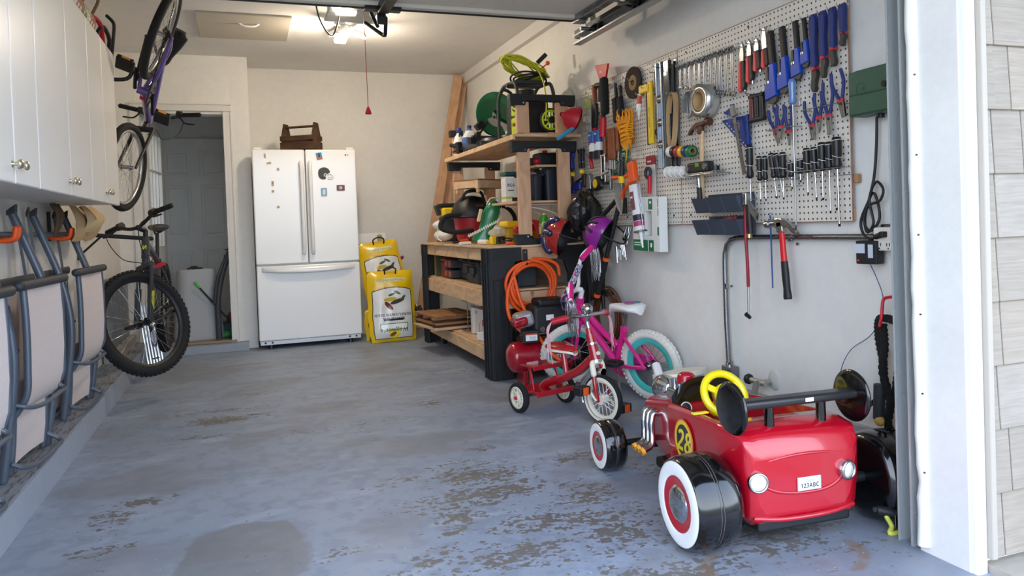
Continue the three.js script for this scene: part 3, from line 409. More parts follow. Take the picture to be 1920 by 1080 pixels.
// ================================================================ LEFT WALL: cabinets, chairs, bicycles
{ const XF = -0.68, y0 = 1.24, y1 = 2.13, edges = [-2.2, -2.79, -3.1, -3.62, -4.1, -4.5, -4.93], units = [[0, 2], [2, 4], [4, 6]], desc = ['white wall cabinet over the lawn chairs, at the garage door end of the row', 'white wall cabinet in the middle of the row of three', 'white wall cabinet at the end of the row beside the hanging purple bicycle'];
  units.forEach(([a, b], k) => { const t = thing('wall_cabinet', desc[k], 'cabinet', [WL, y0, (edges[a] + edges[b]) / 2], [0, 0, 0], 'white wall cabinets'), zc = (edges[a] + edges[b]) / 2, L = edges[a] - edges[b];
    obj('cabinet_body', box(XF - WL - 0.02, y1 - y0, L - 0.002, [(XF - WL - 0.02) / 2 + 0.001, (y1 - y0) / 2, 0], undefined, 0.002), mat('#e6e1d6', 0.4), t);
    for (let i = a; i < b; i++) { const w = edges[i] - edges[i + 1], zm = (edges[i] + edges[i + 1]) / 2 - zc, d = obj('door', box(0.02, y1 - y0 + 0.005, w - 0.006, [XF - WL - 0.009, (y1 - y0) / 2 - 0.006, zm], undefined, 0.007), M.cabinet, t), s = i === a ? -1 : 1;
      obj('knob', lathe([[0.001, 0.032], [0.012, 0.03], [0.016, 0.024], [0.013, 0.017], [0.006, 0.012], [0.006, 0.003], [0.012, 0.001], [0.012, 0]], 16, [XF - WL + 0.001, 0.052, zm + s * (w / 2 - 0.035)], [0, 0, -PI / 2]), M.knob, d).userData.label = 'small brass knob'; } });
}
// things on the cabinets
{ const t = thing('printed_bag', 'flower-printed bag lying on top of the wall cabinets', 'bag', [-0.8, 2.131, -4.28]); const tx = tex(128, 128, (u, v) => { const n = fbm(u * 6, v * 6, 3, 6, 17); return n > 0.58 ? [92, 128, 60] : n > 0.46 ? [214, 210, 196] : n > 0.38 ? [150, 60, 58] : [110, 88, 60]; });
  obj('bag_body', box(0.2, 0.13, 0.6, [0, 0.068, 0], [0, 0, 0.08], 0.05), mat('#ffffff', 0.6, 0, { map: wrapT(tx, [3, 3]) }), t); obj('bag_handle', tube([[0.09, 0.1, -0.2], [0.13, 0.16, -0.15], [0.13, 0.16, 0.02], [0.09, 0.1, 0.06]], 0.008), mat('#8c6a4a', 0.7), t); }
{ const t = thing('jumper_cables', 'red and black cable looped on top of the wall cabinets', 'cable', [-0.72, 2.131, -4.66]); obj('red_cable', tube([[-0.1, 0.02, 0.1], [-0.02, 0.12, 0.08], [0.02, 0.1, 0.02], [0.02, 0.01, -0.06]], 0.013), M.red, t); obj('black_cable', tube([[0.0, 0.012, 0.06], [0.03, 0.09, -0.02], [0.045, 0.05, -0.12], [0.03, 0.0, -0.19]], 0.012), M.black, t); obj('blue_clamp', box(0.05, 0.1, 0.12, [-0.06, 0.08, 0.2], [0.3, 0, 0.2], 0.02), mat('#22406f', 0.5), t); }
// folded sling chairs hung in pairs on the wall
const MTube = mat('#59626f', 0.38, 0.25), MSling = mat('#fbf4f1', 0.85, 0, { map: wrapT(TX.sling, [14, 14]), side: THREE.DoubleSide });
function slingPanel(prof, z0, z1) { return loft(prof.map(([x, y, w]) => { const c = (z0 + z1) / 2, h = (z1 - z0) / 2 * (w ?? 1); return Array.from({ length: 7 }, (_, i) => { const u = i / 6 * 2 - 1; return [x - 0.012 * (1 - u * u), y, c + u * h]; }); }), false, false); }
function foldedChair(label, p) {
  const t = thing('folding_chair', label, 'chair', p, [0, 0, 0], 'folded sling chairs on the wall');
  for (const z of [-0.265, 0.265]) {
    obj('back_tube', tube([[-0.035, 1.04, z], [0.015, 0.9, z], [0.075, 0.72, z], [0.108, 0.55, z], [0.112, 0.42, z], [0.09, 0.22, z], [0.06, 0.012, z]], 0.0175, 44, 10), MTube, t);
    obj('seat_tube', tube([[0.145, 0.735, z * 0.86], [0.15, 0.6, z * 0.86], [0.148, 0.42, z * 0.86], [0.14, 0.32, z * 0.86], [0.1, 0.25, z * 0.86]], 0.0135, 30, 8), MTube, t);
    obj('leg_tube', tube([[0.075, 0.66, z * 0.74], [0.085, 0.4, z * 0.74], [0.075, 0.15, z * 0.74], [0.062, 0.02, z * 0.74]], 0.0145, 30, 8), MTube, t);
    obj('end_cap', [ext([[-0.016, -0.02], [0.016, -0.012], [0.02, 0.028], [-0.016, 0.0]], 0.036, [-0.036, 1.05, z])], M.charcoal, t);
    obj('pivot_bolt', cyl(0.007, 0.007, 0.012, [0.127, 0.5, z], 'x', 8), M.chrome, t);
  }
  obj('top_rail', tube([[0.0, 0.945, -0.265], [-0.006, 0.945, 0], [0.0, 0.945, 0.265]], 0.012, 12, 8), MTube, t);
  obj('seat_rail', tube([[0.15, 0.745, -0.285], [0.15, 0.745, 0.285]], 0.02, 6, 12), M.charcoal, t);
  obj('seat_sling', slingPanel([[0.152, 0.73], [0.158, 0.6], [0.158, 0.45], [0.15, 0.34], [0.13, 0.27], [0.1, 0.24]], -0.222, 0.222), MSling, t);
  obj('leg_sling', slingPanel([[0.088, 0.36], [0.085, 0.24], [0.08, 0.12], [0.07, 0.04]], -0.19, 0.19), MSling, t);
  for (const y of [0.3, 0.07]) obj('stretcher', tube([[0.075 + y * 0.1, y, -0.2], [0.12 + y * 0.1, y - 0.035, -0.21], [0.135 + y * 0.1, y - 0.035, -0.1], [0.135 + y * 0.1, y - 0.035, 0.15], [0.115 + y * 0.1, y - 0.02, 0.245], [0.095, y, 0.265]], 0.0095, 40, 8), MTube, t);
  return t;
}
const chair0 = foldedChair('folded grey sling lawn chair nearest the standing black mountain bike', [-0.935, 0.131, -4.57]); chair0.rotation.y = -0.06;
[['folded grey sling lawn chair behind the one beside the mountain bike', -0.995 + 0.045, -4.44], ['folded grey sling lawn chair in the middle of the wall, outermost of its pair', -0.935, -3.56], ['folded grey sling lawn chair in the middle of the wall, inner one of its pair', -0.95, -3.7], ['folded grey sling lawn chair by the garage door opening', -0.935, -2.74], ['folded grey sling lawn chair behind the one by the door opening', -0.95, -2.88]].forEach(([l, x, z], i) => { const c = dup(chair0, l, [x, 0.131, z]); c.rotation.y = -0.06; if (i % 2 === 0 && i !== 1 && x === -0.95 || x > -0.96 && x < -0.94) { c.scale.set(0.3, 1, 1); c.position.x = -0.965; c.rotation.y = 0; } });
for (const [l, z] of [['orange rubber wall hook holding the chairs beside the bicycles', -4.67], ['orange rubber wall hook holding the middle lawn chairs', -3.62], ['orange rubber wall hook holding the lawn chairs by the door', -2.8]]) { const t = thing('wall_hook', l, 'hook', [WL, 1.06, z], undefined, 'orange hooks behind the lawn chairs');
  obj('hook_plate', box(0.012, 0.16, 0.03, [0.007, 0.06, 0]), M.black, t); for (const s of [-0.022, 0.022]) obj('hook_prong', tube([[0.01, 0.0, s], [0.07, -0.01, s], [0.105, 0.0, s], [0.115, 0.04, s]], 0.011), M.orange, t); }
// tan folded cloth and brown cords hung under the cabinet end
{ const t = thing('tan_tarp', 'folded tan canvas cloth hanging below the cabinets', 'cloth', [-0.9, 1.23, -4.95]);
  const prof = []; for (let j = 0; j <= 8; j++) { const v = j / 8; prof.push(Array.from({ length: 13 }, (_, i) => { const u = i / 12; return [0.03 * Math.sin(u * 9 + v) + 0.05 * Math.sin(v * 2.4), -v * (0.1 + 0.1 * Math.abs(Math.sin(u * 5))), -0.3 + u * 0.62]; })); }
  obj('cloth_fold', loft(prof, false, false), mat('#b79c74', 0.9, 0, { side: THREE.DoubleSide }), t); obj('cloth_fold', put(loft(prof, false, false), [0.04, 0.0, 0.05], [0, 0, 0], [1, 0.75, 0.6]), mat('#c5ab82', 0.9, 0, { side: THREE.DoubleSide }), t); }
{ const t = thing('brown_straps', 'bunch of thin brown straps hanging beside the tan cloth', 'straps', [-0.93, 1.23, -4.5]); for (let i = 0; i < 5; i++) obj('strap', tube([[0.01 * (i % 2), 0, i * 0.035 - 0.08], [0.025, -0.05, i * 0.033 - 0.07], [0.01, -0.12 - 0.01 * i, i * 0.03 - 0.06]], 0.008), mat('#5b4632', 0.8), t); }
// corrugated metal sheet standing against the wall
{ const t = thing('metal_sheet', 'corrugated galvanised metal sheet standing against the wall behind the mountain bike', 'metal sheet', [WL + 0.01, 0.127, -6.6]); const n = 60, a = [], b = []; for (let i = 0; i <= n; i++) { const z = -0.52 + i / n * 1.04, x = 0.03 + 0.022 * Math.abs(Math.sin(i / n * 5 * PI)); a.push([x, 0.08, z]); b.push([x, 0.56, z]); }
  obj('corrugation', loft([a, b], false, false), mat('#b5b8ba', 0.3, 1, { side: THREE.DoubleSide }), t); obj('top_rail', box(0.09, 0.05, 1.06, [0.045, 0.585, 0]), mat('#8c8a84', 0.6), t); obj('bottom_rail', box(0.09, 0.08, 1.06, [0.045, 0.04, 0]), mat('#9a9790', 0.6), t); }
{ const t = thing('awning_poles', 'bundle of white aluminium strips with an oval badge standing behind the mountain bike', 'poles', [-0.68, 0, -6.5], [-0.1, 0.1, 0.12]); for (let i = 0; i < 6; i++) obj('strip', box(0.016, 0.52 - i * 0.015, 0.02, [i * 0.021 - 0.06, 0.265, 0.004 * (i % 2)]), M.alu, t);
  obj('badge', uvFit(ext(circ(0.0, 0.24, 0.022, 24, 0.075), 0.004, [0.01, 0, 0.016])), mat('#ffffff', 0.4, 0, { map: canvasTex(64, 192, (c, w, h) => { c.fillStyle = '#27349a'; c.fillRect(0, 0, w, h); c.fillStyle = '#f2f2f2'; c.beginPath(); c.ellipse(32, 84, 26, 76, 0, 0, 7); c.fill(); c.save(); c.translate(32, 86); c.rotate(PI / 2); c.font = 'bold 30px sans-serif'; c.textAlign = 'center'; c.fillStyle = '#22306a'; c.fillText('WERNER', 0, 11); c.restore(); }) }), t);
  obj('clip', box(0.05, 0.012, 0.03, [0, 0.08, 0.006]), M.black, t); }
// ---- bicycles
function wheel(parent, name, c, R, tr, mt, mr, o = {}) {
  const xf = o.xf ?? ((g) => g), T = [];
  T.push(torus(R - tr, tr, c, undefined, 56, 10));
  if (o.knobs) for (let i = 0; i < o.knobs; i++) for (const s of [-0.75, 0, 0.75]) { const a = (i + (s ? 0.5 : 0)) / o.knobs * 2 * PI, q = R - tr + tr * Math.cos(s) * 1.0; T.push(put(box(tr * 0.42, 2 * PI * R / o.knobs * 0.5, tr * 0.55, [q, 0, Math.sin(s) * tr * 1.02], [0, -s, 0], 0), c, [0, 0, a])); }
  const w = obj(name, xf(T.length > 1 ? mergeGeometries(T) : T[0]), mt, parent), ri = R - 2 * tr;
  if (o.wall) obj('white_wall', xf(mergeGeometries([put(flat(new THREE.RingGeometry(R - tr * 1.75, R - tr * 0.75, 48)), [c[0], c[1], c[2] + tr * 0.98]), put(flat(new THREE.RingGeometry(R - tr * 1.75, R - tr * 0.75, 48)), [c[0], c[1], c[2] - tr * 0.98], [PI, 0, 0])])), M.white, w);
  const rw = o.rimW ?? 0.012, rh = o.rimH ?? 0.016;
  obj('rim', xf(put(lathe([[ri + 0.004, -rw], [ri + 0.004, rw], [ri - rh, rw * 0.7], [ri - rh, -rw * 0.7], [ri + 0.004, -rw]], 56), c, [PI / 2, 0, 0])), mr, w);
  obj('hub', xf(mergeGeometries([cyl(0.014, 0.014, 0.09, c, 'z', 14), cyl(0.026, 0.026, 0.006, [c[0], c[1], c[2] + 0.03], 'z', 16), cyl(0.026, 0.026, 0.006, [c[0], c[1], c[2] - 0.03], 'z', 16)])), o.mh ?? M.steel, w);
  const sp = [], n = o.spokes ?? 28; for (let i = 0; i < n; i++) { const a = i / n * 2 * PI, b = a + (i % 4 < 2 ? 0.5 : -0.5), s = i % 2 ? 0.028 : -0.028; sp.push(rod([c[0] + 0.022 * Math.cos(b), c[1] + 0.022 * Math.sin(b), c[2] + s], [c[0] + (ri - rh) * Math.cos(a), c[1] + (ri - rh) * Math.sin(a), c[2]], o.sr ?? 0.0012, o.sr ?? 0.0012, 4)); }
  obj('spokes', xf(mergeGeometries(sp)), o.ms ?? M.chrome, w).userData.kind = 'stuff';
  return w;
}
function orient(g, origin, F, U) { const f = V(...F).normalize(), u = V(...U), r = f.clone().cross(u).normalize(), up = r.clone().cross(f); g.quaternion.setFromRotationMatrix(new THREE.Matrix4().makeBasis(f, up, r)); g.position.set(...origin); }
function bicycle(name, label, P) {          // local frame: rear hub at origin, x forward, y up, z to the rider's right
  const t = thing(name, label, 'bicycle'), { wb, R, bb, st, hb, ht } = P, fa = V(wb, 0, 0), H1 = V(...hb), H2 = V(...ht), axis = H2.clone().sub(H1).normalize();
  const xf = (g) => { if (P.steer) { g.translate(-H1.x, -H1.y, -H1.z); g.applyQuaternion(new THREE.Quaternion().setFromAxisAngle(axis, P.steer)); g.translate(H1.x, H1.y, H1.z); } return g; };
  const m = P.mf, r = P.rt ?? 0.017;
  obj('head_tube', rod(hb, ht, r * 1.25), m, t);
  const up = V(...ht).lerp(V(...hb), 0.25).toArray(), lo = V(...ht).lerp(V(...hb), 0.8).toArray(), sj = P.sj;
  obj('down_tube', rod(lo, bb, r * 1.15), P.md ?? m, t); obj('top_tube', P.topCurve ? tube(P.topCurve, r, 24, 10) : rod(up, sj, r), P.mt ?? m, t); obj('seat_tube', rod(bb, sj, r), m, t);
  for (const s of [-1, 1]) { obj('chain_stay', tube([[bb[0], bb[1], s * 0.03], [bb[0] * 0.6, bb[1] * 0.6, s * 0.05], [0, 0, s * 0.062]], r * 0.62, 12), m, t); obj('seat_stay', tube([[sj[0] - 0.01, sj[1] - 0.05, s * 0.02], [sj[0] * 0.5, sj[1] * 0.48, s * 0.05], [0, 0, s * 0.062]], r * 0.5, 12), m, t); }
  obj('bottom_bracket', cyl(0.025, 0.025, 0.075, bb, 'z'), m, t);
  obj('seat_post', rod(sj, st, 0.0125), P.mpost ?? M.black, t); obj('seat_clamp', cyl(r * 1.25, r * 1.25, 0.03, sj), P.mclamp ?? M.black, t);
  const sd = V(...st), sw = P.saddleW ?? 0.075, saddle = loft([[-0.13, 0.3, 0], [-0.125, 0.75, 0.012], [-0.08, 1, 0.016], [0, 0.72, 0.012], [0.08, 0.34, 0.01], [0.13, 0.2, 0.004], [0.14, 0.1, -0.01]].map(([x, w, y]) => Array.from({ length: 12 }, (_, i) => { const a = i / 12 * 2 * PI; return [sd.x + x * (P.saddleL ?? 1), sd.y + y + 0.03 + Math.sin(a) * 0.022 * (Math.sin(a) > 0 ? 1 : 1.4), sd.z - Math.cos(a) * sw * w]; }))); obj('saddle', saddle, P.ms ?? M.black, t);
  wheel(t, 'rear_wheel', [0, 0, 0], R, P.tr, P.mtire ?? M.rubber, P.mrim ?? M.alu, P.wo);
  wheel(t, 'front_wheel', [wb, 0, 0], R, P.tr, P.mtire ?? M.rubber, P.mrim ?? M.alu, { ...P.wo, xf });
  const cr = H1.clone().lerp(fa, 0.14);
  const fk = obj('fork', xf(mergeGeometries([rod(H1.toArray(), cr.toArray(), r * 1.1), rod([cr.x, cr.y, -0.065], [cr.x, cr.y, 0.065], 0.02), ...[-1, 1].flatMap((s) => { const k = V(cr.x, cr.y, s * 0.06), e = V(wb, 0, s * 0.06), mid = k.clone().lerp(e, 0.55); return P.susp ? [rod(k.toArray(), mid.toArray(), 0.013), rod(k.clone().lerp(e, 0.38).toArray(), e.toArray(), 0.021, 0.019)] : [rod(k.toArray(), e.toArray(), 0.014, 0.009)]; })])), P.mfork ?? M.black, t);
  if (P.forkText) for (const s of [-1, 1]) obj('fork_lettering', xf(uvFit(box(0.24, 0.02, 0.001, [(cr.x + wb) / 2 + (wb - cr.x) * 0.2, cr.y * 0.3, s * 0.0815], [0, s < 0 ? PI : 0, s < 0 ? -Math.atan2(cr.y, cr.x - wb) : Math.atan2(cr.y, cr.x - wb)], 0))), mat('#ffffff', 0.4, 0, { map: canvasTex(256, 22, (c) => { c.fillStyle = '#2b2e33'; c.fillRect(0, 0, 256, 22); c.fillStyle = '#d8e02a'; c.font = 'bold 22px sans-serif'; c.fillText(P.forkText, 20, 19); }) }), fk);
  const stemTop = H2.clone().add(axis.clone().multiplyScalar(P.stemUp ?? 0.04)), clamp = stemTop.clone().add(V(P.stemF ?? 0.07, P.stemY ?? 0.03, 0));
  obj('stem', xf(mergeGeometries([rod(H2.toArray(), stemTop.toArray(), 0.016), rod(stemTop.toArray(), clamp.toArray(), 0.017)])), P.mstem ?? M.black, t);
  const xb = P.barSteer === undefined ? xf : (g) => { g.translate(-C0.x, -C0.y, -C0.z); g.rotateX(P.barRoll ?? 0); g.translate(C0.x, C0.y, C0.z); g.translate(-H1.x, -H1.y, -H1.z); g.applyQuaternion(new THREE.Quaternion().setFromAxisAngle(axis, P.barSteer)); g.translate(H1.x, H1.y, H1.z); return g; };
  const hw = P.hw ?? 0.3, rise = P.rise ?? 0.04, bk = P.back ?? -0.05, C0 = clamp;
  const hp = [[-1, 1], [-0.6, 1], [-0.32, 0.35], [-0.12, 0], [0.12, 0], [0.32, 0.35], [0.6, 1], [1, 1]].map(([u, k]) => [C0.x + bk * Math.max(0, Math.abs(u) - 0.3), C0.y + rise * k, u * hw]);
  const bar_ = obj('handlebar', xb(tube(hp, 0.0115, 60, 10)), P.mbar ?? M.black, t);
  for (const s of [-1, 1]) { const A = [C0.x + bk * 0.7, C0.y + rise, s * hw], B = [C0.x + bk * 0.36, C0.y + rise, s * (hw - 0.125)]; obj('grip', xb(rod(B, A, P.gripR ?? 0.0165, P.gripR ?? 0.017, 12)), P.mgrip ?? M.rubber, bar_);
    if (P.brakes !== false) obj('brake_lever', xf(mergeGeometries([box(0.035, 0.03, 0.03, [B[0] + 0.005, B[1] - 0.01, B[2] - s * 0.025]), tube([[B[0] + 0.02, B[1] - 0.015, B[2] - s * 0.02], [B[0] + 0.05, B[1] - 0.035, B[2] + s * 0.02], [B[0] + 0.05, B[1] - 0.04, B[2] + s * 0.09]], 0.006)])), M.black, bar_);
    if (P.shifters) obj('shifter', xf(rod([B[0], B[1], B[2] - s * 0.045], [B[0], B[1], B[2] - s * 0.01], 0.025, 0.025, 14)), M.black, bar_); }
  for (const s of P.cables ?? []) obj('cable', xf(tube([[C0.x + 0.02, C0.y + rise - 0.02, s * hw * 0.6], [C0.x + 0.11, C0.y - 0.02, s * hw * 0.5], [C0.x + 0.09, C0.y - 0.18, s * hw * 0.3], [C0.x + 0.0, H1.y - 0.02, s * 0.06], [cr.x + 0.04, cr.y, s * 0.02]], 0.003, 40, 6)), M.black, t);
  const ca = P.crank ?? 0, cl = P.cl ?? 0.165, ck = obj('crankset', [...[-1, 1].map((s) => rod([bb[0], bb[1], s * 0.055], [bb[0] + s * cl * Math.cos(ca), bb[1] + s * cl * Math.sin(ca), s * 0.075], 0.012, 0.009)), put(lathe([[0.06, -0.002], [0.092, -0.002], [0.092, 0.002], [0.06, 0.002], [0.06, -0.002]], 36), [bb[0], bb[1], 0.045], [PI / 2, 0, 0]), ...[0, 1, 2, 3, 4].map((k) => bar([bb[0], bb[1], 0.048], [bb[0] + 0.065 * Math.cos(k * 1.257), bb[1] + 0.065 * Math.sin(k * 1.257), 0.045], 0.014, 0.004, [0, 0, 1]))], P.mck ?? M.darkSteel, t);
  for (const s of [-1, 1]) { const px = bb[0] + s * cl * Math.cos(ca), py = bb[1] + s * cl * Math.sin(ca), z = s * 0.135, pr = P.pedalTilt ?? 0; const pd = P.bigPedal ? [put(box(0.1, 0.035, 0.1, undefined, undefined, 0.008), [px, py, z + s * 0.005], [0, 0, pr])] : [put(ext(smooth([[-0.045, -0.04], [0.045, -0.04], [0.055, 0], [0.045, 0.04], [-0.045, 0.04], [-0.055, 0]], 4), 0.022, undefined, [PI / 2, 0, 0], 0.003, [circ(-0.022, 0, 0.016, 10, 0.028), circ(0.022, 0, 0.016, 10, 0.028)]), [px, py, z], [0, 0, pr])]; pd.push(rod([px, py, s * 0.075], [px, py, z], 0.007)); const po = obj('pedal', pd, M.black, t);
    if (P.reflect) obj('reflector', [-1, 1].map((k) => put(box(0.008, 0.014, 0.05, [k * 0.052, 0, 0], undefined, 0.001), [px, py, z], [0, 0, pr])), mat('#f29a2e', 0.25, 0, { clearcoat: 1 }), po); }
  if (P.cassette !== false) { obj('cassette', [0, 1, 2, 3, 4].map((k) => cyl(0.045 - k * 0.006, 0.045 - k * 0.006, 0.003, [0, 0, 0.034 + k * 0.005], 'z', 24)), M.darkSteel, t);
    const ch = [], n = 40; const chp = [[0, 0.04], [bb[0], bb[1] + 0.09]]; obj('chain', tube([[0, 0.038, 0.045], [bb[0] / 2, (bb[1] + 0.13) / 2, 0.045], [bb[0], bb[1] + 0.092, 0.045]], 0.004, 12, 5), M.darkSteel, t); obj('chain', [tube([[bb[0], bb[1] - 0.092, 0.045], [0.1, -0.1, 0.045], [0.02, -0.12, 0.045], [0.0, -0.05, 0.045]], 0.004, 20, 5)], M.darkSteel, t);
    obj('rear_derailleur', [box(0.03, 0.09, 0.012, [0.012, -0.075, 0.05], [0, 0, 0.2]), cyl(0.016, 0.016, 0.01, [0.02, -0.115, 0.046], 'z'), cyl(0.016, 0.016, 0.01, [0.0, -0.045, 0.046], 'z')], M.black, t); }
  if (P.kick) obj('kickstand', tube([[bb[0] - 0.07, bb[1] - 0.02, -0.05], [bb[0] - 0.12, bb[1] + 0.02, -0.07], [bb[0] - 0.3, bb[1] + 0.1, -0.09], [bb[0] - 0.33, bb[1] + 0.08, -0.09]], 0.008), M.black, t);
  return t;
}
const MPurp = mat('#63509a', 0.3, 0, { clearcoat: 0.6, clearcoatRoughness: 0.1 });
{ const b = bicycle('hanging_bicycle', 'purple bicycle hung by its rear wheel beside the cabinets', { wb: 1.0, R: 0.303, tr: 0.025, steer: -0.35, bb: [0.4, -0.03, 0], sj: [0.28, 0.3, 0], st: [0.24, 0.43, 0], hb: [0.84, 0.4, 0], ht: [0.81, 0.52, 0], mf: MPurp, md: MPurp, mfork: M.black, rt: 0.019, hw: 0.29, rise: 0.05, stemUp: 0.05, mck: M.darkSteel, crank: 0.25, cl: 0.155, bigPedal: true, reflect: true, kick: true, cables: [1], shifters: true, saddleW: 0.085, wo: { spokes: 28 }, mstem: M.steel, pedalTilt: 0.4 });
  orient(b, [-0.43, 2.3, -5.1], [-0.32, -0.78, -0.55], [0.2, 0.5, -0.82]); obj('bell_cover', box(0.06, 0.03, 0.05, [0.46, 0.03, 0.0], undefined, 0.01), M.red, b).userData.label = 'red down tube band'; }
{ const t = thing('bike_hook', 'black steel wall arm carrying the hanging purple bicycle', 'hook', [WL, 2.02, -5.15]); obj('wall_plate', box(0.012, 0.3, 0.05, [0.006, 0, 0]), M.black, t); obj('arm', pipe([[0.012, 0, 0], [0.38, 0.0, 0.0], [0.4, 0.1, 0.0]], 0.012), M.black, t); obj('upper_arm', pipe([[0.012, 0.1, 0.02], [0.28, 0.06, 0.06], [0.32, 0.32, 0.1], [0.28, 0.36, 0.1]], 0.01), M.black, t); }
{ const gm = mat('#2e3238', 0.35, 0, { clearcoat: 0.4 });
  const b = bicycle('mountain_bike', 'black and grey mountain bike with front wheel turned, held on the wall arm', { wb: 1.02, R: 0.335, tr: 0.028, bb: [0.42, -0.04, 0], sj: [0.27, 0.36, 0], st: [0.22, 0.56, 0], hb: [0.86, 0.4, 0], ht: [0.81, 0.53, 0], mf: gm, rt: 0.02, mfork: gm, susp: true, forkText: 'DIMENSION', steer: -0.78, hw: 0.31, rise: 0.05, stemUp: 0.05, stemF: 0.06, crank: -0.2, cables: [1, -1], shifters: true, mrim: M.black, wo: { spokes: 32, knobs: 64, mh: M.black } });
  orient(b, [-0.585, 0.507, -6.19], [-0.02, 0.0, 1], [0, 1, 0]);
  obj('red_strap', [torus(0.03, 0.01, [0.27, 0.33, 0], [PI / 2, 0, 0], 20, 6), box(0.02, 0.03, 0.07, [0.3, 0.33, -0.02], [0.4, 0, 0])], M.red, b); obj('head_badge', uvFit(box(0.001, 0.06, 0.03, [0.862, 0.47, 0], [0, 0, 0.35], 0), 2, 1), mat('#ffffff', 0.4, 0, { map: canvasTex(32, 64, (c) => { c.fillStyle = '#30343a'; c.fillRect(0, 0, 32, 64); c.fillStyle = '#d8e02a'; c.font = 'bold 40px sans-serif'; c.fillText('N', 2, 46); }) }), b); }
{ const t = thing('bike_hook', 'black steel wall arm under the mountain bike top tube', 'hook', [WL, 1.08, -5.42]); obj('wall_plate', box(0.012, 0.24, 0.05, [0.006, -0.05, 0]), M.black, t); obj('arm', pipe([[0.012, -0.005, 0], [0.43, -0.05, 0]], 0.014), M.black, t); obj('brace', rod([0.012, -0.14, 0], [0.14, -0.02, 0], 0.007), M.black, t); }
// ================================================================ WORKBENCH (resin corner posts, pine beams) and what is on it
const BX0 = 1.56, BX1 = 2.2, BZ0 = -4.7, BZ1 = -6.66;
{ const t = thing('workbench', 'pine workbench with black resin legs and two lower shelves', 'workbench', [0, 0, 0]);
  // L-shaped resin legs with ribs and gusset heads
  for (const [x, sx] of [[BX0, 1], [BX1, -1]]) for (const [z, sz] of [[BZ0, -1], [BZ1, 1]]) {
    const near = sz < 0, g = []; g.push(box(0.145, 0.88, 0.02, [x - sx * 0.035 + sx * 0.0725, 0.44, z + 0]), box(0.02, 0.88, 0.15, [x - sx * 0.03, 0.44, z + sz * 0.07]));
    for (const k of [0.025, 0.07, 0.11]) g.push(box(0.008, 0.88, 0.012, [x - sx * 0.035 + sx * k, 0.44, z - sz * 0.014], undefined, 0.003));
    for (const k of [0.03, 0.08, 0.13]) g.push(box(0.012, 0.88, 0.008, [x - sx * 0.044, 0.44, z + sz * k], undefined, 0.003));
    const leg = obj('leg', g, M.resin, t);
    const h = [ext([[-0.035, 0], [0.19, 0], [0.19, -0.09], [0.14, -0.1], [0.11, -0.2], [-0.035, -0.22]].map(([a, b]) => [a * sx, b]), 0.03, [x, 0.885, z - sz * 0.008], undefined, 0.003)];
    for (let i = 0; i < 7; i++) h.push(box(0.15, 0.004, 0.01, [x + sx * 0.06, 0.8 + i * 0.012, z - sz * 0.024], undefined, 0));
    for (let i = 0; i < 8; i++) h.push(box(0.012, 0.006, 0.03, [x - sx * 0.046, 0.79 + i * 0.012, z + sz * 0.03], undefined, 0));
    obj('leg_head', h, M.resin, leg);
  }
  for (const [y0, y1, nm] of [[0.795, 0.882, 'top_beam'], [0.475, 0.585, 'middle_beam'], [0.1, 0.188, 'bottom_beam']]) {
    for (const x of [BX0 + 0.0, BX1 - 0.02]) obj(nm, box(0.038, y1 - y0, BZ0 - BZ1 - 0.06, [x, (y0 + y1) / 2, (BZ0 + BZ1) / 2]), M.pine, t);
    for (const z of [BZ0 + 0.0, BZ1]) obj(nm, box(BX1 - BX0 - 0.1, y1 - y0, 0.038, [(BX0 + BX1) / 2 + 0.02, (y0 + y1) / 2, z]), M.pineRed, t);
    obj(nm.split('_')[0] + '_deck', box(BX1 - BX0 + (y0 > 0.7 ? 0.06 : -0.02), 0.014, BZ0 - BZ1 + (y0 > 0.7 ? 0.04 : -0.06), [(BX0 + BX1) / 2 - 0.01, y1 + 0.008, (BZ0 + BZ1) / 2], undefined, 0.002), M.pine, t);
  }
  for (const z of [-4.95, -6.4]) for (const x of [1.64, 2.1]) obj('caster', [cyl(0.035, 0.035, 0.028, [x, 0.035, z], 'x'), box(0.05, 0.04, 0.03, [x, 0.08, z])], M.black, t);
}
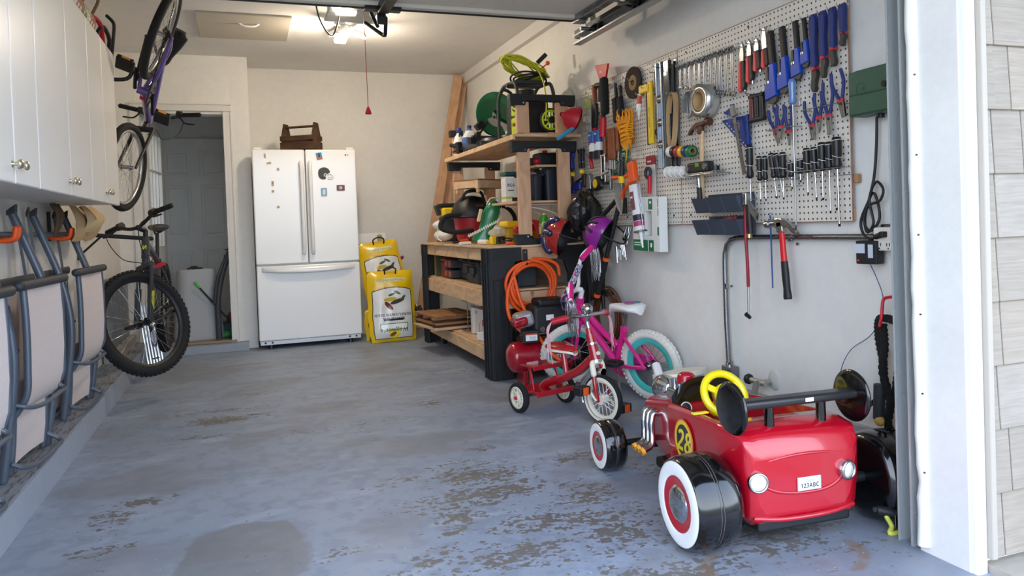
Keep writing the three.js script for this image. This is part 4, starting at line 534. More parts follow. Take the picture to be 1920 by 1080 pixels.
{ const t = thing('overhead_rack', 'pine post shelf rack with black brackets standing on the workbench', 'rack', [0, 0.897, 0]);
  const post = (x, z, y0, y1) => obj('post', box(0.089, y1 - y0, 0.038, [x, (y0 + y1) / 2, z]), M.pineRed, t);
  const brk = (z, y, dn) => { obj('bracket', [ext(dn ? [[-0.24, 0], [0.24, 0], [0.24, -0.035], [0.235, -0.075], [0.13, -0.075], [0.12, -0.045], [-0.12, -0.045], [-0.13, -0.075], [-0.235, -0.075], [-0.24, -0.035]] : [[-0.22, 0], [0.22, 0], [0.235, 0.07], [0.13, 0.07], [0.115, 0.04], [-0.115, 0.04], [-0.13, 0.07], [-0.235, 0.07]], 0.06, [1.945, y, z], undefined, 0.004)], M.resin, t);
    for (const x of [1.8, 2.09]) obj('screw', cyl(0.006, 0.006, 0.01, [x, y + (dn ? -0.06 : 0.055), z + 0.03], 'z', 8), M.chrome, t); };
  for (const z of [-4.71, -6.33]) { brk(z, 0.002, false); post(1.795, z, 0.06, 0.65); post(2.09, z, 0.06, 0.65); brk(z, 0.7, true); if (z > -5) { post(1.8, z, 0.752, 0.965); post(2.09, z, 0.752, 0.965); brk(z, 1.015, true); } else { post(1.8, z, 0.752, 0.93); obj('bracket', box(0.12, 0.06, 0.06, [1.79, 0.95, z], undefined, 0.008), M.resin, t); } }
  for (let i = 0; i < 2; i++) obj('shelf_board', box(0.24, 0.02, 1.78, [1.835 + i * 0.242, 0.732, -5.52]), M.pine, t);
  obj('shelf_edge', box(0.018, 0.036, 1.78, [1.708, 0.722, -5.52]), M.pine, t); for (let i = 0; i < 3; i++) obj('cross_slat', box(0.13, 0.034, 0.02, [1.86 + i * 0.12, 0.737, -4.675]), M.pineRed, t);
}
for (const [l, y, x0] of [['upper small pine shelf board behind the rack posts', 1.44, 1.93], ['lower small pine shelf board behind the rack posts', 1.19, 1.76]]) { const t = thing('wall_shelf', l, 'shelf');
  obj('shelf_board', box(2.22 - x0, 0.016, 0.5, [(2.22 + x0) / 2, y, -5.06], undefined, 0.002), M.pine, t); for (const z of [-4.92, -5.2]) obj('shelf_bracket', [box(2.2 - x0 - 0.06, 0.012, 0.016, [(2.22 + x0) / 2 + 0.03, y - 0.016, z]), box(0.012, 0.16, 0.016, [2.2, y - 0.09, z]), tube([[2.195, y - 0.16, z], [2.1, y - 0.08, z], [x0 + 0.1, y - 0.02, z]], 0.005)], M.white, t); }
// items on the small shelves
{ const t = thing('white_carton', 'white printed carton standing on the lower wall shelf', 'box', [1.82, 1.2, -5.06]); obj('carton_body', uvFit(box(0.1, 0.17, 0.1, [0, 0.085, 0], undefined, 0.002)), mat('#ffffff', 0.6, 0, { map: canvasTex(128, 220, (c) => { c.fillStyle = '#e8e8e4'; c.fillRect(0, 0, 128, 220); c.fillStyle = '#20242c'; c.font = 'bold 40px sans-serif'; c.fillText('RC6', 16, 80); c.fillRect(20, 110, 60, 8); c.fillStyle = '#b8c84a'; c.fillRect(0, 170, 70, 22); c.fillStyle = '#222'; c.fillRect(60, 180, 68, 40); }) }), t); obj('carton_flap', box(0.1, 0.004, 0.05, [0, 0.175, -0.03], [0.4, 0, 0]), M.white, t); }
{ const t = thing('storage_tub', 'dark teal tub on the lower wall shelf behind the white carton', 'tub', [1.9, 1.2, -5.2]); obj('tub_body', box(0.16, 0.2, 0.12, [0, 0.1, 0], undefined, 0.012), mat('#16404a', 0.5), t); obj('tub_lid', box(0.17, 0.03, 0.13, [0, 0.21, 0], undefined, 0.008), mat('#1b4d52', 0.5), t); }
for (const [l, x, w, h, z] of [['larger black plastic bin on the lower wall shelf', 2.1, 0.17, 0.22, -4.96], ['smaller black plastic bin on the lower wall shelf', 1.97, 0.08, 0.18, -4.98]]) { const t = thing('plastic_bin', l, 'bin', [x, 1.2, z]); obj('bin_body', loft([ringXZ(0, 0, 0, w * 0.42, 0.09, 20, 6), ringXZ(0, h, 0, w * 0.5, 0.1, 20, 6)]), mat('#171d2b', 0.5), t); obj('bin_rim', box(w + 0.01, 0.015, 0.215, [0, h, 0], undefined, 0.004), mat('#1c2334', 0.5), t); }
{ const t = thing('battery_charger', 'black charger with a red knob on the upper wall shelf', 'charger', [2.06, 1.45, -4.98]); obj('charger_body', box(0.17, 0.09, 0.14, [0.02, 0.046, 0], undefined, 0.012), M.black, t); obj('red_knob', ball(0.026, [-0.08, 0.03, 0.06]), M.red, t); obj('grille', box(0.05, 0.05, 0.1, [-0.1, 0.03, 0]), M.darkSteel, t); obj('red_cap', cyl(0.02, 0.02, 0.02, [0, 0.1, 0.02]), M.red, t); }
for (const [i, y] of [[0, 1.5], [1, 1.45]]) { const o = obj('wire_staple', [box(0.02, 0.012, 0.04, [WR - 0.011, y, -5.4])], M.black); tag(o, i ? 'lower black cable clip on the wall above the tray' : 'upper black cable clip on the wall above the tray', 'clip'); }
// ---- on the rack shelf
{ const t = thing('miter_saw', 'mitre saw with transparent green blade guard on the rack shelf', 'saw', [1.9, 1.64, -5.62], [0, 0.2, 0]);
  obj('saw_base', [box(0.4, 0.05, 0.26, [0, 0.026, 0], undefined, 0.012), box(0.34, 0.06, 0.03, [0, 0.08, -0.05]), cyl(0.11, 0.12, 0.03, [0, 0.065, 0.02])], mat('#53575b', 0.45, 0.6), t);
  obj('blade_guard', [put(flat(new THREE.CylinderGeometry(0.185, 0.185, 0.075, 40, 1, true, -0.4, 3.9)), [0, 0.26, 0.02], [PI / 2, 0, 0]), put(flat(new THREE.RingGeometry(0.04, 0.185, 40, 1, -0.4, 3.9)), [0, 0.26, 0.058])], mat('#117a4e', 0.15, 0, { transmission: 0.45, thickness: 0, side: THREE.DoubleSide }), t);
  obj('guard_inner', [put(flat(new THREE.RingGeometry(0.09, 0.165, 36, 1, 2.2, 3.0)), [0, 0.26, 0.06])], mat('#0d5f3c', 0.25, 0, { side: THREE.DoubleSide }), t);
  obj('saw_blade', put(lathe([[0.012, -0.001], [0.15, -0.001], [0.15, 0.001], [0.012, 0.001]], 60), [0, 0.25, 0.02], [PI / 2, 0, 0]), M.steel, t);
  obj('motor', [cyl(0.065, 0.06, 0.16, [0.06, 0.28, -0.1], 'z'), cyl(0.05, 0.065, 0.05, [0.06, 0.28, -0.19], 'z')], mat('#126b46', 0.4), t); obj('handle', tube([[0.04, 0.42, 0.02], [0.09, 0.47, 0.03], [0.16, 0.44, 0.03], [0.18, 0.36, 0.02]], 0.014), M.black, t); obj('side_clamp', [rod([-0.22, 0.04, 0.08], [-0.1, 0.2, 0.08], 0.008), box(0.07, 0.05, 0.05, [-0.17, 0.17, 0.08], [0, 0, 0.7]), box(0.05, 0.05, 0.05, [-0.24, 0.05, 0.08])], M.darkSteel, t); obj('fence_knob', cyl(0.02, 0.02, 0.04, [-0.2, 0.1, 0.1], 'z'), M.black, t); }
{ const t = thing('spray_bottle', 'white spray bottle with blue trigger at the end of the rack shelf', 'spray bottle', [1.78, 1.64, -6.22]); obj('bottle', lathe([[0.001, 0], [0.045, 0], [0.046, 0.12], [0.03, 0.17], [0.014, 0.19], [0.014, 0.2], [0.001, 0.2]], 20), M.white, t); obj('trigger_head', [box(0.03, 0.035, 0.09, [0, 0.225, 0.015], undefined, 0.008), box(0.012, 0.05, 0.015, [0, 0.19, 0.045], [0.4, 0, 0])], mat('#27357a', 0.4), t); obj('print', uvFit(put(flat(new THREE.CylinderGeometry(0.0465, 0.0465, 0.09, 20, 1, true)), [0, 0.065, 0])), mat('#7a4a44', 0.6), t); }
{ const t = thing('blue_jug', 'blue and clear plastic jug on the rack shelf beside the spray bottle', 'jug', [1.83, 1.64, -6.05]); obj('jug_body', loft([ringXZ(0, 0, 0, 0.06, 0.05, 20, 4), ringXZ(0, 0.14, 0, 0.062, 0.052, 20, 4), ringXZ(0, 0.2, 0, 0.03, 0.03, 20), ringXZ(0, 0.22, 0, 0.016, 0.016, 20)]), mat('#3c5f9a', 0.3), t); obj('jug_cap', cyl(0.019, 0.019, 0.025, [0, 0.232, 0]), mat('#1b2d6b', 0.4), t); obj('jug_neck', loft([ringXZ(0, 0.14, 0, 0.063, 0.053, 20, 4), ringXZ(0, 0.2, 0, 0.031, 0.031, 20)]), mat('#d7dde0', 0.3), t); }
{ const t = thing('bar_clamp', 'black bar clamp lying on the rack shelf in front of the saw', 'clamp', [1.76, 1.641, -6.0], [0, 0.3, 0.1]); obj('bar', box(0.02, 0.012, 0.42, [0, 0.05, 0.05], [-0.1, 0, 0]), M.darkSteel, t); obj('jaw', box(0.05, 0.1, 0.03, [0, 0.052, 0.2], undefined, 0.008), M.black, t); obj('jaw', box(0.05, 0.1, 0.04, [0, 0.055, -0.06], undefined, 0.008), M.black, t); obj('grip', rod([0, 0.06, -0.06], [0.0, 0.09, -0.18], 0.018), M.black, t); }
{ const t = thing('pressure_washer', 'black and lime pressure washer in a tubular frame on the rack shelf', 'pressure washer', [1.96, 1.642, -5.05]);
  for (const x of [-0.14, 0.13]) obj('frame_tube', pipe([[x, 0.0, 0.22], [x, 0.3, 0.22], [x + 0.02, 0.4, 0.12], [x + 0.02, 0.41, -0.14], [x, 0.32, -0.2], [x, 0.0, -0.2]], 0.013, 0.05), M.charcoal, t);
  for (const [y, z] of [[0.4, 0.0], [0.02, 0.2], [0.02, -0.18]]) obj('frame_rail', rod([-0.14, y, z], [0.14, y, z], 0.012), M.charcoal, t);
  obj('pump_body', [box(0.24, 0.26, 0.28, [0.01, 0.15, 0], undefined, 0.03), cyl(0.07, 0.08, 0.2, [0.0, 0.26, 0])], M.black, t);
  obj('lime_panel', [box(0.03, 0.16, 0.08, [-0.12, 0.24, 0.1], [0.1, 0, 0], 0.008), box(0.05, 0.13, 0.11, [-0.11, 0.085, 0.1], undefined, 0.012)], M.lime, t); for (let i = 0; i < 4; i++) obj('vent_slot', box(0.032, 0.014, 0.05, [-0.122, 0.2 + i * 0.028, 0.108], [0.4, 0, 0]), M.black, t);
  obj('hose_reel_wheel', [torus(0.065, 0.008, [0.09, 0.115, 0.25], undefined, 30, 8), cyl(0.022, 0.022, 0.03, [0.09, 0.115, 0.25], 'z'), ...Array.from({ length: 8 }, (_, i) => put(box(0.042, 0.014, 0.012, [0.042, 0, 0]), [0.09, 0.115, 0.25], [0, 0, i * PI / 4]))], M.lime, t); obj('wheel_tyre', torus(0.074, 0.012, [0.09, 0.115, 0.24], undefined, 30, 8), M.black, t); obj('axle_cap', cyl(0.025, 0.025, 0.01, [0.09, 0.115, 0.268], 'z'), M.black, t); obj('brass_fitting', rod([-0.14, 0.09, 0.16], [-0.17, 0.09, 0.17], 0.012), M.gold, t); obj('cable_loops', [0, 1, 2, 3].map((i) => torus(0.13 - i * 0.012, 0.007, [0.02 + i * 0.012, 0.435 + i * 0.012, 0.02], [PI / 2 + 0.15 * (i - 1.5), 0.2 * (i - 1), 0], 32, 6)), M.black, t); obj('top_cover', box(0.22, 0.03, 0.2, [0, 0.405, 0.0], undefined, 0.01), M.charcoal, t); }
{ const t = thing('extension_cord', 'coiled yellow extension cord with orange plug on top of the pressure washer', 'cord', [1.98, 2.07, -5.02]); const pts = []; for (let i = 0; i < 200; i++) { const a = i / 200 * 2 * PI * 14, r = 0.125 + 0.03 * Math.sin(i * 0.61); pts.push([Math.cos(a) * r * 1.15 - 0.03, 0.085 - Math.cos(a) * 0.06 + Math.sin(a) * 0.03 + 0.016 * Math.sin(i * 0.9), 0.03 * Math.sin(i * 0.37) + Math.sin(a) * 0.07]); } obj('cord_coil', tube(pts, 0.0058, 1100, 6), mat('#c9cc2a', 0.4), t); obj('cord_tail', tube([[0.02, 0.08, 0.1], [0.03, -0.05, 0.2], [0.03, -0.2, 0.24], [0.02, -0.32, 0.24]], 0.0055, 40, 6), mat('#c9cc2a', 0.4), t); obj('plug', [rod([0.05, 0.06, 0.06], [0.1, 0.1, 0.1], 0.005), ball(0.016, [0.11, 0.11, 0.1])], M.orange, t); obj('socket', rod([0.07, 0.13, 0.0], [0.13, 0.19, 0.03], 0.016), M.black, t); }
// ---- on the bench top
{ const t = thing('shop_vacuum', 'wet and dry vacuum with red tank and black motor head on the workbench', 'vacuum', [1.79, 0.912, -5.95]); obj('tank', loft([ringXZ(0, 0, 0, 0.11, 0.11, 24), ringXZ(0, 0.02, 0, 0.125, 0.125, 24), ringXZ(0, 0.19, 0, 0.15, 0.15, 24)]), mat('#a3202d', 0.4), t); obj('motor_head', loft([ringXZ(0, 0.19, 0, 0.165, 0.165, 28), ringXZ(0, 0.24, 0, 0.168, 0.168, 28), ringXZ(0, 0.31, 0, 0.14, 0.14, 28), ringXZ(0, 0.36, 0, 0.09, 0.09, 28), ringXZ(0, 0.375, 0, 0.03, 0.03, 28)]), M.black, t); obj('head_rim', torus(0.165, 0.01, [0, 0.2, 0], [PI / 2, 0, 0]), M.black, t); obj('carry_handle', tube([[-0.1, 0.33, 0.06], [-0.06, 0.4, 0.08], [0.06, 0.4, 0.08], [0.1, 0.33, 0.06]], 0.013), M.black, t); obj('hose', tube([[-0.12, 0.22, 0.1], [-0.26, 0.2, 0.12], [-0.3, 0.12, 0.14], [-0.2, 0.08, 0.18], [-0.06, 0.09, 0.19]], 0.02, 40, 10), M.rubber, t); obj('switch_plate', box(0.06, 0.02, 0.01, [0.03, 0.29, 0.152], [-0.6, 0, 0]), M.alu, t); obj('hose_tail', tube([[0.13, 0.25, -0.05], [0.3, 0.28, -0.02], [0.36, 0.2, 0.05], [0.33, 0.1, 0.12], [0.26, 0.06, 0.2]], 0.018, 40, 10), M.rubber, t); }
{ const t = thing('yellow_sander', 'black and yellow power tool lying behind the vacuum hose', 'power tool', [1.66, 1.12, -6.25]); obj('tool_body', box(0.12, 0.08, 0.16, [0, 0.04, 0], undefined, 0.02), M.yellow, t); obj('tool_grip', [box(0.2, 0.035, 0.1, [0.02, 0.1, 0], undefined, 0.015), box(0.03, 0.09, 0.08, [-0.08, 0.06, 0], [0, 0, 0.3])], M.black, t); obj('tool_stand', box(0.12, 0.21, 0.1, [0, -0.105, 0]), M.charcoal, t); }
{ const t = thing('white_tarp_roll', 'white plastic-wrapped roll on the workbench corner under the vacuum hose', 'roll', [1.615, 0.912, -6.3]); obj('roll', [ball(0.1, [0, 0.05, 0.08], [0.8, 0.5, 1.2]), ball(0.09, [0.04, 0.14, 0], [1.25, 0.55, 1])], mat('#dfe0dc', 0.5), t); obj('tie', tube([[-0.06, 0.1, 0.12], [-0.07, 0.03, 0.16], [-0.05, 0.004, 0.2]], 0.004), M.white, t); }
{ const t = thing('wooden_tray', 'small pine table top with short turned legs set on the vacuum', 'tray', [1.84, 1.292, -5.8], [0, 0.55, 0.0]); obj('tray_top', box(0.38, 0.012, 0.26, [0, 0.11, 0]), M.cedar, t); for (const [w, d, x, z] of [[0.36, 0.014, 0, 0.12], [0.36, 0.014, 0, -0.12], [0.014, 0.24, 0.18, 0], [0.014, 0.24, -0.18, 0]]) obj('apron', box(w, 0.06, d, [x, 0.075, z]), M.pine, t); for (const x of [-0.17, 0.17]) for (const z of [-0.11, 0.11]) obj('tray_leg', [box(0.035, 0.07, 0.035, [x, 0.072, z]), lathe([[0.001, 0], [0.012, 0.005], [0.016, 0.02], [0.012, 0.04]], 12, [x, 0, z])], M.pine, t); }
{ const t = thing('leaf_blower', 'upright green electric blower with a white coiled cord on the workbench', 'blower', [1.76, 0.912, -5.55], [0, -0.3, -0.12]); obj('blower_body', loft([[0, 0.09, 0.05, 0], [0.03, 0.085, 0.05, 0], [0.07, 0.06, 0.045, 0.01], [0.16, 0.062, 0.05, 0.03], [0.24, 0.066, 0.055, 0.045], [0.3, 0.05, 0.045, 0.055], [0.325, 0.02, 0.02, 0.06]].map(([y, a, b, x]) => ringXZ(x, y, 0, a, b, 20, 2.5))), mat('#0b7a4a', 0.28, 0, { clearcoat: 0.3 }), t); obj('side_print', box(0.02, 0.1, 0.03, [-0.045, 0.2, 0.04], [0, 0.4, -0.15], 0.003), mat('#d9c7a0', 0.5), t); const pts = []; for (let i = 0; i < 70; i++) { const u = i / 69; pts.push([-0.12 + u * 0.22, 0.03 + u * 0.14 + 0.012 * Math.sin(i * 1.3), 0.065 + 0.01 * Math.cos(i * 1.3)]); } obj('coiled_cord', tube(pts, 0.0035, 260, 6), M.white, t); obj('cord_end', tube([[0.1, 0.17, 0.07], [0.13, 0.22, 0.03], [0.12, 0.28, -0.02]], 0.0035), M.white, t); obj('cord_loop', tube([[0.0, 0.29, 0.03], [0.03, 0.34, 0.03], [0.08, 0.34, 0.01], [0.1, 0.3, 0.0]], 0.0045), M.white, t); }
{ const t = thing('plastic_bag', 'crumpled clear plastic bag on the workbench below the yellow case', 'bag', [1.86, 0.912, -5.34]); const g = new THREE.IcosahedronGeometry(0.09, 3), P = g.attributes.position; for (let i = 0; i < P.count; i++) { const k = 0.8 + 0.5 * fbm(P.getX(i) * 40 + 5, P.getY(i) * 40 + P.getZ(i) * 31, 2, 0, 3); P.setXYZ(i, P.getX(i) * k * 1.2, P.getY(i) * k * 0.7 + 0.065, P.getZ(i) * k); } g.computeVertexNormals(); obj('crumpled_film', flat(g), mat('#d8d4c4', 0.25, 0, { transmission: 0.35, thickness: 0 }), t); obj('knot', ball(0.02, [0.05, 0.13, 0]), mat('#d8d4c4', 0.3), t); }
{ const t = thing('yellow_level_case', 'flat yellow plastic case on the workbench behind the post', 'case', [1.96, 1.04, -5.25]); obj('case_shell', box(0.3, 0.05, 0.14, [0, 0, 0], [0, 0.1, 0], 0.02), M.yellow, t); obj('case_base', box(0.28, 0.1, 0.12, [0.02, -0.075, 0], undefined, 0.01), mat('#b99a1c', 0.5), t); }
{ const t = thing('red_hand_tool', 'red hand tool with metal lever lying in front of the yellow case', 'hand tool', [1.93, 0.955, -5.05]); obj('tool_body', [box(0.2, 0.05, 0.06, [0, 0.05, 0], [0, 0, 0.1], 0.02)], M.red, t); obj('metal_lever', ext([[0, 0], [0.13, 0.02], [0.13, 0.04], [0, 0.03]], 0.006, [-0.06, -0.004, 0.06], [0, 0.1, -0.5]), M.steel, t); }
{ const t = thing('red_funnel', 'wide red plastic funnel lying on the workbench behind the front post', 'funnel', [2.0, 0.913, -4.86]); obj('cone', lathe([[0.012, 0], [0.014, 0.03], [0.075, 0.115], [0.08, 0.12], [0.07, 0.115], [0.01, 0.03], [0.01, 0]], 24, [-0.04, 0.012, -0.03], [0, 0, -0.3]), mat('#a5142a', 0.4), t); obj('rim', torus(0.08, 0.004, [-0.005, 0.127, -0.03], [PI / 2, -0.3, 0]), M.red, t); }
{ const t = thing('glue_jug', 'green capped jug with yellow sprayer ring on the workbench between the posts', 'jug', [1.965, 0.962, -4.79]); obj('jug_body', loft([ringXZ(0, 0, 0, 0.035, 0.025, 18, 4), ringXZ(0, 0.075, 0, 0.035, 0.025, 18, 4)]), mat('#aeb6b4', 0.3, 0, { transmission: 0.3, thickness: 0 }), t); obj('jug_top', loft([ringXZ(0, 0.06, 0, 0.036, 0.026, 18, 3), ringXZ(0, 0.11, 0, 0.032, 0.025, 18), ringXZ(0, 0.135, 0, 0.018, 0.018, 18)]), mat('#2a8a2c', 0.4), t); obj('nozzle_ring', [torus(0.014, 0.006, [-0.008, 0.07, 0.027]), box(0.012, 0.05, 0.012, [-0.035, 0.03, 0.015])], mat('#dfe04a', 0.4), t); obj('cap', cyl(0.009, 0.009, 0.012, [0, 0.14, 0]), mat('#c8e04a', 0.4), t); }
const smallBits = [['screwdriver', 'orange-handled screwdriver lying at the near end of the bench top', 1.78, -4.86, [['blade', () => rod([0, 0.008, 0], [0.08, 0.008, 0.02], 0.003), 'steel'], ['handle', () => rod([-0.07, 0.012, -0.02], [0, 0.01, 0], 0.012, 0.01), 'orange']]], ['tape_measure', 'black and yellow tape measure on the bench edge', 1.67, -5.03, [['case', () => box(0.06, 0.06, 0.035, [0, 0.031, 0], [0, 0.4, 0], 0.012), 'yellow'], ['side_plate', () => box(0.07, 0.055, 0.05, [0.05, 0.03, 0.0], [0, 0.1, 0], 0.01), 'black']]], ['cable_tangle', 'tangle of black cable and adapters on the bench edge', 1.72, -4.95, [['loops', () => mergeGeometries([torus(0.04, 0.005, [0, 0.012, 0], [PI / 2, 0, 0]), torus(0.05, 0.005, [0.03, 0.03, 0.01], [PI / 2 + 0.3, 0, 0])]), 'black'], ['adapter', () => box(0.04, 0.03, 0.05, [0.04, 0.02, -0.02], [0, 0.3, 0], 0.006), 'charcoal']]], ['putty_knife', 'putty knife with white handle beside the blower on the bench', 1.63, -5.4, [['blade', () => box(0.09, 0.003, 0.06, [0.02, 0.004, 0.03], [0, 0.3, 0], 0), 'steel'], ['handle', () => rod([-0.03, 0.012, 0.03], [-0.12, 0.012, 0.06], 0.012), 'white']]], ['orange_clamp', 'orange spring clamp lying in front of the red vacuum tank', 1.64, -5.68, [['jaw', () => box(0.1, 0.03, 0.03, [0, 0.02, 0], [0, 0.5, 0.1], 0.01), 'orange'], ['arm', () => tube([[-0.1, 0.012, 0.06], [-0.03, 0.02, 0.02], [0.05, 0.03, -0.02]], 0.009), 'charcoal']]], ['white_bottle', 'small white bottle lying on the bench edge', 1.62, -5.2, [['body', () => rod([0, 0.02, 0], [0.02, 0.02, 0.12], 0.019), 'white'], ['cap', () => rod([0.02, 0.02, 0.12], [0.023, 0.02, 0.15], 0.013, 0.008), 'yellow']]]];
for (const [n, l, x, z, parts] of smallBits) { const t = thing(n, l, n.replace('_', ' '), [x, 0.898, z]); for (const [pn, g, m] of parts) obj(pn, g(), M[m], t); }
// ---- middle shelf: tool cases
const MCase = mat('#2b3036', 0.6);
function toolCase(label, p, w, h, d, rot = 0, m = MCase) { const t = thing('tool_case', label, 'tool case', p, [0, rot, 0]); obj('case_half', box(w / 2 - 0.002, h, d, [-w / 4, h / 2, 0], undefined, 0.015), m, t); obj('case_half', box(w / 2 - 0.002, h, d, [w / 4, h / 2, 0], undefined, 0.015), m, t); for (const z of [-d * 0.28, d * 0.28]) obj('latch', box(0.03, 0.05, 0.04, [-w / 2 - 0.005, h * 0.6, z], undefined, 0.005), M.black, t); obj('molded_panel', box(0.012, h * 0.5, d * 0.36, [-w / 2 - 0.004, h * 0.5, 0], undefined, 0.006), m, t); obj('handle', pipe([[-w / 2, h * 0.85, -0.06], [-w / 2 - 0.03, h * 0.86, -0.06], [-w / 2 - 0.03, h * 0.86, 0.06], [-w / 2, h * 0.85, 0.06]], 0.009, 0.02), M.charcoal, t); return t; }
toolCase('large dark grey tool case on the middle shelf by the bench leg', [1.76, 0.602, -5.0], 0.3, 0.185, 0.38);
toolCase('dark grey tool case on the middle shelf beside the large one', [1.76, 0.602, -5.42], 0.28, 0.165, 0.3);
toolCase('small dark tool case stacked behind on the middle shelf', [1.82, 0.602, -5.78], 0.3, 0.19, 0.28);
{ const t = thing('parts_organizer', 'dark parts organiser with orange latches on the middle shelf', 'organiser', [1.72, 0.602, -6.04]); for (const y of [0.04, 0.125]) { obj('organizer_case', box(0.24, 0.07, 0.2, [0, y, 0], undefined, 0.01), M.charcoal, t); for (const z of [-0.06, 0.06]) obj('latch', box(0.014, 0.045, 0.03, [-0.122, y, z], undefined, 0.003), mat('#c4532c', 0.5), t); } }
{ const t = thing('red_case', 'dull red metal case on the middle shelf beside the organiser', 'case', [1.72, 0.602, -6.26]); obj('case_body', box(0.22, 0.13, 0.16, [0, 0.066, 0], undefined, 0.008), mat('#7d1f2e', 0.5), t); obj('case_lid', box(0.22, 0.03, 0.16, [0, 0.148, 0], undefined, 0.008), mat('#8c2636', 0.5), t); }
[['#b8a04a', 'thin mustard book at the end of the middle shelf'], ['#8c7a52', 'thin tan book between the mustard and olive books'], ['#5a5a3c', 'thin olive book on the middle shelf'], ['#3c4a30', 'thin dark green book next to the red case']].forEach(([c, l], i) => { const t = thing('book', l, 'book', [1.68, 0.602, -6.5 + i * 0.026], undefined, 'books at the end of the middle shelf'), h = 0.2 - i * 0.008; for (const s of [-1, 1]) obj('cover', box(0.16, h, 0.003, [0, h / 2, s * 0.009], undefined, 0), mat(c, 0.7), t); obj('spine', box(0.003, h, 0.021, [-0.08, h / 2, 0], undefined, 0), mat(c, 0.7), t); obj('pages', box(0.15, h - 0.008, 0.015, [0.002, h / 2, 0], undefined, 0), M.cream, t); });
// ---- bottom shelf
for (const [l, k] of [['pale pine board lying lowest of the boards on the bottom shelf', 0], ['brown board between the pine board and the slatted panel', 1]]) { const t = thing('loose_board', l, 'board', [1.57, 0.208 + k * 0.04, -6.05], [0, 0.12, 0]); obj('plank', box(0.4, 0.022, 0.5 - 0.02 * k, [0.01 * k, 0.012, 0.01 * k]), [M.pine, M.cedar][k], t); for (const z of [-0.2, 0.2]) obj('spacer', box(0.4, 0.016, 0.03, [0, 0.0315, z]), M.darkWood, t); }
{ const t = thing('slatted_panel', 'slatted brown wooden panel lying on top of the boards on the bottom shelf', 'panel', [1.57, 0.288, -6.05], [0, 0.12, 0]); for (const z of [-0.2, 0, 0.2]) obj('cross_batten', box(0.4, 0.02, 0.05, [0, 0.011, z]), M.cedar, t); for (let i = 0; i < 4; i++) obj('slat', box(0.085, 0.016, 0.5, [-0.15 + i * 0.1, 0.0295, 0]), M.cedar, t); }
{ const dx = canvasTex(256, 192, (c) => { c.fillStyle = '#e9e7e4'; c.fillRect(0, 0, 256, 192); c.fillStyle = '#c8402a'; c.font = 'bold 34px sans-serif'; c.save(); c.translate(110, 170); c.rotate(-PI / 2); c.fillText('XDX', 0, 0); c.fillStyle = '#6b6b6b'; c.font = '18px sans-serif'; c.fillText('Bluetooth', 10, 30); c.restore(); c.fillStyle = '#b5533e'; c.fillRect(170, 70, 44, 90); c.fillStyle = '#9a9a9a'; c.fillRect(12, 20, 40, 20); });
  const t = thing('appliance_carton', 'white cardboard carton with red lettering on the bottom shelf', 'box', [1.75, 0.208, -5.35]); obj('carton', uvFit(box(0.2, 0.2, 0.26, [0, 0.1, 0], undefined, 0.002), 2, 1), mat('#ffffff', 0.6, 0, { map: dx }), t); obj('side_carton', box(0.2, 0.2, 0.05, [-0.02, 0.1, -0.16], undefined, 0.002), mat('#e2dfd8', 0.6), t); }
for (const [l, w, h, d, x, y, z] of [['little white carton lying in front of the red-lettered carton', 0.1, 0.055, 0.12, 1.63, 0.208, -5.14], ['smaller white carton on top of the little carton', 0.07, 0.045, 0.06, 1.645, 0.264, -5.13]]) { const t = thing('small_carton', l, 'box', [x, y, z], [0, 0.2, 0]); obj('carton', box(w, h, d, [0, h / 2, 0], undefined, 0.002), M.white, t); obj('flap', box(w * 0.98, 0.001, d * 0.48, [0, h + 0.0005, d * 0.25], undefined, 0), M.white, t); }
{ const t = thing('wire_coil', 'coil of dark green wire on the bottom shelf beside the bench leg', 'coil', [1.72, 0.208, -4.93]); obj('coil_loops', [0, 1, 2, 3, 4].map((i) => torus(0.08, 0.011, [0, 0.1 + 0.012 * Math.sin(i * 2), -0.05 + i * 0.022], [0, PI / 2 - 1.3, 0], 28, 8)), mat('#173a38', 0.6), t); obj('coil_tie', torus(0.03, 0.006, [0, 0.18, 0]), M.black, t); obj('coil_foot', box(0.1, 0.02, 0.12, [0, 0.011, 0]), M.black, t); }
{ const t = thing('red_toolbox', 'red metal toolbox at the back of the bottom shelf', 'box', [2.02, 0.208, -5.9]); obj('box_body', box(0.24, 0.18, 0.5, [0, 0.09, 0], undefined, 0.01), mat('#8e2a24', 0.5), t); obj('box_lid', box(0.25, 0.04, 0.51, [0, 0.2, 0], undefined, 0.01), mat('#8e2a24', 0.5), t); }
{ const t = thing('wire_basket', 'small wire basket beside the carton on the bottom shelf', 'basket', [1.68, 0.208, -5.62]); for (let i = 0; i < 6; i++) obj('wire', rod([-0.07 + i * 0.028, 0, 0.07], [-0.07 + i * 0.028, 0.24, 0.07], 0.003, 0.003, 6), M.steel, t); for (const y of [0.01, 0.12, 0.24]) obj('ring_wire', pipe([[-0.075, y, -0.07], [-0.075, y, 0.072], [0.075, y, 0.072], [0.075, y, -0.07], [-0.075, y, -0.07]], 0.0035, 0.02, 6), M.steel, t); }
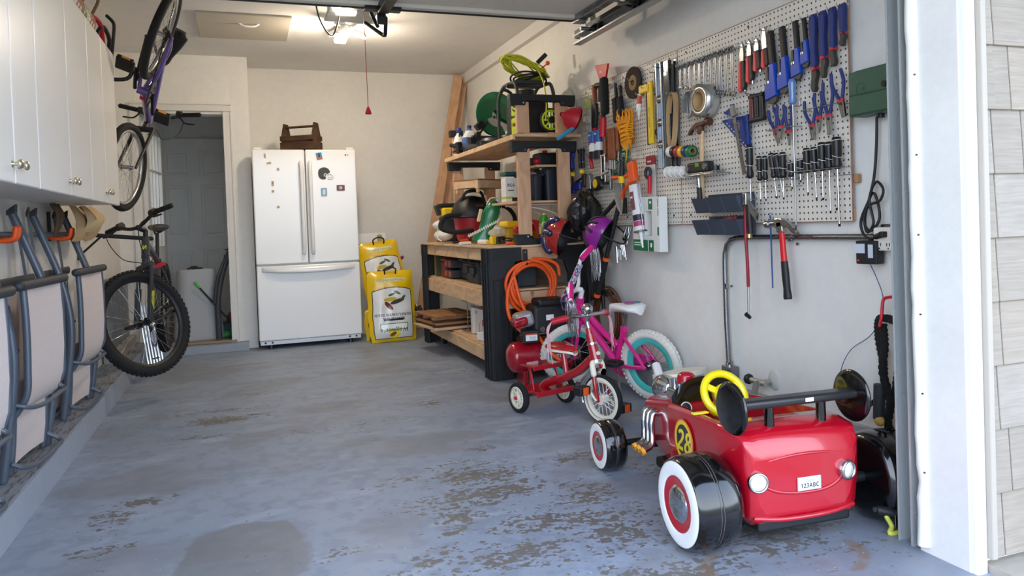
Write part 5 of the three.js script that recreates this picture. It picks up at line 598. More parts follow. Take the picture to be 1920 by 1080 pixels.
// ---- orange air hose on the bench end
{ const t = thing('air_hose', 'coiled orange air hose hung on the end of the workbench', 'hose', [1.79, 0.64, BZ0 + 0.06]); const pts = []; for (let i = 0; i <= 64; i++) { const a = PI / 2 + i / 64 * 2 * PI * 4, r = 0.155 + 0.016 * Math.sin(i * 0.31); pts.push([Math.cos(a) * r, Math.sin(a) * r * 0.98 - 0.012 + 0.02 * Math.sin(i * 0.2), 0.012 * Math.cos(i * 0.7) + i * 0.0006]); }
  obj('hose_coil', tube(pts, 0.012, 420, 8), M.orange, t); obj('hose_tail', tube([[-0.12, 0.08, 0.03], [-0.18, -0.05, 0.05], [-0.19, -0.2, 0.1], [-0.14, -0.29, 0.18], [-0.11, -0.32, 0.22]], 0.012, 50, 8), M.orange, t); obj('hose_tail', tube([[-0.13, 0.06, 0.04], [-0.1, -0.1, 0.07], [-0.06, -0.28, 0.2], [-0.01, -0.41, 0.33], [0.04, -0.46, 0.36]], 0.012, 50, 8), M.orange, t); obj('hose_lead', tube([[0.02, 0.165, 0.02], [0.13, 0.15, 0.02], [0.19, 0.11, 0.03], [0.2, 0.05, 0.03]], 0.012, 30, 8), M.orange, t); obj('hose_lead', tube([[-0.1, -0.31, 0.2], [0.0, -0.24, 0.16], [0.1, -0.21, 0.1], [0.2, -0.18, 0.06]], 0.01, 30, 8), M.orange, t); }
{ const t = thing('hose_hook', 'black clip hook on the bench end holding the orange hose', 'hook', [1.77, 0.84, BZ0 + 0.03]); obj('hook_body', box(0.035, 0.1, 0.016, [0, -0.02, 0], undefined, 0.006), M.black, t); obj('hook_arm', pipe([[-0.01, -0.06, 0.0], [-0.01, -0.085, 0.03], [-0.01, -0.06, 0.07]], 0.006, 0.02), M.black, t); for (const y of [0.01, -0.045]) obj('rivet', cyl(0.005, 0.005, 0.004, [0, y, 0.01], 'z', 8), M.chrome, t); }
// ---- air compressor at the bench end
{ const mr = mat('#9e1024', 0.22, 0, { clearcoat: 0.6 }), t = thing('air_compressor', 'dark red pancake-style tank air compressor with black motor at the bench end', 'compressor', [1.78, 0, -4.46], [0, -0.08, 0]);
  const tk = obj('tank', put(lathe([[0.001, -0.235], [0.05, -0.23], [0.085, -0.21], [0.1, -0.18], [0.1, 0.18], [0.085, 0.21], [0.05, 0.23], [0.001, 0.235]], 32), [0, 0.19, 0], [0, 0, PI / 2]), mr, t); obj('tank_lettering', uvFit(put(flat(new THREE.CylinderGeometry(0.101, 0.101, 0.3, 20, 1, true, -0.35, 0.7)), [0.07, 0.19, 0], [0, 0, PI / 2]), 0, 1), mat('#ffffff', 0.3, 0, { map: canvasTex(512, 110, (c) => { c.fillStyle = '#9e1024'; c.fillRect(0, 0, 512, 110); c.fillStyle = '#f0e6e6'; c.font = 'bold 62px sans-serif'; c.fillText('CRAFTSMAN', 70, 78); }) }), tk);
  obj('motor_shroud', [box(0.26, 0.2, 0.2, [0.06, 0.42, -0.02], undefined, 0.03), box(0.2, 0.05, 0.18, [0.07, 0.53, -0.02], undefined, 0.02)], M.black, t); obj('cylinder_head', [box(0.13, 0.1, 0.12, [-0.12, 0.43, 0.02], [0, 0, 0.2], 0.03)], mat('#a9aaac', 0.4, 0.5), t); obj('red_cover', box(0.1, 0.06, 0.1, [-0.155, 0.42, 0.05], [0, 0, 0.2], 0.02), mr, t); obj('pressure_switch', [box(0.11, 0.08, 0.07, [-0.1, 0.33, 0.09], undefined, 0.008)], M.black, t); obj('warning_label', uvFit(box(0.075, 0.045, 0.002, [-0.1, 0.33, 0.127], undefined, 0)), mat('#ffffff', 0.5, 0, { map: canvasTex(96, 60, (c) => { c.fillStyle = '#e8e8e6'; c.fillRect(0, 0, 96, 60); c.fillStyle = '#c6432e'; c.fillRect(0, 0, 96, 12); c.fillStyle = '#8a8a8a'; for (let i = 0; i < 4; i++) c.fillRect(30, 22 + i * 9, 56, 3); }) }), t); obj('manifold', [rod([-0.16, 0.34, 0.08], [0.02, 0.34, 0.08], 0.009), cyl(0.018, 0.018, 0.012, [-0.02, 0.37, 0.1], 'z')], M.steel, t); for (const x of [-0.13, 0.15]) obj('foot', [box(0.03, 0.1, 0.16, [x, 0.06, 0], undefined, 0.006), cyl(0.02, 0.024, 0.014, [x, 0.007, 0.06]), cyl(0.02, 0.024, 0.014, [x, 0.007, -0.06])], mr, t); obj('cable', tube([[-0.16, 0.02, 0.1], [-0.08, 0.008, 0.16], [0.06, 0.008, 0.2], [0.16, 0.03, 0.12]], 0.006), M.black, t); obj('size_sticker', box(0.05, 0.035, 0.002, [0.04, 0.44, 0.083], undefined, 0), M.white, t); }
// ================================================================ PEGBOARD WALL
const BP = 2.25;
function pegCells(z0, z1, y0, y1) {          // a sheet with real holes, one inch apart
  const c = 0.0254, nx = Math.round((z1 - z0) / c), ny = Math.round((y1 - y0) / c), r = 0.0044, pos = [[], []], nor = [[], []], uv = [[], []], n = 8, sx = (z1 - z0) / nx, sy = (y1 - y0) / ny;
  const sq = []; for (let k = 0; k < n; k++) { const a = k / n * 2 * PI, cx = Math.cos(a), sy2 = Math.sin(a), m = Math.max(Math.abs(cx), Math.abs(sy2)); sq.push([cx / m / 2, sy2 / m / 2]); }
  const P = (x, y, z, q, w = 0) => { pos[w].push(x, y, z); nor[w].push(...q); uv[w].push(z, y); };
  for (let i = 0; i < nx; i++) for (let j = 0; j < ny; j++) { const zc = z0 + (i + 0.5) * sx, yc = y0 + (j + 0.5) * sy;
    for (let k = 0; k < n; k++) { const k2 = (k + 1) % n, a = k / n * 2 * PI, b = (k + 1) / n * 2 * PI, A = [yc + r * Math.sin(a), zc + r * Math.cos(a)], B = [yc + r * Math.sin(b), zc + r * Math.cos(b)], O = [yc + sq[k][1] * sy, zc + sq[k][0] * sx], Q = [yc + sq[k2][1] * sy, zc + sq[k2][0] * sx], N = [-1, 0, 0];
      for (const [y, z] of [A, O, Q, A, Q, B]) P(BP, y, z, N);
      const m = (a + b) / 2, W = [0, -Math.sin(m), -Math.cos(m)]; for (const [x, [y, z]] of [[BP, A], [BP, B], [BP + 0.006, B], [BP, A], [BP + 0.006, B], [BP + 0.006, A]]) P(x, y, z, W, 1); } }
  return [0, 1].map((w) => { const g = new THREE.BufferGeometry(); g.setAttribute('position', new THREE.Float32BufferAttribute(pos[w], 3)); g.setAttribute('normal', new THREE.Float32BufferAttribute(nor[w], 3)); g.setAttribute('uv', new THREE.Float32BufferAttribute(uv[w], 2)); return g; });
}
const MPeg = mat('#efe9df', 0.5, 0, { side: THREE.DoubleSide, map: wrapT(TX.wall, [0.8, 0.8]) }), PEGS = [];
{ const mk = (l, z0, z1, y0, y1) => { const t = thing('pegboard', l, 'pegboard'); const [sheet, holes] = pegCells(z0, z1, y0, y1); obj('board', sheet, MPeg, t); obj('peg_holes', holes, mat('#5c3d2c', 0.9, 0, { side: THREE.DoubleSide }), t).userData.kind = 'stuff'; obj('board_edge', [box(0.006, 0.003, z1 - z0, [BP + 0.003, y1, (z0 + z1) / 2], undefined, 0), box(0.006, 0.003, z1 - z0, [BP + 0.003, y0, (z0 + z1) / 2], undefined, 0), box(0.006, y1 - y0, 0.003, [BP + 0.003, (y0 + y1) / 2, z1], undefined, 0)], mat('#a8765c', 0.8), t); for (const y of [y0 + 0.026, y1 - 0.026]) obj('batten', box(WR - BP - 0.008, 0.05, z1 - z0 - 0.02, [(WR + BP) / 2 + 0.003, y, (z0 + z1) / 2]), M.pine, t); for (const z of [z0 + 0.08, (z0 + z1) / 2, z1 - 0.08]) for (const y of [y0 + 0.05, y1 - 0.03]) obj('screw', cyl(0.006, 0.006, 0.004, [BP - 0.001, y, z], 'x', 8), M.darkSteel, t); return t; };
  PEGS[0] = mk('white pegboard beside the green box, hung with pliers and screwdrivers', -3.495, -2.295, 1.008, 1.953); PEGS[1] = mk('white pegboard next to the workbench, hung with rope and brushes', -4.72, -3.5, 1.008, 1.953); }
function peg(z, y, len = 0.05, up = 0.015) { obj('peg_hook', pipe([[BP + 0.004, y + 0.025, z], [BP - 0.004, y + 0.024, z], [BP - 0.004, y, z], [BP - len, y, z], [BP - len - 0.006, y + up, z]], 0.0022, 0.006, 6), M.steel, PEGS[z > -3.497 ? 0 : 1]); }
function wt(name, label, cat, z, y, roll = 0, d = 0.03, group) { return thing(name, label, cat, [BP - d, y, z], [0, -PI / 2, roll], group); }
const MG = { navy: mat('#1d2c6a', 0.55), pb: mat('#1240a4', 0.35), wr: mat('#96989a', 0.2, 1), jaw: mat('#4a4a4a', 0.4, 0.8), sd: mat('#14151a', 0.4), rd: mat('#c8202c', 0.4) };
// locking pliers
[['locking pliers with red and black grips, longest of the four', -2.905, 1.84, 0.215], ['locking pliers with red and black grips beside the longest pair', -2.852, 1.842, 0.185], ['short locking pliers with red and black grips, curved jaws', -2.8, 1.838, 0.14], ['long-nose locking pliers with red grips beside the pipe wrenches', -2.748, 1.876, 0.175]].forEach(([l, z, y, L], i) => { const t = wt('locking_pliers', l, 'pliers', z, y, 0.02 * (i - 1), 0.03, 'red-gripped locking pliers'); peg(z, y - 0.01);
  const h = L * (i === 3 ? 0.52 : 0.36); obj('jaw', [ext([[-0.012, 0.0], [0.004, 0.006], [0.012, -0.01], [0.016, -h * 0.6], [0.014, -h], [-0.016, -h], [-0.018, -h * 0.5], [-0.008, -0.014]], 0.012)], M.steel, t); obj('upper_grip', ext([[0.0, -h], [0.02, -h], [0.024, -L * 0.9], [0.014, -L], [0.0, -L * 0.94]], 0.02, undefined, undefined, 0.004), M.black, t); obj('lower_grip', ext([[-0.022, -h * 1.05], [-0.004, -h], [-0.004, -L * 0.95], [0.006, -L], [-0.018, -L * 1.02], [-0.03, -L * 0.95]], 0.017, undefined, undefined, 0.004), MG.rd, t); obj('adjusting_screw', cyl(0.006, 0.006, 0.014, [0.014, -L - 0.004, 0]), M.steel, t); });
// pipe wrenches
[['largest blue pipe wrench with black grip', -2.703, 1.852, 0.32], ['second largest blue pipe wrench with black grip', -2.626, 1.852, 0.288], ['third blue pipe wrench with black grip', -2.545, 1.855, 0.25], ['smallest blue pipe wrench with black grip', -2.493, 1.854, 0.205]].forEach(([l, z, y, L]) => { const k = L / 0.32, t = wt('pipe_wrench', l, 'pipe wrench', z, y, 0.04, 0.035, 'blue pipe wrenches'); peg(z, y - 0.012);
  obj('grip', ext([[-0.016, 0.0], [0.014, 0.0], [0.022, -0.15], [-0.008, -0.15]].map(([a, b]) => [a * k, b * k]), 0.024 * k, undefined, undefined, 0.005), M.black, t); obj('body', ext([[-0.008, -0.145], [0.022, -0.145], [0.03, -0.29], [-0.045, -0.3], [-0.045, -0.235], [-0.015, -0.225]].map(([a, b]) => [a * k, b * k]), 0.026 * k, undefined, undefined, 0.004), MG.pb, t);
  obj('hook_jaw', [ext([[-0.04, -0.15], [-0.022, -0.15], [-0.022, -0.29], [0.032, -0.29], [0.02, -0.315], [0.0, -0.325], [-0.03, -0.315], [-0.042, -0.29]].map(([a, b]) => [a * k, b * k]), 0.014 * k)], MG.jaw, t); obj('adjusting_nut', cyl(0.014 * k, 0.014 * k, 0.018 * k, [-0.03 * k, -0.225 * k, 0]), M.steel, t); });
// tongue-and-groove pliers
[['largest navy-handled groove-joint pliers', -2.443, 1.85, 0.31, 1], ['second largest navy-handled groove-joint pliers', -2.39, 1.85, 0.262, 1], ['third navy-handled groove-joint pliers', -2.338, 1.85, 0.228, -1], ['smallest navy-handled groove-joint pliers by the board edge', -2.286, 1.85, 0.16, 1]].forEach(([l, z, y, L, s]) => { const t = wt('groove_joint_pliers', l, 'pliers', z, y, 0, 0.032, 'navy groove-joint pliers'), w = 0.009 + L * 0.012; peg(z, y - 0.012, 0.055);
  for (const e of [-1, 1]) obj('handle', ext(smooth([[-w * 0.9, 0], [w * 0.9, 0], [w, -L * 0.4], [w * 0.8, -L * 0.68], [-w * 0.6, -L * 0.68], [-w, -L * 0.4]], 4), 0.015, [e * 0.003, e * -0.004, e * 0.008], undefined, 0.005), MG.navy, t); obj('collar', box(w * 1.7, L * 0.06, 0.032, [0.002, -L * 0.7, 0], [0, 0, 0.3], 0.005), MG.rd, t); obj('jaw', ext(smooth([[-w * 0.6, -L * 0.7], [w * 0.9, -L * 0.7], [w * 1.6, -L * 0.78], [w * 0.8, -L * 0.88], [w * 0.4, -L * 1.0], [-w * 0.7, -L], [-w * 1.4, -L * 0.92], [-w * 0.9, -L * 0.82]].map(([a, b]) => [a * s, b]), 4), 0.02, undefined, undefined, 0.004), MG.jaw, t); });
// long clear-handled screwdriver
{ const t = wt('long_screwdriver', 'long screwdriver with clear blue handle hanging between the pliers', 'screwdriver', -2.562, 1.617, 0.0, 0.045); peg(-2.566, 1.5); obj('handle', lathe([[0.001, 0], [0.013, -0.004], [0.016, -0.02], [0.015, -0.075], [0.018, -0.1], [0.01, -0.11], [0.001, -0.11]].reverse(), 16), mat('#5e7fb0', 0.2, 0, { clearcoat: 0.6 }), t); obj('shaft', rod([0, -0.11, 0], [0.0, -0.62, 0], 0.0035), M.steel, t); obj('tip', box(0.008, 0.02, 0.002, [0, -0.628, 0], undefined, 0), M.steel, t); }
// pliers with blue handles up
function plier(label, z, y, L, open, roll, jaw) { const t = wt('pliers', label, 'pliers', z, y, roll, 0.035, 'blue-handled pliers'), hl = L * 0.62; for (const s of [-1, 1]) { obj('handle', tube([[s * open, 0, 0], [s * (open + 0.004), -hl * 0.4, 0], [s * open * 0.6, -hl * 0.8, 0], [s * 0.006, -hl, 0]], 0.0068, 20, 8), MG.navy, t); obj('collar', box(0.012, 0.014, 0.014, [s * 0.008, -hl - 0.002, 0], [0, 0, s * -0.3], 0.003), MG.rd, t); obj('jaw_half', ext(jaw === 'long' ? [[0.0, -hl], [0.011, -hl], [0.011, -hl - 0.02], [0.002, -L], [0, -L]].map(([a, b]) => [a * s, b]) : jaw === 'cut' ? [[0, -hl], [0.013, -hl], [0.015, -hl - 0.02], [0.006, -L], [0, -L]].map(([a, b]) => [a * s, b]) : [[0, -hl], [0.013, -hl], [0.014, -hl - 0.02], [0.01, -L], [0, -L]].map(([a, b]) => [a * s, b]), 0.01), M.steel, t); } obj('pivot', cyl(0.006, 0.006, 0.014, [0, -hl - 0.016, 0], 'z', 10), M.darkSteel, t); return t; }
plier('small blue-handled side cutters next to the folding multi-tool', -2.712, 1.508, 0.16, 0.018, 0.28, 'cut'); plier('blue-handled diagonal cutters in the middle of the small trio', -2.65, 1.514, 0.14, 0.02, -0.04, 'cut'); plier('blue-handled needle-nose pliers in the small trio', -2.603, 1.503, 0.165, 0.016, 0.02, 'long');
plier('blue-handled combination pliers with widely spread grips', -2.478, 1.51, 0.165, 0.026, 0.14, 'sq'); plier('blue-handled long-nose pliers beside the combination pliers', -2.426, 1.53, 0.155, 0.018, 0.03, 'long'); plier('blue-handled linesman pliers near the board edge', -2.374, 1.565, 0.21, 0.022, 0.04, 'sq'); plier('blue-handled slip-joint pliers nearest the green box', -2.326, 1.596, 0.185, 0.026, 0.2, 'sq');
for (const [z0, z1, y] of [[-2.72, -2.56, 1.415], [-2.5, -2.3, 1.47]]) obj('plier_rail', pipe([[BP, y, z0], [BP - 0.06, y, z0], [BP - 0.06, y, z1], [BP, y, z1]], 0.002, 0.01, 6), M.steel, PEGS[0]);
// screwdriver rack
for (const [z0, z1, y] of [[-2.83, -2.57, 1.163], [-2.56, -2.28, 1.19]]) for (const dy of [0, 0.03]) obj('screwdriver_rail', pipe([[BP, y + dy, z0], [BP - 0.035 - dy, y + dy, z0], [BP - 0.035 - dy, y + dy, z1], [BP, y + dy, z1]], 0.0018, 0.008, 6), M.steel, PEGS[0]);
[[-2.863, 1.372, 0.158, 0.262, 0.0165, 0], [-2.797, 1.313, 0.114, 0.197, 0.0125, 0.02], [-2.757, 1.31, 0.11, 0.193, 0.012, 0.0], [-2.716, 1.318, 0.114, 0.196, 0.0135, 0.16], [-2.687, 1.314, 0.114, 0.19, 0.0135, 0.24], [-2.64, 1.315, 0.115, 0.197, 0.0145, 0.0], [-2.589, 1.268, 0.066, 0.108, 0.0145, 0.03], [-2.534, 1.276, 0.064, 0.09, 0.0145, 0], [-2.495, 1.317, 0.104, 0.185, 0.0145, 0.02], [-2.454, 1.317, 0.104, 0.208, 0.014, 0.05], [-2.407, 1.331, 0.118, 0.225, 0.0165, 0], [-2.369, 1.329, 0.114, 0.277, 0.0135, 0], [-2.327, 1.343, 0.128, 0.344, 0.019, 0.01]].forEach(([z, y, h, L, r, roll], i) => {
  const names = ['black nut driver under the blue square', 'black-handled slim nut driver, outermost of the short row', 'black-handled nut driver, second of the short row', 'black-handled nut driver leaning in the short row', 'black-handled screwdriver tilted across the short row', 'black-handled screwdriver standing alone after the tilted one', 'stubby black screwdriver touching the long shaft', 'stubby black screwdriver past the long shaft', 'short black screwdriver beside the second stubby one', 'black screwdriver with slightly slanted shaft', 'thick-handled black screwdriver in the long row', 'slim black screwdriver with long shaft', 'biggest black screwdriver by the board edge'];
  const t = wt('screwdriver', names[i], 'screwdriver', z, y, roll, 0.04, 'black screwdrivers in the wire rack'); obj('handle', lathe([[0.001, 0], [r * 0.85, -0.002], [r, -h * 0.12], [r * 0.97, -h * 0.55], [r * 0.72, -h * 0.7], [r * 0.98, -h * 0.85], [r, -h * 0.95], [r * 0.4, -h], [0.001, -h]].reverse(), 18), MG.sd, t); for (const [q, a] of [[0.12, 0.15], [0.6, -0.35]]) obj('white_ring', torus(r * 0.99, 0.0011, [0, -h * q, 0], [PI / 2, a, 0], 24, 5), M.white, t); obj('shaft', rod([0, -h, 0], [0, -L, 0], r * 0.24), M.chrome, t); obj('tip', box(r * 0.5, 0.012, r * 0.2, [0, -L - 0.004, 0], undefined, 0), M.darkSteel, t); });
// blue speed squares and the sliding steel rule
{ const t = wt('speed_square', 'blue metal speed square with slotted scale hanging on the pegboard', 'square', -2.893, 1.513, 0, 0.02); peg(-2.96, 1.5, 0.07); obj('triangle', ext([[-0.2, 0], [0, 0], [0.0, -0.17]], 0.004, undefined, undefined, 0.0005, [[[-0.13, -0.02], [-0.06, -0.02], [-0.06, -0.075]]]), mat('#1d3a86', 0.4, 0.4), t); for (let i = 0; i < 9; i++) obj('scale_mark', box(0.01, 0.003, 0.001, [-0.155 + i * 0.017, -0.02 - i * 0.015, 0.003], [0, 0, -0.7], 0), M.white, t); obj('base_lip', box(0.012, 0.175, 0.02, [0.003, -0.085, 0]), mat('#1d3a86', 0.4, 0.4), t); }
{ const t = wt('small_square', 'small blue rafter square tucked above the larger blue square', 'square', -2.99, 1.572, 0.1, 0.03); obj('triangle', ext([[-0.075, -0.02], [0, 0.0], [0.0, -0.06]], 0.004, undefined, undefined, 0.0005), mat('#24408c', 0.4, 0.4), t); obj('base_lip', box(0.006, 0.07, 0.016, [0.002, -0.03, 0]), mat('#24408c', 0.4, 0.4), t); }
{ const t = wt('combination_square', 'grey steel rule of a combination square hanging aslant over the blue square', 'square', -2.985, 1.565, 0.23, 0.045); obj('rule', box(0.024, 0.34, 0.003, [0.01, -0.17, 0], undefined, 0), M.galv, t); obj('head', box(0.03, 0.05, 0.014, [0.01, -0.03, 0]), M.steel, t); }
{ const t = wt('folding_multitool', 'dark red and black folding hex key set on the pegboard', 'hex keys', -2.8, 1.6, 0, 0.035); peg(-2.84, 1.6, 0.07); for (const [x, m] of [[-0.04, mat('#5c1620', 0.4)], [-0.005, M.black], [0.03, M.black]]) obj('key_holder', box(0.026, 0.12, 0.022, [x, -0.07, 0], [0, 0, 0.02], 0.008), m, t); for (const y of [-0.015, -0.12]) obj('end_cap', cyl(0.012, 0.012, 0.1, [-0.005, y, 0], 'x'), M.black, t); obj('long_key', rod([-0.058, -0.02, 0], [-0.058, -0.19, 0], 0.0035), M.darkSteel, t); }
// plastic bins on the board
for (const [l, y] of [['upper dark grey hanging bin strip with compartments', 1.065], ['lower dark grey hanging bin strip holding small parts', 0.955]]) { const t = wt('hanging_bin', l, 'bin', -3.06, y, 0, 0.004); const pr = [[0, 0], [0.079, -0.001], [0.109, 0.075], [0, 0.075]]; obj('bin_front', [ext([[0.07, 0], [0.075, 0], [0.105, 0.07], [0.1, 0.07]], 0.36, undefined, [0, -PI / 2, 0], 0.001), ext([[0, 0], [0.075, 0], [0.075, 0.005], [0, 0.005]], 0.36, undefined, [0, -PI / 2, 0], 0.001)], mat('#3a4350', 0.5), t); for (let i = 0; i < 4; i++) obj('divider', ext(pr, 0.004, [-0.18 + i * 0.12, 0, 0], [0, -PI / 2, 0], 0.001), mat('#414b59', 0.5), t); obj('bin_back', box(0.36, 0.09, 0.004, [0, 0.045, 0.003]), mat('#333b47', 0.5), t); if (y < 1) obj('small_parts', [0, 1, 2, 3, 4].map((i) => box(0.03, 0.008, 0.02, [0.02 + i * 0.018, 0.078, 0.05 + 0.01 * (i % 2)], [0.3 * i, i, 0.2])), mat('#6a3038', 0.5), t); }
// laser level on its shelf, wooden hammer, pen, tapes
{ const t = wt('laser_level', 'black laser level on a small wire shelf', 'level', -3.2, 1.262, 0, 0.06); obj('body', box(0.18, 0.055, 0.05, [-0.03, 0.034, 0], undefined, 0.012), M.black, t); for (const x of [-0.105, 0.045]) obj('dial', cyl(0.016, 0.016, 0.006, [x, 0.034, 0.027], 'z'), M.steel, t); obj('vial', box(0.03, 0.02, 0.004, [-0.02, 0.045, 0.026]), mat('#6d8a2a', 0.3), t); obj('sensor', cyl(0.02, 0.02, 0.02, [0.1, 0.022, 0]), M.darkSteel, t); obj('tripod_plate', box(0.28, 0.006, 0.06, [0, 0.003, 0]), M.steel, t); obj('wire_shelf', pipe([[-0.13, -0.004, -0.06], [-0.13, -0.004, 0.03], [0.14, -0.004, 0.03], [0.14, -0.004, -0.06]], 0.003, 0.01, 6), M.steel, t); }
{ const t = wt('claw_hammer', 'old claw hammer with rusty brown head and pale wooden handle', 'hammer', -3.235, 1.5, -0.06, 0.045); peg(-3.25, 1.48, 0.07); obj('head', [rod([-0.02, 0.008, 0], [0.05, 0.022, 0], 0.017, 0.014), cyl(0.02, 0.02, 0.03, [0.065, 0.025, 0], [0, 0, PI / 2 - 0.2]), ext(smooth([[-0.02, 0.025], [-0.06, 0.012], [-0.105, -0.03], [-0.098, -0.035], [-0.055, -0.005], [-0.018, -0.008]], 3), 0.022), box(0.035, 0.05, 0.026, [0, -0.01, 0], undefined, 0.006)], mat('#5a3a30', 0.5, 0.4), t); obj('handle', loft([[-0.02, 0.011, 0.009], [-0.1, 0.012, 0.01], [-0.22, 0.014, 0.012], [-0.36, 0.017, 0.013], [-0.41, 0.016, 0.012]].map(([y, a, b]) => ringXZ(0.01, y, 0, a, b, 12)).reverse()), M.pine, t); }
{ const t = wt('tire_gauge', 'black and chrome pencil-like gauge hanging below the laser level', 'gauge', -3.225, 1.238, 0.08, 0.075); obj('barrel', cyl(0.013, 0.013, 0.1, [0, -0.095, 0]), M.black, t); obj('chrome_neck', [cyl(0.011, 0.008, 0.045, [0, -0.022, 0]), ball(0.01, [-0.014, -0.02, 0])], M.chrome, t); }
{ const cols = ['#e9e9e4', '#17181a', '#b8202a', '#e3b820', '#1d3370', '#17733f']; cols.forEach((c, i) => { const t = wt('tape_roll', ['white', 'black', 'red', 'yellow', 'blue', 'green'][i] + ' electrical tape roll on the long peg', 'tape', -3.49 + i * 0.037, 1.403 - i * 0.0035, 0, 0.06, 'electrical tape rolls on a peg'); obj('tape_band', put(lathe([[0.018, -0.017], [0.03, -0.017], [0.03, 0.017], [0.018, 0.017], [0.018, -0.017]], 28), undefined, [0, 0, PI / 2]), mat(c, 0.35), t); obj('core', put(lathe([[0.016, -0.0175], [0.0185, -0.0175], [0.0185, 0.0175], [0.016, 0.0175], [0.016, -0.0175]], 24), undefined, [0, 0, PI / 2]), M.card, t); }); obj('tape_peg', pipe([[BP, 1.41, -3.515], [BP - 0.06, 1.405, -3.515], [BP - 0.06, 1.385, -3.275]], 0.0025, 0.01), M.steel, PEGS[0]); }
for (let i = 0; i < 4; i++) { const t = wt('thread_tape', ['white thread-seal tape spool at the outer end of its peg', 'white thread-seal tape spool, second on its peg', 'white thread-seal tape spool, third on its peg', 'white thread-seal tape spool next to the laser level'][i], 'tape', -3.515 + i * 0.05, 1.295 - i * 0.004, 0, 0.06, 'white tape spools'); obj('spool_tape', cyl(0.026, 0.026, 0.026, [0, 0, 0], 'x'), M.white, t); for (const s of [-1, 1]) obj('spool_flange', put(lathe([[0.012, -0.002], [0.031, -0.002], [0.031, 0.002], [0.012, 0.002], [0.012, -0.002]], 24), [s * 0.016, 0, 0], [0, 0, PI / 2]), mat('#e2e2de', 0.3), t); } obj('tape_peg', pipe([[BP, 1.3, -3.55], [BP - 0.06, 1.298, -3.55], [BP - 0.06, 1.28, -3.34]], 0.0025, 0.01), M.steel, PEGS[0]);
{ const t = wt('duct_tape', 'big silver foil tape roll with cardboard core on the pegboard', 'tape', -3.19, 1.627, 0, 0.05); peg(-3.19, 1.665, 0.1); obj('tape_body', put(lathe([[0.042, -0.035], [0.083, -0.035], [0.083, 0.035], [0.042, 0.035], [0.042, -0.035]], 40), undefined, [PI / 2, 0, 0]), mat('#c9c9c6', 0.25, 0.8), t); obj('cardboard_core', put(lathe([[0.038, -0.036], [0.055, -0.036], [0.055, 0.036], [0.038, 0.036], [0.038, -0.036]], 36), undefined, [PI / 2, 0, 0]), mat('#b8996c', 0.8), t); obj('loose_end', loft([[-0.03, 0.055, 0.036], [-0.09, 0.06, 0.045], [-0.13, 0.02, 0.05], [-0.125, -0.04, 0.05]].map(([x, y, z]) => [[x, y, z + 0.0], [x, y, z - 0.05], [x, y - 0.002, z - 0.05], [x, y - 0.002, z]])), mat('#c9c9c6', 0.25, 0.8), t); }
{ const t = wt('sanding_belt', 'tan sanding belt loop hanging in front of the long levels', 'sanding belt', -3.455, 1.717, 0, 0.06); peg(-3.455, 1.7, 0.1); const c = smooth([[0, 0], [0.022, -0.04], [0.012, -0.16], [-0.01, -0.27], [-0.03, -0.3], [-0.05, -0.26], [-0.055, -0.14], [-0.035, -0.03]], 6), inn = c.map(([x, y]) => [x * 0.94 - 0.001, (y + 0.15) * 0.985 - 0.15]); obj('belt_loop', ext(c, 0.032, undefined, undefined, 0, [inn.slice().reverse()]), mat('#b9976c', 0.85), t); obj('belt_joint', box(0.003, 0.004, 0.032, [0.02, -0.06, 0]), mat('#7c5a3a', 0.85), t); }
// combination wrenches
{ const nW = 22; for (let i = 0; i < nW; i++) { const back = i % 2, z = -3.435 + i * (0.465 / (nW - 1)), L = 0.105 + 0.005 * i + (i > 14 ? 0.02 : 0), y = 1.842 + (hash(i, 3) - 0.5) * 0.006; const t = wt('combination_wrench', 'chrome combination wrench, number ' + ['one', 'two', 'three', 'four', 'five', 'six', 'seven', 'eight', 'nine', 'ten', 'eleven', 'twelve', 'thirteen', 'fourteen', 'fifteen', 'sixteen', 'seventeen', 'eighteen', 'nineteen', 'twenty', 'twenty-one', 'twenty-two'][i] + ' of the row counted from the levels', 'wrench', z, y, (hash(i, 9) - 0.5) * 0.06, 0.03 + back * 0.008, 'chrome wrenches in a row'); peg(z, y, 0.05);
    const s = 0.7 + L * 2.6; obj('shank', box(0.0055 * s, L * 0.8, 0.005, [0, -L * 0.5, 0], undefined, 0.0018), MG.wr, t); obj('ring_end', put(lathe([[0.005 * s, -0.0035], [0.0095 * s, -0.0035], [0.0095 * s, 0.0035], [0.005 * s, 0.0035], [0.005 * s, -0.0035]], 14), [0, -0.002, 0], [PI / 2, 0, 0]), MG.wr, t); obj('open_end', ext([[-0.004 * s, 0], [0.004 * s, 0], [0.0105 * s, -0.008 * s], [0.009 * s, -0.02 * s], [0.005 * s, -0.02 * s], [0.005 * s, -0.01 * s], [-0.005 * s, -0.01 * s], [-0.005 * s, -0.018 * s], [-0.01 * s, -0.016 * s], [-0.0105 * s, -0.006 * s]], 0.006, [0, -L * 0.9, 0], undefined, 0.0008), MG.wr, t); }
  for (let i = 0; i < 4; i++) { const t = wt('small_wrench', ['first', 'second', 'third', 'last'][i] + ' of four small wrenches hanging together beside the foil tape', 'wrench', -3.34 + i * 0.014, 1.665, 0.05 * i, 0.045 + i * 0.006, 'small wrenches beside the tape'); obj('shank', box(0.008, 0.09, 0.005, [0, -0.045, 0], undefined, 0.001), MG.wr, t); obj('ring_end', torus(0.009, 0.003, [0, 0.004, 0], undefined, 14, 6), MG.wr, t); obj('box_end', torus(0.008, 0.003, [0, -0.097, 0], undefined, 14, 6), MG.wr, t); } peg(-3.32, 1.67, 0.08); }
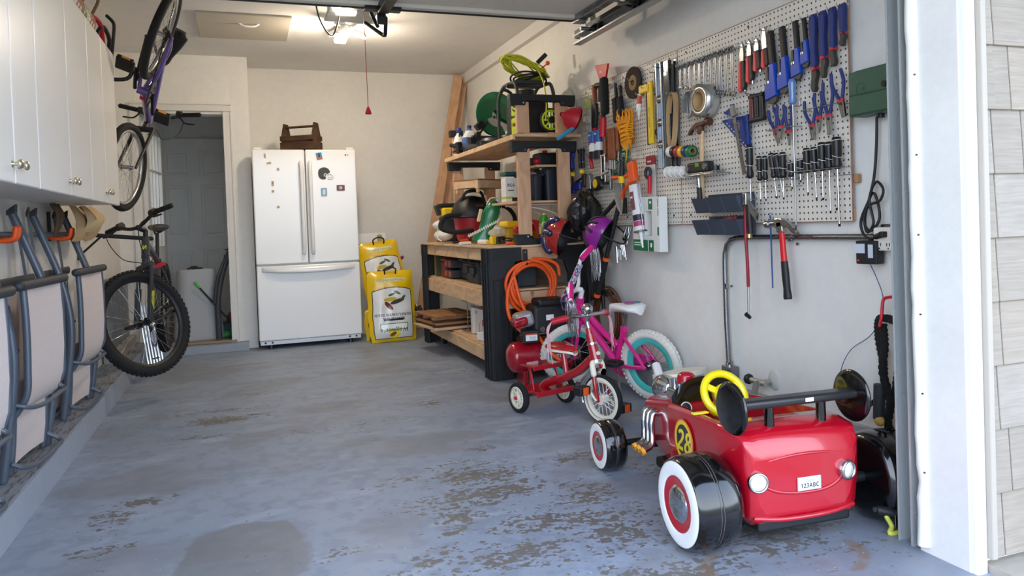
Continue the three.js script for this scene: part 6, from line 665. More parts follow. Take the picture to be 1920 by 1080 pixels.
// levels and saw blade
{ const t = wt('i_beam_level', 'long aluminium spirit level with three vials hanging upright', 'level', -3.595, 1.905, 0, 0.05); peg(-3.6, 1.88, 0.09); obj('beam', [box(0.012, 0.585, 0.034, [-0.024, -0.292, 0]), box(0.012, 0.585, 0.034, [0.024, -0.292, 0]), box(0.05, 0.585, 0.008, [0, -0.292, 0])], M.galv, t); for (const y of [-0.2, -0.33, -0.45]) { const v = obj('vial_ring', put(lathe([[0.012, -0.01], [0.02, -0.01], [0.02, 0.01], [0.012, 0.01], [0.012, -0.01]], 20), [0, y, 0.008], [PI / 2, 0, 0]), M.steel, t); obj('vial', cyl(0.006, 0.006, 0.024, [0, y, 0.012], 'x'), mat('#c7c98a', 0.2), v); } }
{ const t = wt('box_level', 'black box level hanging beside the aluminium level', 'level', -3.535, 1.9, 0.0, 0.045); peg(-3.53, 1.88, 0.09); obj('beam', box(0.06, 0.59, 0.024, [0, -0.295, 0], undefined, 0.004), M.blackGloss, t); obj('chrome_plate', box(0.03, 0.02, 0.002, [0, -0.07, 0.013]), M.chrome, t); }
{ const t = wt('saw_blade', 'dark toothed saw blade hanging edge-on next to the black level', 'saw', -3.49, 1.9, 0, 0.022); const pts = [[-0.012, 0], [0.006, 0]]; for (let i = 0; i < 44; i++) pts.push([0.012, -0.006 - i * 0.013], [0.005, -0.012 - i * 0.013]); pts.push([-0.012, -0.58]); obj('blade', ext(pts, 0.004, undefined, undefined, 0), M.galv, t); obj('blade_back', box(0.004, 0.58, 0.006, [-0.012, -0.29, 0]), M.darkSteel, t); }
{ const t = wt('folding_rule', 'black folding rule hanging behind the aluminium level', 'rule', -3.655, 1.87, 0, 0.03); peg(-3.655, 1.86, 0.08); for (const z of [-0.006, 0.006]) obj('rule_section', box(0.05, 0.12, 0.011, [0, -0.06, z], undefined, 0.003), M.black, t); }
{ const t = wt('ring_spanner', 'long dark ring spanner hanging below the folding rule', 'wrench', -3.655, 1.73, 0, 0.045); peg(-3.655, 1.74, 0.06); obj('shank', box(0.02, 0.18, 0.012, [0, -0.09, 0], undefined, 0.004), M.darkSteel, t); obj('ring_end', torus(0.018, 0.006, [0, -0.2, 0], undefined, 18, 8), M.darkSteel, t); }
{ const t = wt('pry_bar', 'flat grey pry bar hanging below the ring spanner', 'pry bar', -3.655, 1.5, 0, 0.03); peg(-3.655, 1.5, 0.04); obj('flat_bar', ext([[-0.01, 0.01], [0.012, 0.01], [0.016, -0.09], [0.008, -0.13], [-0.03, -0.13], [-0.012, -0.08]], 0.006), M.galv, t); obj('claw_notch', box(0.006, 0.03, 0.008, [-0.012, -0.115, 0]), M.darkSteel, t); }
// yellow square, glue, grinding disc
{ const t = wt('yellow_bevel', 'yellow plastic rafter tool hanging with its arm folded over', 'square', -3.755, 1.83, 0, 0.03); peg(-3.79, 1.8, 0.06); obj('long_arm', box(0.055, 0.36, 0.02, [0.01, -0.18, 0], undefined, 0.012), M.yellow, t); obj('short_arm', box(0.1, 0.05, 0.018, [-0.04, -0.035, 0.012], undefined, 0.012), M.yellow, t); obj('lettering', uvFit(box(0.03, 0.24, 0.001, [0.01, -0.2, 0.011], undefined, 0)), mat('#ffffff', 0.5, 0, { map: canvasTex(36, 288, (c) => { c.fillStyle = '#edc41c'; c.fillRect(0, 0, 36, 288); c.fillStyle = '#3a3420'; c.save(); c.translate(26, 280); c.rotate(-PI / 2); c.font = 'bold 24px sans-serif'; c.fillText('STRAIT-LINE', 60, 0); c.restore(); }) }), t); obj('steel_edge', box(0.006, 0.36, 0.018, [-0.022, -0.18, 0]), M.darkSteel, t); }
{ const t = wt('glue_tube', 'small white glue tube with red label below the yellow tool', 'tube', -3.868, 1.782, -0.1, 0.03); peg(-3.866, 1.77, 0.05); obj('tube_body', loft([ringXZ(0, 0, 0, 0.022, 0.002, 16), ringXZ(0, -0.05, 0, 0.02, 0.012, 16), ringXZ(0, -0.1, 0, 0.016, 0.016, 16)].reverse()), M.white, t); obj('label', loft([ringXZ(0, -0.015, 0, 0.0225, 0.0065, 16), ringXZ(0, -0.06, 0, 0.0205, 0.0145, 16)].reverse()), mat('#c23a34', 0.5), t); obj('nozzle', cyl(0.009, 0.003, 0.05, [0, -0.125, 0]), M.white, t); }
{ const t = wt('grinding_disc', 'dark brown abrasive disc with tan centre on the pegboard corner', 'disc', -3.954, 1.862, 0, 0.02); peg(-3.954, 1.87, 0.05); obj('abrasive_ring', put(lathe([[0.045, -0.004], [0.094, -0.006], [0.096, 0], [0.094, 0.006], [0.045, 0.004], [0.045, -0.004]], 44), undefined, [PI / 2, 0, 0]), mat('#3b2a26', 0.95, 0, { bumpMap: TX.bump, bumpScale: 0.002 }), t); obj('label_disc', put(lathe([[0.012, -0.005], [0.046, -0.005], [0.046, 0.005], [0.012, 0.005], [0.012, -0.005]], 32), undefined, [PI / 2, 0, 0]), mat('#8d7444', 0.7), t); obj('arbor_ring', torus(0.014, 0.003, [0, 0, 0.005]), mat('#3b2a20', 0.7), t); }
// snow brush, brushes, small hammer, saw
{ const t = wt('snow_brush', 'snow brush with red scraper blade, black bristles and red foam grip', 'brush', -4.27, 1.9, 0.0, 0.06); obj('scraper_blade', ext([[-0.095, 0.15], [0.085, 0.125], [0.03, 0.0], [-0.012, 0.0]], 0.014, undefined, undefined, 0.003), M.red, t); obj('bristles', box(0.06, 0.24, 0.05, [0.035, -0.07, 0.01], [0, 0, 0.02], 0.02), M.rubber, t); obj('shaft', rod([0.0, 0.02, 0], [-0.01, -0.22, 0], 0.013), M.black, t); obj('foam_grip', rod([-0.01, -0.2, 0], [-0.025, -0.32, 0], 0.021, 0.023), M.red, t); obj('grip_mark', box(0.03, 0.008, 0.002, [-0.01, 0.09, 0.008]), M.white, t); }
{ const t = wt('ball_hammer', 'small hammer with brown handle hanging head down beside the snow brush', 'hammer', -4.42, 1.935, 0, 0.04); peg(-4.44, 1.91, 0.07); obj('handle', rod([-0.01, -0.11, 0], [-0.015, 0.0, 0], 0.016, 0.018), mat('#8a4322', 0.5), t); obj('head', [rod([0.02, -0.01, 0], [0.1, -0.02, 0], 0.02), rod([0.07, -0.02, 0], [0.06, -0.12, 0], 0.014)], M.darkSteel, t); }
{ const t = wt('utility_saw', 'black and red folding utility saw hanging below the small hammer', 'saw', -4.42, 1.81, 0, 0.05); obj('grip', ext(smooth([[-0.02, 0], [0.03, 0.0], [0.035, -0.08], [0.01, -0.16], [-0.03, -0.16], [-0.03, -0.08]], 4), 0.024, undefined, undefined, 0.006), M.black, t); obj('red_butt', box(0.05, 0.018, 0.026, [-0.01, -0.165, 0], undefined, 0.006), M.red, t); obj('lever', box(0.03, 0.02, 0.012, [0.045, -0.07, 0]), M.black, t); }
for (const [l, z, y, h] of [['black bench brush hanging behind the snow brush', -4.15, 1.885, 0.26], ['shorter black brush beside the orange rope', -4.09, 1.86, 0.2]]) { const t = wt('bench_brush', l, 'brush', z, y, 0.08, 0.035); peg(z, y - 0.01, 0.05); obj('back_block', box(0.03, h * 0.62, 0.02, [0, -h * 0.6, 0], undefined, 0.006), M.black, t); obj('bristles', box(0.05, h * 0.6, 0.03, [0.012, -h * 0.62, 0.016], undefined, 0.01), M.rubber, t); obj('handle', rod([0, 0.01, 0], [0, -h * 0.35, 0], 0.011), M.black, t); }
// orange-yellow rope hank
{ const t = wt('rope_hank', 'hank of bright orange-yellow rope tied on the pegboard', 'rope', -4.02, 1.7, 0.1, 0.045), mr = mat('#f0a012', 0.7); peg(-4.02, 1.7, 0.06); const loops = []; for (let i = 0; i < 11; i++) { const x = (i - 5) * 0.0085; loops.push(tube([[x * 1.5, 0.0 + 0.01 * hash(i, 1), 0.012 * (i % 3) - 0.01], [x * 1.9, -0.06, 0.018], [x, -0.13, 0.02], [x * 1.2, -0.2, 0.01], [x * 0.6, -0.23 - 0.01 * hash(i, 2), -0.004], [x, -0.13, -0.015], [x * 1.6, -0.03, -0.012]], 0.0038, 40, 6, true)); } obj('rope_loops', loops, mr, t).userData.kind = 'stuff'; const w = []; for (let i = 0; i < 60; i++) { const a = i / 60 * 2 * PI * 8; w.push([Math.cos(a) * (0.05 + 0.004 * Math.sin(i)), -0.075 - i * 0.0018 + 0.006 * Math.sin(a * 0.5), Math.sin(a) * 0.036]); } obj('rope_wrap', tube(w, 0.0052, 360, 6), mr, t); obj('rope_tail', tube([[0.02, -0.22, 0.02], [0.0, -0.3, 0.02], [-0.06, -0.36, 0.02], [-0.09, -0.4, 0.02]], 0.0042), mat('#d9b84a', 0.7), t); obj('rope_ends', [tube([[-0.045, -0.03, 0.02], [-0.06, 0.01, 0.02], [-0.05, 0.03, 0.015]], 0.0052), tube([[-0.04, -0.05, 0.02], [-0.075, -0.03, 0.02], [-0.065, 0.0, 0.015]], 0.0052)], mr, t); }
// blister pack, funnel, cans
{ const t = wt('blister_pack', 'clear blister pack with a yellow-capped part hanging on the pegboard', 'package', -4.6, 1.895, 0, 0.03); peg(-4.6, 1.88, 0.06); obj('clear_shell', box(0.22, 0.26, 0.05, [0, -0.14, 0], undefined, 0.01), mat('#eef0f0', 0.1, 0, { transmission: 0.85, thickness: 0 }), t); obj('yellow_part', box(0.05, 0.07, 0.03, [0.04, -0.06, 0]), mat('#c7cf3a', 0.5), t); obj('white_part', [ball(0.035, [0.02, -0.16, 0]), box(0.08, 0.04, 0.03, [-0.01, -0.22, 0], undefined, 0.01)], mat('#dcd6c0', 0.5), t); obj('back_card', box(0.22, 0.27, 0.003, [0, -0.135, -0.024]), mat('#dedad2', 0.7), t); }
{ const t = thing('long_funnel', 'red funnel with light blue tube hanging over the rack post', 'funnel', [2.08, 1.74, -4.55]); obj('funnel_cone', put(lathe([[0.014, -0.07], [0.018, -0.05], [0.06, -0.02], [0.085, 0.03], [0.09, 0.045], [0.08, 0.03], [0.012, -0.05]], 28), [0, 0, 0], [0, 0, -1.9]), mat('#b3162a', 0.4), t); obj('blue_tube', rod([0.02, -0.07, 0.03], [-0.12, -0.15, 0.06], 0.013), mat('#3d9ecb', 0.4), t); }
[['blue and white adhesive can, outer one of two', -4.455], ['blue and white adhesive can next to the orange screwdriver handles', -4.375]].forEach(([l, z]) => { const t = wt('adhesive_can', l, 'can', z, 1.64, 0, 0.05, 'blue and white adhesive cans'); obj('can_body', uvFit(put(flat(new THREE.CylinderGeometry(0.031, 0.031, 0.13, 22, 1)), [0, -0.075, 0]), 0, 1), mat('#ffffff', 0.35, 0, { map: canvasTex(64, 128, (c) => { c.fillStyle = '#e6e8ea'; c.fillRect(0, 0, 64, 128); c.fillStyle = '#2257a5'; c.fillRect(0, 0, 64, 74); c.fillStyle = '#c8342e'; c.fillRect(18, 66, 26, 18); c.fillStyle = '#eee'; c.fillRect(16, 18, 30, 8); }) }), t); obj('black_cap', cyl(0.031, 0.03, 0.05, [0, -0.162, 0]), M.black, t); });
// wood-handled chisels and carded tools
[[-4.29, 1.606, 0.19], [-4.225, 1.624, 0.2], [-4.195, 1.622, 0.2], [-4.165, 1.62, 0.2], [-4.115, 1.628, 0.16]].forEach(([z, y, h], i) => { const t = wt('wood_chisel', ['short brown-handled chisel beside the blue cans', 'brown-handled chisel, first of three together', 'brown-handled chisel, middle of three together', 'brown-handled chisel, last of three together', 'brown-handled chisel in front of the green card'][i], 'chisel', z, y, 0, 0.05, 'brown-handled chisels'); obj('handle', lathe([[0.001, 0], [0.011, -0.004], [0.0145, -0.03], [0.0125, -h * 0.6], [0.016, -h * 0.85], [0.011, -h], [0.001, -h]].reverse(), 14), mat('#8f4a24', 0.45), t); obj('blade', box(0.014, 0.06, 0.004, [0, -h - 0.03, 0]), M.steel, t); });
for (const [l, z, y, w, h] of [['green carded tool pack below the chisels', -4.205, 1.45, 0.11, 0.12], ['green tool card hanging behind the rope tail', -4.1, 1.51, 0.1, 0.17]]) { const t = wt('tool_card', l, 'package', z, y, 0, 0.012); obj('card', uvFit(box(w, h, 0.004, [0, -h / 2, 0])), mat('#ffffff', 0.6, 0, { map: canvasTex(64, 80, (c) => { c.fillStyle = '#12704a'; c.fillRect(0, 0, 64, 80); c.fillStyle = '#dfe8e2'; c.fillRect(12, 12, 34, 6); c.fillRect(12, 24, 24, 4); }) }), t); obj('blister', box(w * 0.5, h * 0.6, 0.02, [0, -h * 0.6, 0.01], undefined, 0.006), M.clear, t); }
// clamps, torches, tape measure
{ const t = wt('bar_clamp', 'blue quick-grip bar clamp hanging beside the rack post', 'clamp', -4.78, 1.565, 0, 0.06); obj('bar', box(0.016, 0.3, 0.008, [0, -0.16, 0]), M.darkSteel, t); obj('blue_grip', [box(0.05, 0.12, 0.03, [-0.01, -0.1, 0], [0, 0, 0.1], 0.01), box(0.035, 0.1, 0.026, [0.03, -0.03, 0], [0, 0, -0.2], 0.01)], mat('#1d2f86', 0.45), t); obj('yellow_pad', box(0.02, 0.03, 0.03, [0, -0.19, 0], undefined, 0.004), M.yellow, t); obj('lower_jaw', box(0.06, 0.05, 0.03, [0.01, -0.3, 0], undefined, 0.01), mat('#1d2f86', 0.45), t); }
{ const t = wt('bar_clamp', 'blue and black clamp with yellow trigger under the flashlights', 'clamp', -4.66, 1.33, 0, 0.06); obj('bar', box(0.2, 0.016, 0.008, [0, 0, 0], [0, 0, 0.25]), M.darkSteel, t); obj('blue_grip', box(0.11, 0.06, 0.03, [-0.04, -0.045, 0], undefined, 0.012), mat('#1d2f86', 0.45), t); obj('black_jaw', box(0.05, 0.09, 0.03, [0.07, -0.01, 0], undefined, 0.012), M.black, t); obj('yellow_trigger', ball(0.018, [0.06, 0.05, 0.012]), M.yellow, t); }
for (const [l, z, y, m, h] of [['black and chrome flashlight, outer of the pair', -4.69, 1.545, 'black', 0.135], ['black and chrome flashlight beside the red one', -4.645, 1.545, 'black', 0.135], ['red metal pocket flashlight hanging on the pegboard', -4.53, 1.49, 'red', 0.1]]) { const t = wt('flashlight', l, 'flashlight', z, y, m === 'red' ? 0.25 : 0, 0.04); obj('barrel', lathe([[0.001, 0], [0.016, 0], [0.016, -h * 0.2], [0.012, -h * 0.25], [0.012, -h], [0.001, -h]].reverse(), 16), M[m], t); obj('bezel', torus(0.015, 0.003, [0, -0.004, 0], [PI / 2, 0, 0]), M.chrome, t); obj('band', torus(0.0125, 0.002, [0, -h * 0.7, 0], [PI / 2, 0, 0]), M.chrome, t); }
{ const t = wt('tape_measure', 'round yellow and black tape measure hanging on the pegboard', 'tape measure', -4.4, 1.29, 0.4, 0.05); peg(-4.36, 1.31, 0.06); obj('case', ext(smooth([[-0.055, -0.03], [0.05, -0.035], [0.058, 0.01], [0.02, 0.04], [-0.03, 0.038], [-0.06, 0.01]], 5), 0.045, undefined, undefined, 0.01), M.black, t); obj('yellow_disc', cyl(0.03, 0.03, 0.05, [-0.005, 0, 0], 'z'), M.yellow, t); obj('steel_tab', box(0.02, 0.02, 0.03, [0.055, -0.04, 0]), M.steel, t); }
{ const t = wt('staple_gun', 'grey and red staple gun hanging below the red flashlight', 'staple gun', -4.53, 1.35, 0.1, 0.05); obj('body', ext(smooth([[-0.02, 0], [0.015, 0.01], [0.025, -0.09], [0.02, -0.13], [-0.03, -0.13], [-0.035, -0.06]], 4), 0.03, undefined, undefined, 0.006), mat('#8a8d90', 0.35, 0.7), t); obj('lever', rod([-0.03, -0.02, 0], [-0.05, -0.1, 0], 0.01), M.red, t); obj('tip', box(0.04, 0.03, 0.03, [-0.005, -0.125, 0]), M.black, t); }
{ const t = wt('c_clamp', 'silver screw clamp with round pad hanging on the pegboard', 'clamp', -4.29, 1.46, 0, 0.06); obj('frame', [box(0.015, 0.16, 0.02, [-0.03, -0.07, 0]), box(0.1, 0.02, 0.02, [0.02, -0.11, 0], [0, 0, 0.2]), box(0.06, 0.016, 0.02, [0, 0.0, 0])], M.steel, t); obj('screw', rod([0.01, 0.01, 0], [0.01, -0.17, 0], 0.006), M.steel, t); obj('pad', [cyl(0.03, 0.026, 0.016, [0.01, -0.178, 0])], M.black, t); obj('second_jaw', box(0.018, 0.13, 0.02, [0.085, -0.16, 0]), M.galv, t); }
// caulk gun, trowel, carded pliers, filter box
{ const t = wt('caulk_gun', 'orange caulking gun holding a white sealant cartridge', 'caulk gun', -3.88, 1.375, 0.2, 0.09); peg(-3.88, 1.4, 0.1); obj('frame', [box(0.07, 0.13, 0.04, [0, -0.055, 0], undefined, 0.012)], M.orange, t); obj('trigger', [tube([[-0.04, -0.06, 0], [-0.15, -0.045, 0], [-0.25, -0.02, 0]], 0.011), tube([[-0.04, -0.1, 0], [-0.12, -0.13, 0], [-0.17, -0.17, 0]], 0.012)], M.orange, t); const c = obj('cartridge', uvFit(put(flat(new THREE.CylinderGeometry(0.034, 0.034, 0.27, 22, 1)), [0.0, -0.27, 0.0]), 0, 1), mat('#ffffff', 0.4, 0, { map: canvasTex(64, 200, (c) => { c.fillStyle = '#dfdfe0'; c.fillRect(0, 0, 64, 200); c.fillStyle = '#7c4b52'; c.fillRect(8, 30, 44, 80); c.fillStyle = '#e8e8e8'; c.fillRect(14, 50, 30, 8); c.fillStyle = '#1d1f2a'; c.fillRect(0, 132, 64, 26); c.fillStyle = '#b03a6a'; c.fillRect(0, 160, 64, 22); }) }), t); obj('nozzle', cyl(0.012, 0.005, 0.1, [0.0, -0.455, 0]), M.white, c); obj('cradle_rod', [rod([0.036, -0.1, 0], [0.036, -0.41, 0], 0.004), rod([-0.036, -0.1, 0], [-0.036, -0.41, 0], 0.004), torus(0.036, 0.005, [0, -0.41, 0], [PI / 2, 0, 0])], M.steel, t); obj('push_rod', rod([0, 0.01, 0], [0, 0.12, 0], 0.004), M.steel, t); }
{ const t = wt('garden_trowel', 'silver garden trowel with black and yellow handle hanging blade down', 'trowel', -3.97, 1.42, -0.1, 0.1); peg(-3.96, 1.4, 0.11); obj('handle', rod([0.0, 0.0, 0], [-0.005, -0.12, 0], 0.014, 0.019), M.black, t); obj('yellow_ferrule', rod([-0.005, -0.115, 0], [-0.006, -0.155, 0], 0.021, 0.018), M.yellow, t); const rows = [[-0.15, 0.02], [-0.17, 0.045], [-0.2, 0.056], [-0.26, 0.052], [-0.31, 0.034], [-0.345, 0.008]].map(([y, w]) => Array.from({ length: 9 }, (_, i) => { const u = i / 4 - 1; return [u * w - 0.006, y, 0.02 * (u * u) * (w / 0.05) - 0.005]; })); obj('blade', loft(rows, false, false), mat('#b9bbbd', 0.3, 1, { side: THREE.DoubleSide }), t); obj('blade_neck', rod([-0.006, -0.15, 0], [-0.006, -0.22, 0], 0.011, 0.004), M.steel, t); }
{ const t = wt('carded_cutter', 'red-headed card with grey and red cutters hanging on the pegboard', 'package', -3.79, 1.41, 0, 0.015); obj('card', uvFit(box(0.1, 0.24, 0.004, [0, -0.12, 0])), mat('#ffffff', 0.6, 0, { map: canvasTex(64, 154, (c) => { c.fillStyle = '#d8d6d2'; c.fillRect(0, 0, 64, 154); c.fillStyle = '#8e1f2e'; c.fillRect(0, 0, 64, 34); c.fillStyle = '#e8d8d8'; c.fillRect(10, 18, 28, 6); }) }), t); obj('cutter_loop', torus(0.028, 0.009, [0.0, -0.1, 0.02]), M.charcoal, t); obj('cutter_grip', rod([0.02, -0.12, 0.02], [0.01, -0.22, 0.02], 0.013, 0.01), M.red, t); }
{ const t = wt('filter_box', 'white and green cartons box with a cut-out window hanging under the caulk gun', 'box', -3.77, 1.17, -0.02, 0.05); const fr = canvasTex(192, 260, (c) => { c.fillStyle = '#dcdedb'; c.fillRect(0, 0, 192, 260); c.fillStyle = '#156b45'; c.fillRect(0, 206, 120, 54); c.fillRect(126, 206, 40, 54); c.fillRect(128, 10, 32, 50); c.fillStyle = '#cfe0d6'; c.fillRect(8, 218, 70, 6); c.fillRect(8, 230, 56, 5); c.fillStyle = '#fff'; c.fillRect(138, 20, 12, 12); c.fillRect(140, 220, 12, 20); }); obj('carton', uvFit(ext([[-0.14, -0.31], [0.13, -0.31], [0.13, 0], [-0.14, 0]], 0.05, undefined, undefined, 0.001, [[[0.0, -0.22], [0.075, -0.22], [0.075, -0.08], [0.0, -0.08]]])), mat('#ffffff', 0.6, 0, { map: fr }), t); obj('carton_back', box(0.09, 0.16, 0.004, [0.04, -0.15, -0.02]), M.card, t); obj('side_panel', uvFit(box(0.03, 0.31, 0.052, [0.146, -0.155, 0], undefined, 0.001)), mat('#ffffff', 0.6, 0, { map: canvasTex(24, 200, (c) => { c.fillStyle = '#e4e5e2'; c.fillRect(0, 0, 24, 200); c.fillStyle = '#2a3a30'; c.save(); c.translate(17, 60); c.rotate(-PI / 2); c.font = 'bold 14px sans-serif'; c.fillText('FM1-P007', -10, 0); c.restore(); c.fillStyle = '#156b45'; c.fillRect(4, 110, 14, 30); }) }), t); }
// inflator, file, red hammer below the board
{ const t = wt('tire_inflator', 'tyre inflator with black grip and red hose hanging below the bins', 'inflator', -2.852, 1.12, 0, 0.07); peg(-2.86, 1.12, 0.08); obj('grip', rod([0.012, -0.03, 0], [0.02, -0.16, 0], 0.016, 0.014), M.black, t); obj('valve_head', [box(0.03, 0.06, 0.03, [-0.005, 0.0, 0], undefined, 0.006), ext([[0, 0], [0.06, -0.06], [0.055, -0.09], [0.01, -0.05]], 0.02, [0.01, -0.005, 0])], M.steel, t); obj('brass_swivel', cyl(0.014, 0.014, 0.02, [0.01, -0.168, 0]), M.gold, t); obj('red_hose', tube([[-0.012, -0.03, 0], [-0.012, -0.15, 0.004], [-0.005, -0.28, 0.004], [-0.008, -0.4, 0]], 0.0075, 40), mat('#93172a', 0.45), t); obj('steel_wand', rod([-0.008, -0.4, 0], [-0.012, -0.53, 0], 0.005), M.alu, t); obj('chuck', [cyl(0.011, 0.008, 0.03, [-0.016, -0.54, 0], [0, 0, 1.1])], M.darkSteel, t); }
{ const t = wt('round_file', 'thin blue round file hanging beside the red hammer', 'file', -2.744, 1.045, 0.01, 0.03); obj('file_rod', rod([0, -0.005, 0], [0, -0.33, 0], 0.004, 0.003), mat('#2b4a86', 0.4, 0.5), t); obj('file_ring', torus(0.006, 0.002, [0, 0, 0]), M.steel, t); }
{ const t = wt('red_hammer', 'claw hammer with steel head and red and black grip hanging below the pegboard', 'hammer', -2.652, 1.0, 0.1, 0.05); peg(-2.67, 1.02, 0.07); obj('head', [rod([-0.075, 0.01, 0], [-0.02, 0.008, 0], 0.014), cyl(0.018, 0.018, 0.025, [-0.08, 0.01, 0], 'x'), ext(smooth([[-0.03, 0.026], [0.02, 0.024], [0.07, -0.01], [0.1, -0.052], [0.085, -0.05], [0.05, -0.02], [0.015, -0.01], [-0.03, -0.01]], 4), 0.026, undefined, undefined, 0.004), box(0.04, 0.05, 0.026, [0, -0.01, 0], undefined, 0.006)], M.steel, t); obj('red_shaft', loft([[-0.03, 0.014, 0.011], [-0.1, 0.0145, 0.011], [-0.16, 0.015, 0.012]].map(([y, a, b]) => ringXZ(0, y, 0, a, b, 14)).reverse()), mat('#d8141c', 0.35), t); obj('black_grip', loft([[-0.16, 0.0165, 0.014], [-0.22, 0.0185, 0.015], [-0.28, 0.0165, 0.014], [-0.315, 0.022, 0.016], [-0.325, 0.02, 0.014]].map(([y, a, b]) => ringXZ(0, y, 0, a, b, 14)).reverse()), M.black, t); }
// things hanging under the far board: garbage-bag bundle, helmets, loppers, cables
{ const t = thing('black_bag', 'black plastic bag bundle hung on a hook over the helmets', 'bag', [2.14, 1.085, -4.5]); const g = new THREE.IcosahedronGeometry(0.13, 5), P = g.attributes.position; for (let i = 0; i < P.count; i++) { const x = P.getX(i), y = P.getY(i), z = P.getZ(i), a = Math.atan2(z, x), k = 0.92 + 0.16 * Math.sin(a * 9 + y * 12) * (0.4 + fbm(a * 3 + 9, y * 9, 2, 0, 4)); P.setXYZ(i, x * k * 0.78, y * 1.15 * (1 + 0.1 * Math.sin(a * 5)), z * k * 1.15); } g.computeVertexNormals(); obj('bag_film', flat(g), mat('#1a1b1d', 0.3), t); obj('bag_knot', [ball(0.025, [0.03, 0.15, 0.02]), rod([0.03, 0.15, 0.02], [0.09, 0.19, 0.02], 0.006)], M.black, t); }
function helmet(label, p, rot, m, m2, stripes) { const t = thing('bike_helmet', label, 'helmet', p, rot); const shell = (r0, r1, a0, a1) => { const pos = []; for (let j = 0; j <= 12; j++) { const v = j / 12 * PI * 0.56, row = []; for (let i = 0; i <= 28; i++) { const a = a0 + (a1 - a0) * i / 28; row.push([Math.sin(v) * Math.cos(a) * r0 * 1.25, Math.cos(v) * r1, Math.sin(v) * Math.sin(a) * r0]); } pos.push(row); } return loft(pos, false, false); }; obj('shell', shell(0.1, 0.115, 0, 2 * PI), m, t); obj('liner', put(shell(0.092, 0.105, 0, 2 * PI), [0, -0.004, 0]), M.black, t); for (const [a, w] of stripes) obj('vent', tube([0.35, 0.6, 0.85, 1.15].map((v) => [Math.sin(v) * Math.cos(a) * 0.127, Math.cos(v) * 0.117, Math.sin(v) * Math.sin(a) * 0.102]), w, 14, 6), m2, t); obj('chin_strap', tube([[0.06, -0.02, 0.09], [0.05, -0.12, 0.06], [0.03, -0.15, 0], [0.05, -0.12, -0.06], [0.06, -0.02, -0.09]], 0.005), M.black, t); return t; }
helmet('red and dark blue child bike helmet hanging at the bench corner', [1.965, 0.945, -4.5], [0.3, -0.9, 1.2], mat('#a5231f', 0.15, 0, { clearcoat: 1 }), mat('#18244e', 0.2, 0, { clearcoat: 1 }), [[0.2, 0.026], [1.2, 0.024], [5.4, 0.026], [2.6, 0.03], [3.6, 0.03]]);
helmet('purple bike helmet with black vents hanging under the pegboard', [2.11, 0.95, -4.19], [0.35, -1.0, 1.0], mat('#8a1a8e', 0.3, 0, { clearcoat: 0.6 }), M.black, [[0, 0.009], [0.6, 0.009], [5.7, 0.009], [1.2, 0.009], [5.1, 0.009], [2.2, 0.009], [3.1, 0.009]]);
{ const t = thing('loppers', 'long-handled black loppers with orange bands hanging open', 'loppers', [0, 0, 0]); obj('blade_head', [ext(smooth([[-0.03, 0], [0.02, 0.02], [0.03, 0.1], [0.015, 0.2], [-0.015, 0.19], [-0.02, 0.09]], 4), 0.014, [2.19, 1.2, -4.06], [0, -PI / 2, 0.1])], M.galv, t); obj('pivot', cyl(0.02, 0.02, 0.03, [2.185, 1.2, -4.06], 'x'), M.black, t); for (const [e, n] of [[[2.08, 0.93, -4.42], 0], [[2.11, 0.55, -4.3], 1]]) { const A = V(2.185, 1.2, -4.06), B = V(...e), h = obj('handle', rod(A.toArray(), B.toArray(), 0.016, 0.013), M.black, t); obj('grip', rod(A.clone().lerp(B, 0.62).toArray(), B.toArray(), 0.02, 0.018), M.rubber, h); for (const u of n ? [0.6, 0.96] : [0.05]) obj('orange_band', rod(A.clone().lerp(B, u).toArray(), A.clone().lerp(B, u + 0.03).toArray(), 0.022), M.orange, h); } obj('tree_cutter', box(0.02, 0.1, 0.05, [2.19, 1.13, -4.04], undefined, 0.008), M.black, t); }
{ const t = thing('cable_hank', 'thick hank of black extension cable hanging under the helmets', 'cable', [2.17, 0.86, -4.42]); const l = []; for (let i = 0; i < 16; i++) { const u = (i % 8 - 3.5) * 0.016, w = i < 8 ? 0.02 : -0.02; l.push(tube([[w, 0, u], [w * 1.5, -0.15, u * 1.2], [w, -0.33 - 0.02 * hash(i, 4), u * 0.8], [w * 0.3, -0.15, u * 1.25]], 0.0055, 30, 5, true)); } obj('cable_loops', l, M.black, t).userData.kind = 'stuff'; obj('cable_tie', torus(0.045, 0.01, [0, -0.03, 0], [PI / 2, 0, 0]), M.black, t); obj('plug_end', rod([0.0, -0.3, 0.09], [0.0, -0.42, 0.1], 0.012), M.black, t); }
{ const t = thing('copper_coil', 'flat coil of brown cable hanging low on the wall behind the pink bike', 'cable', [2.2, 0.42, -4.32]); const l = []; for (let i = 0; i < 9; i++) l.push(torus(0.13 + i * 0.007 + 0.01 * hash(i, 2), 0.0045, [-0.02 + (i % 3) * 0.014, 0.01 * hash(i, 5), 0], [0, PI / 2, 0], 36, 5)); obj('cable_loops', l, mat('#6b3a22', 0.6), t).userData.kind = 'stuff'; obj('tie', box(0.05, 0.03, 0.09, [0, 0.15, 0], undefined, 0.008), M.black, t); }
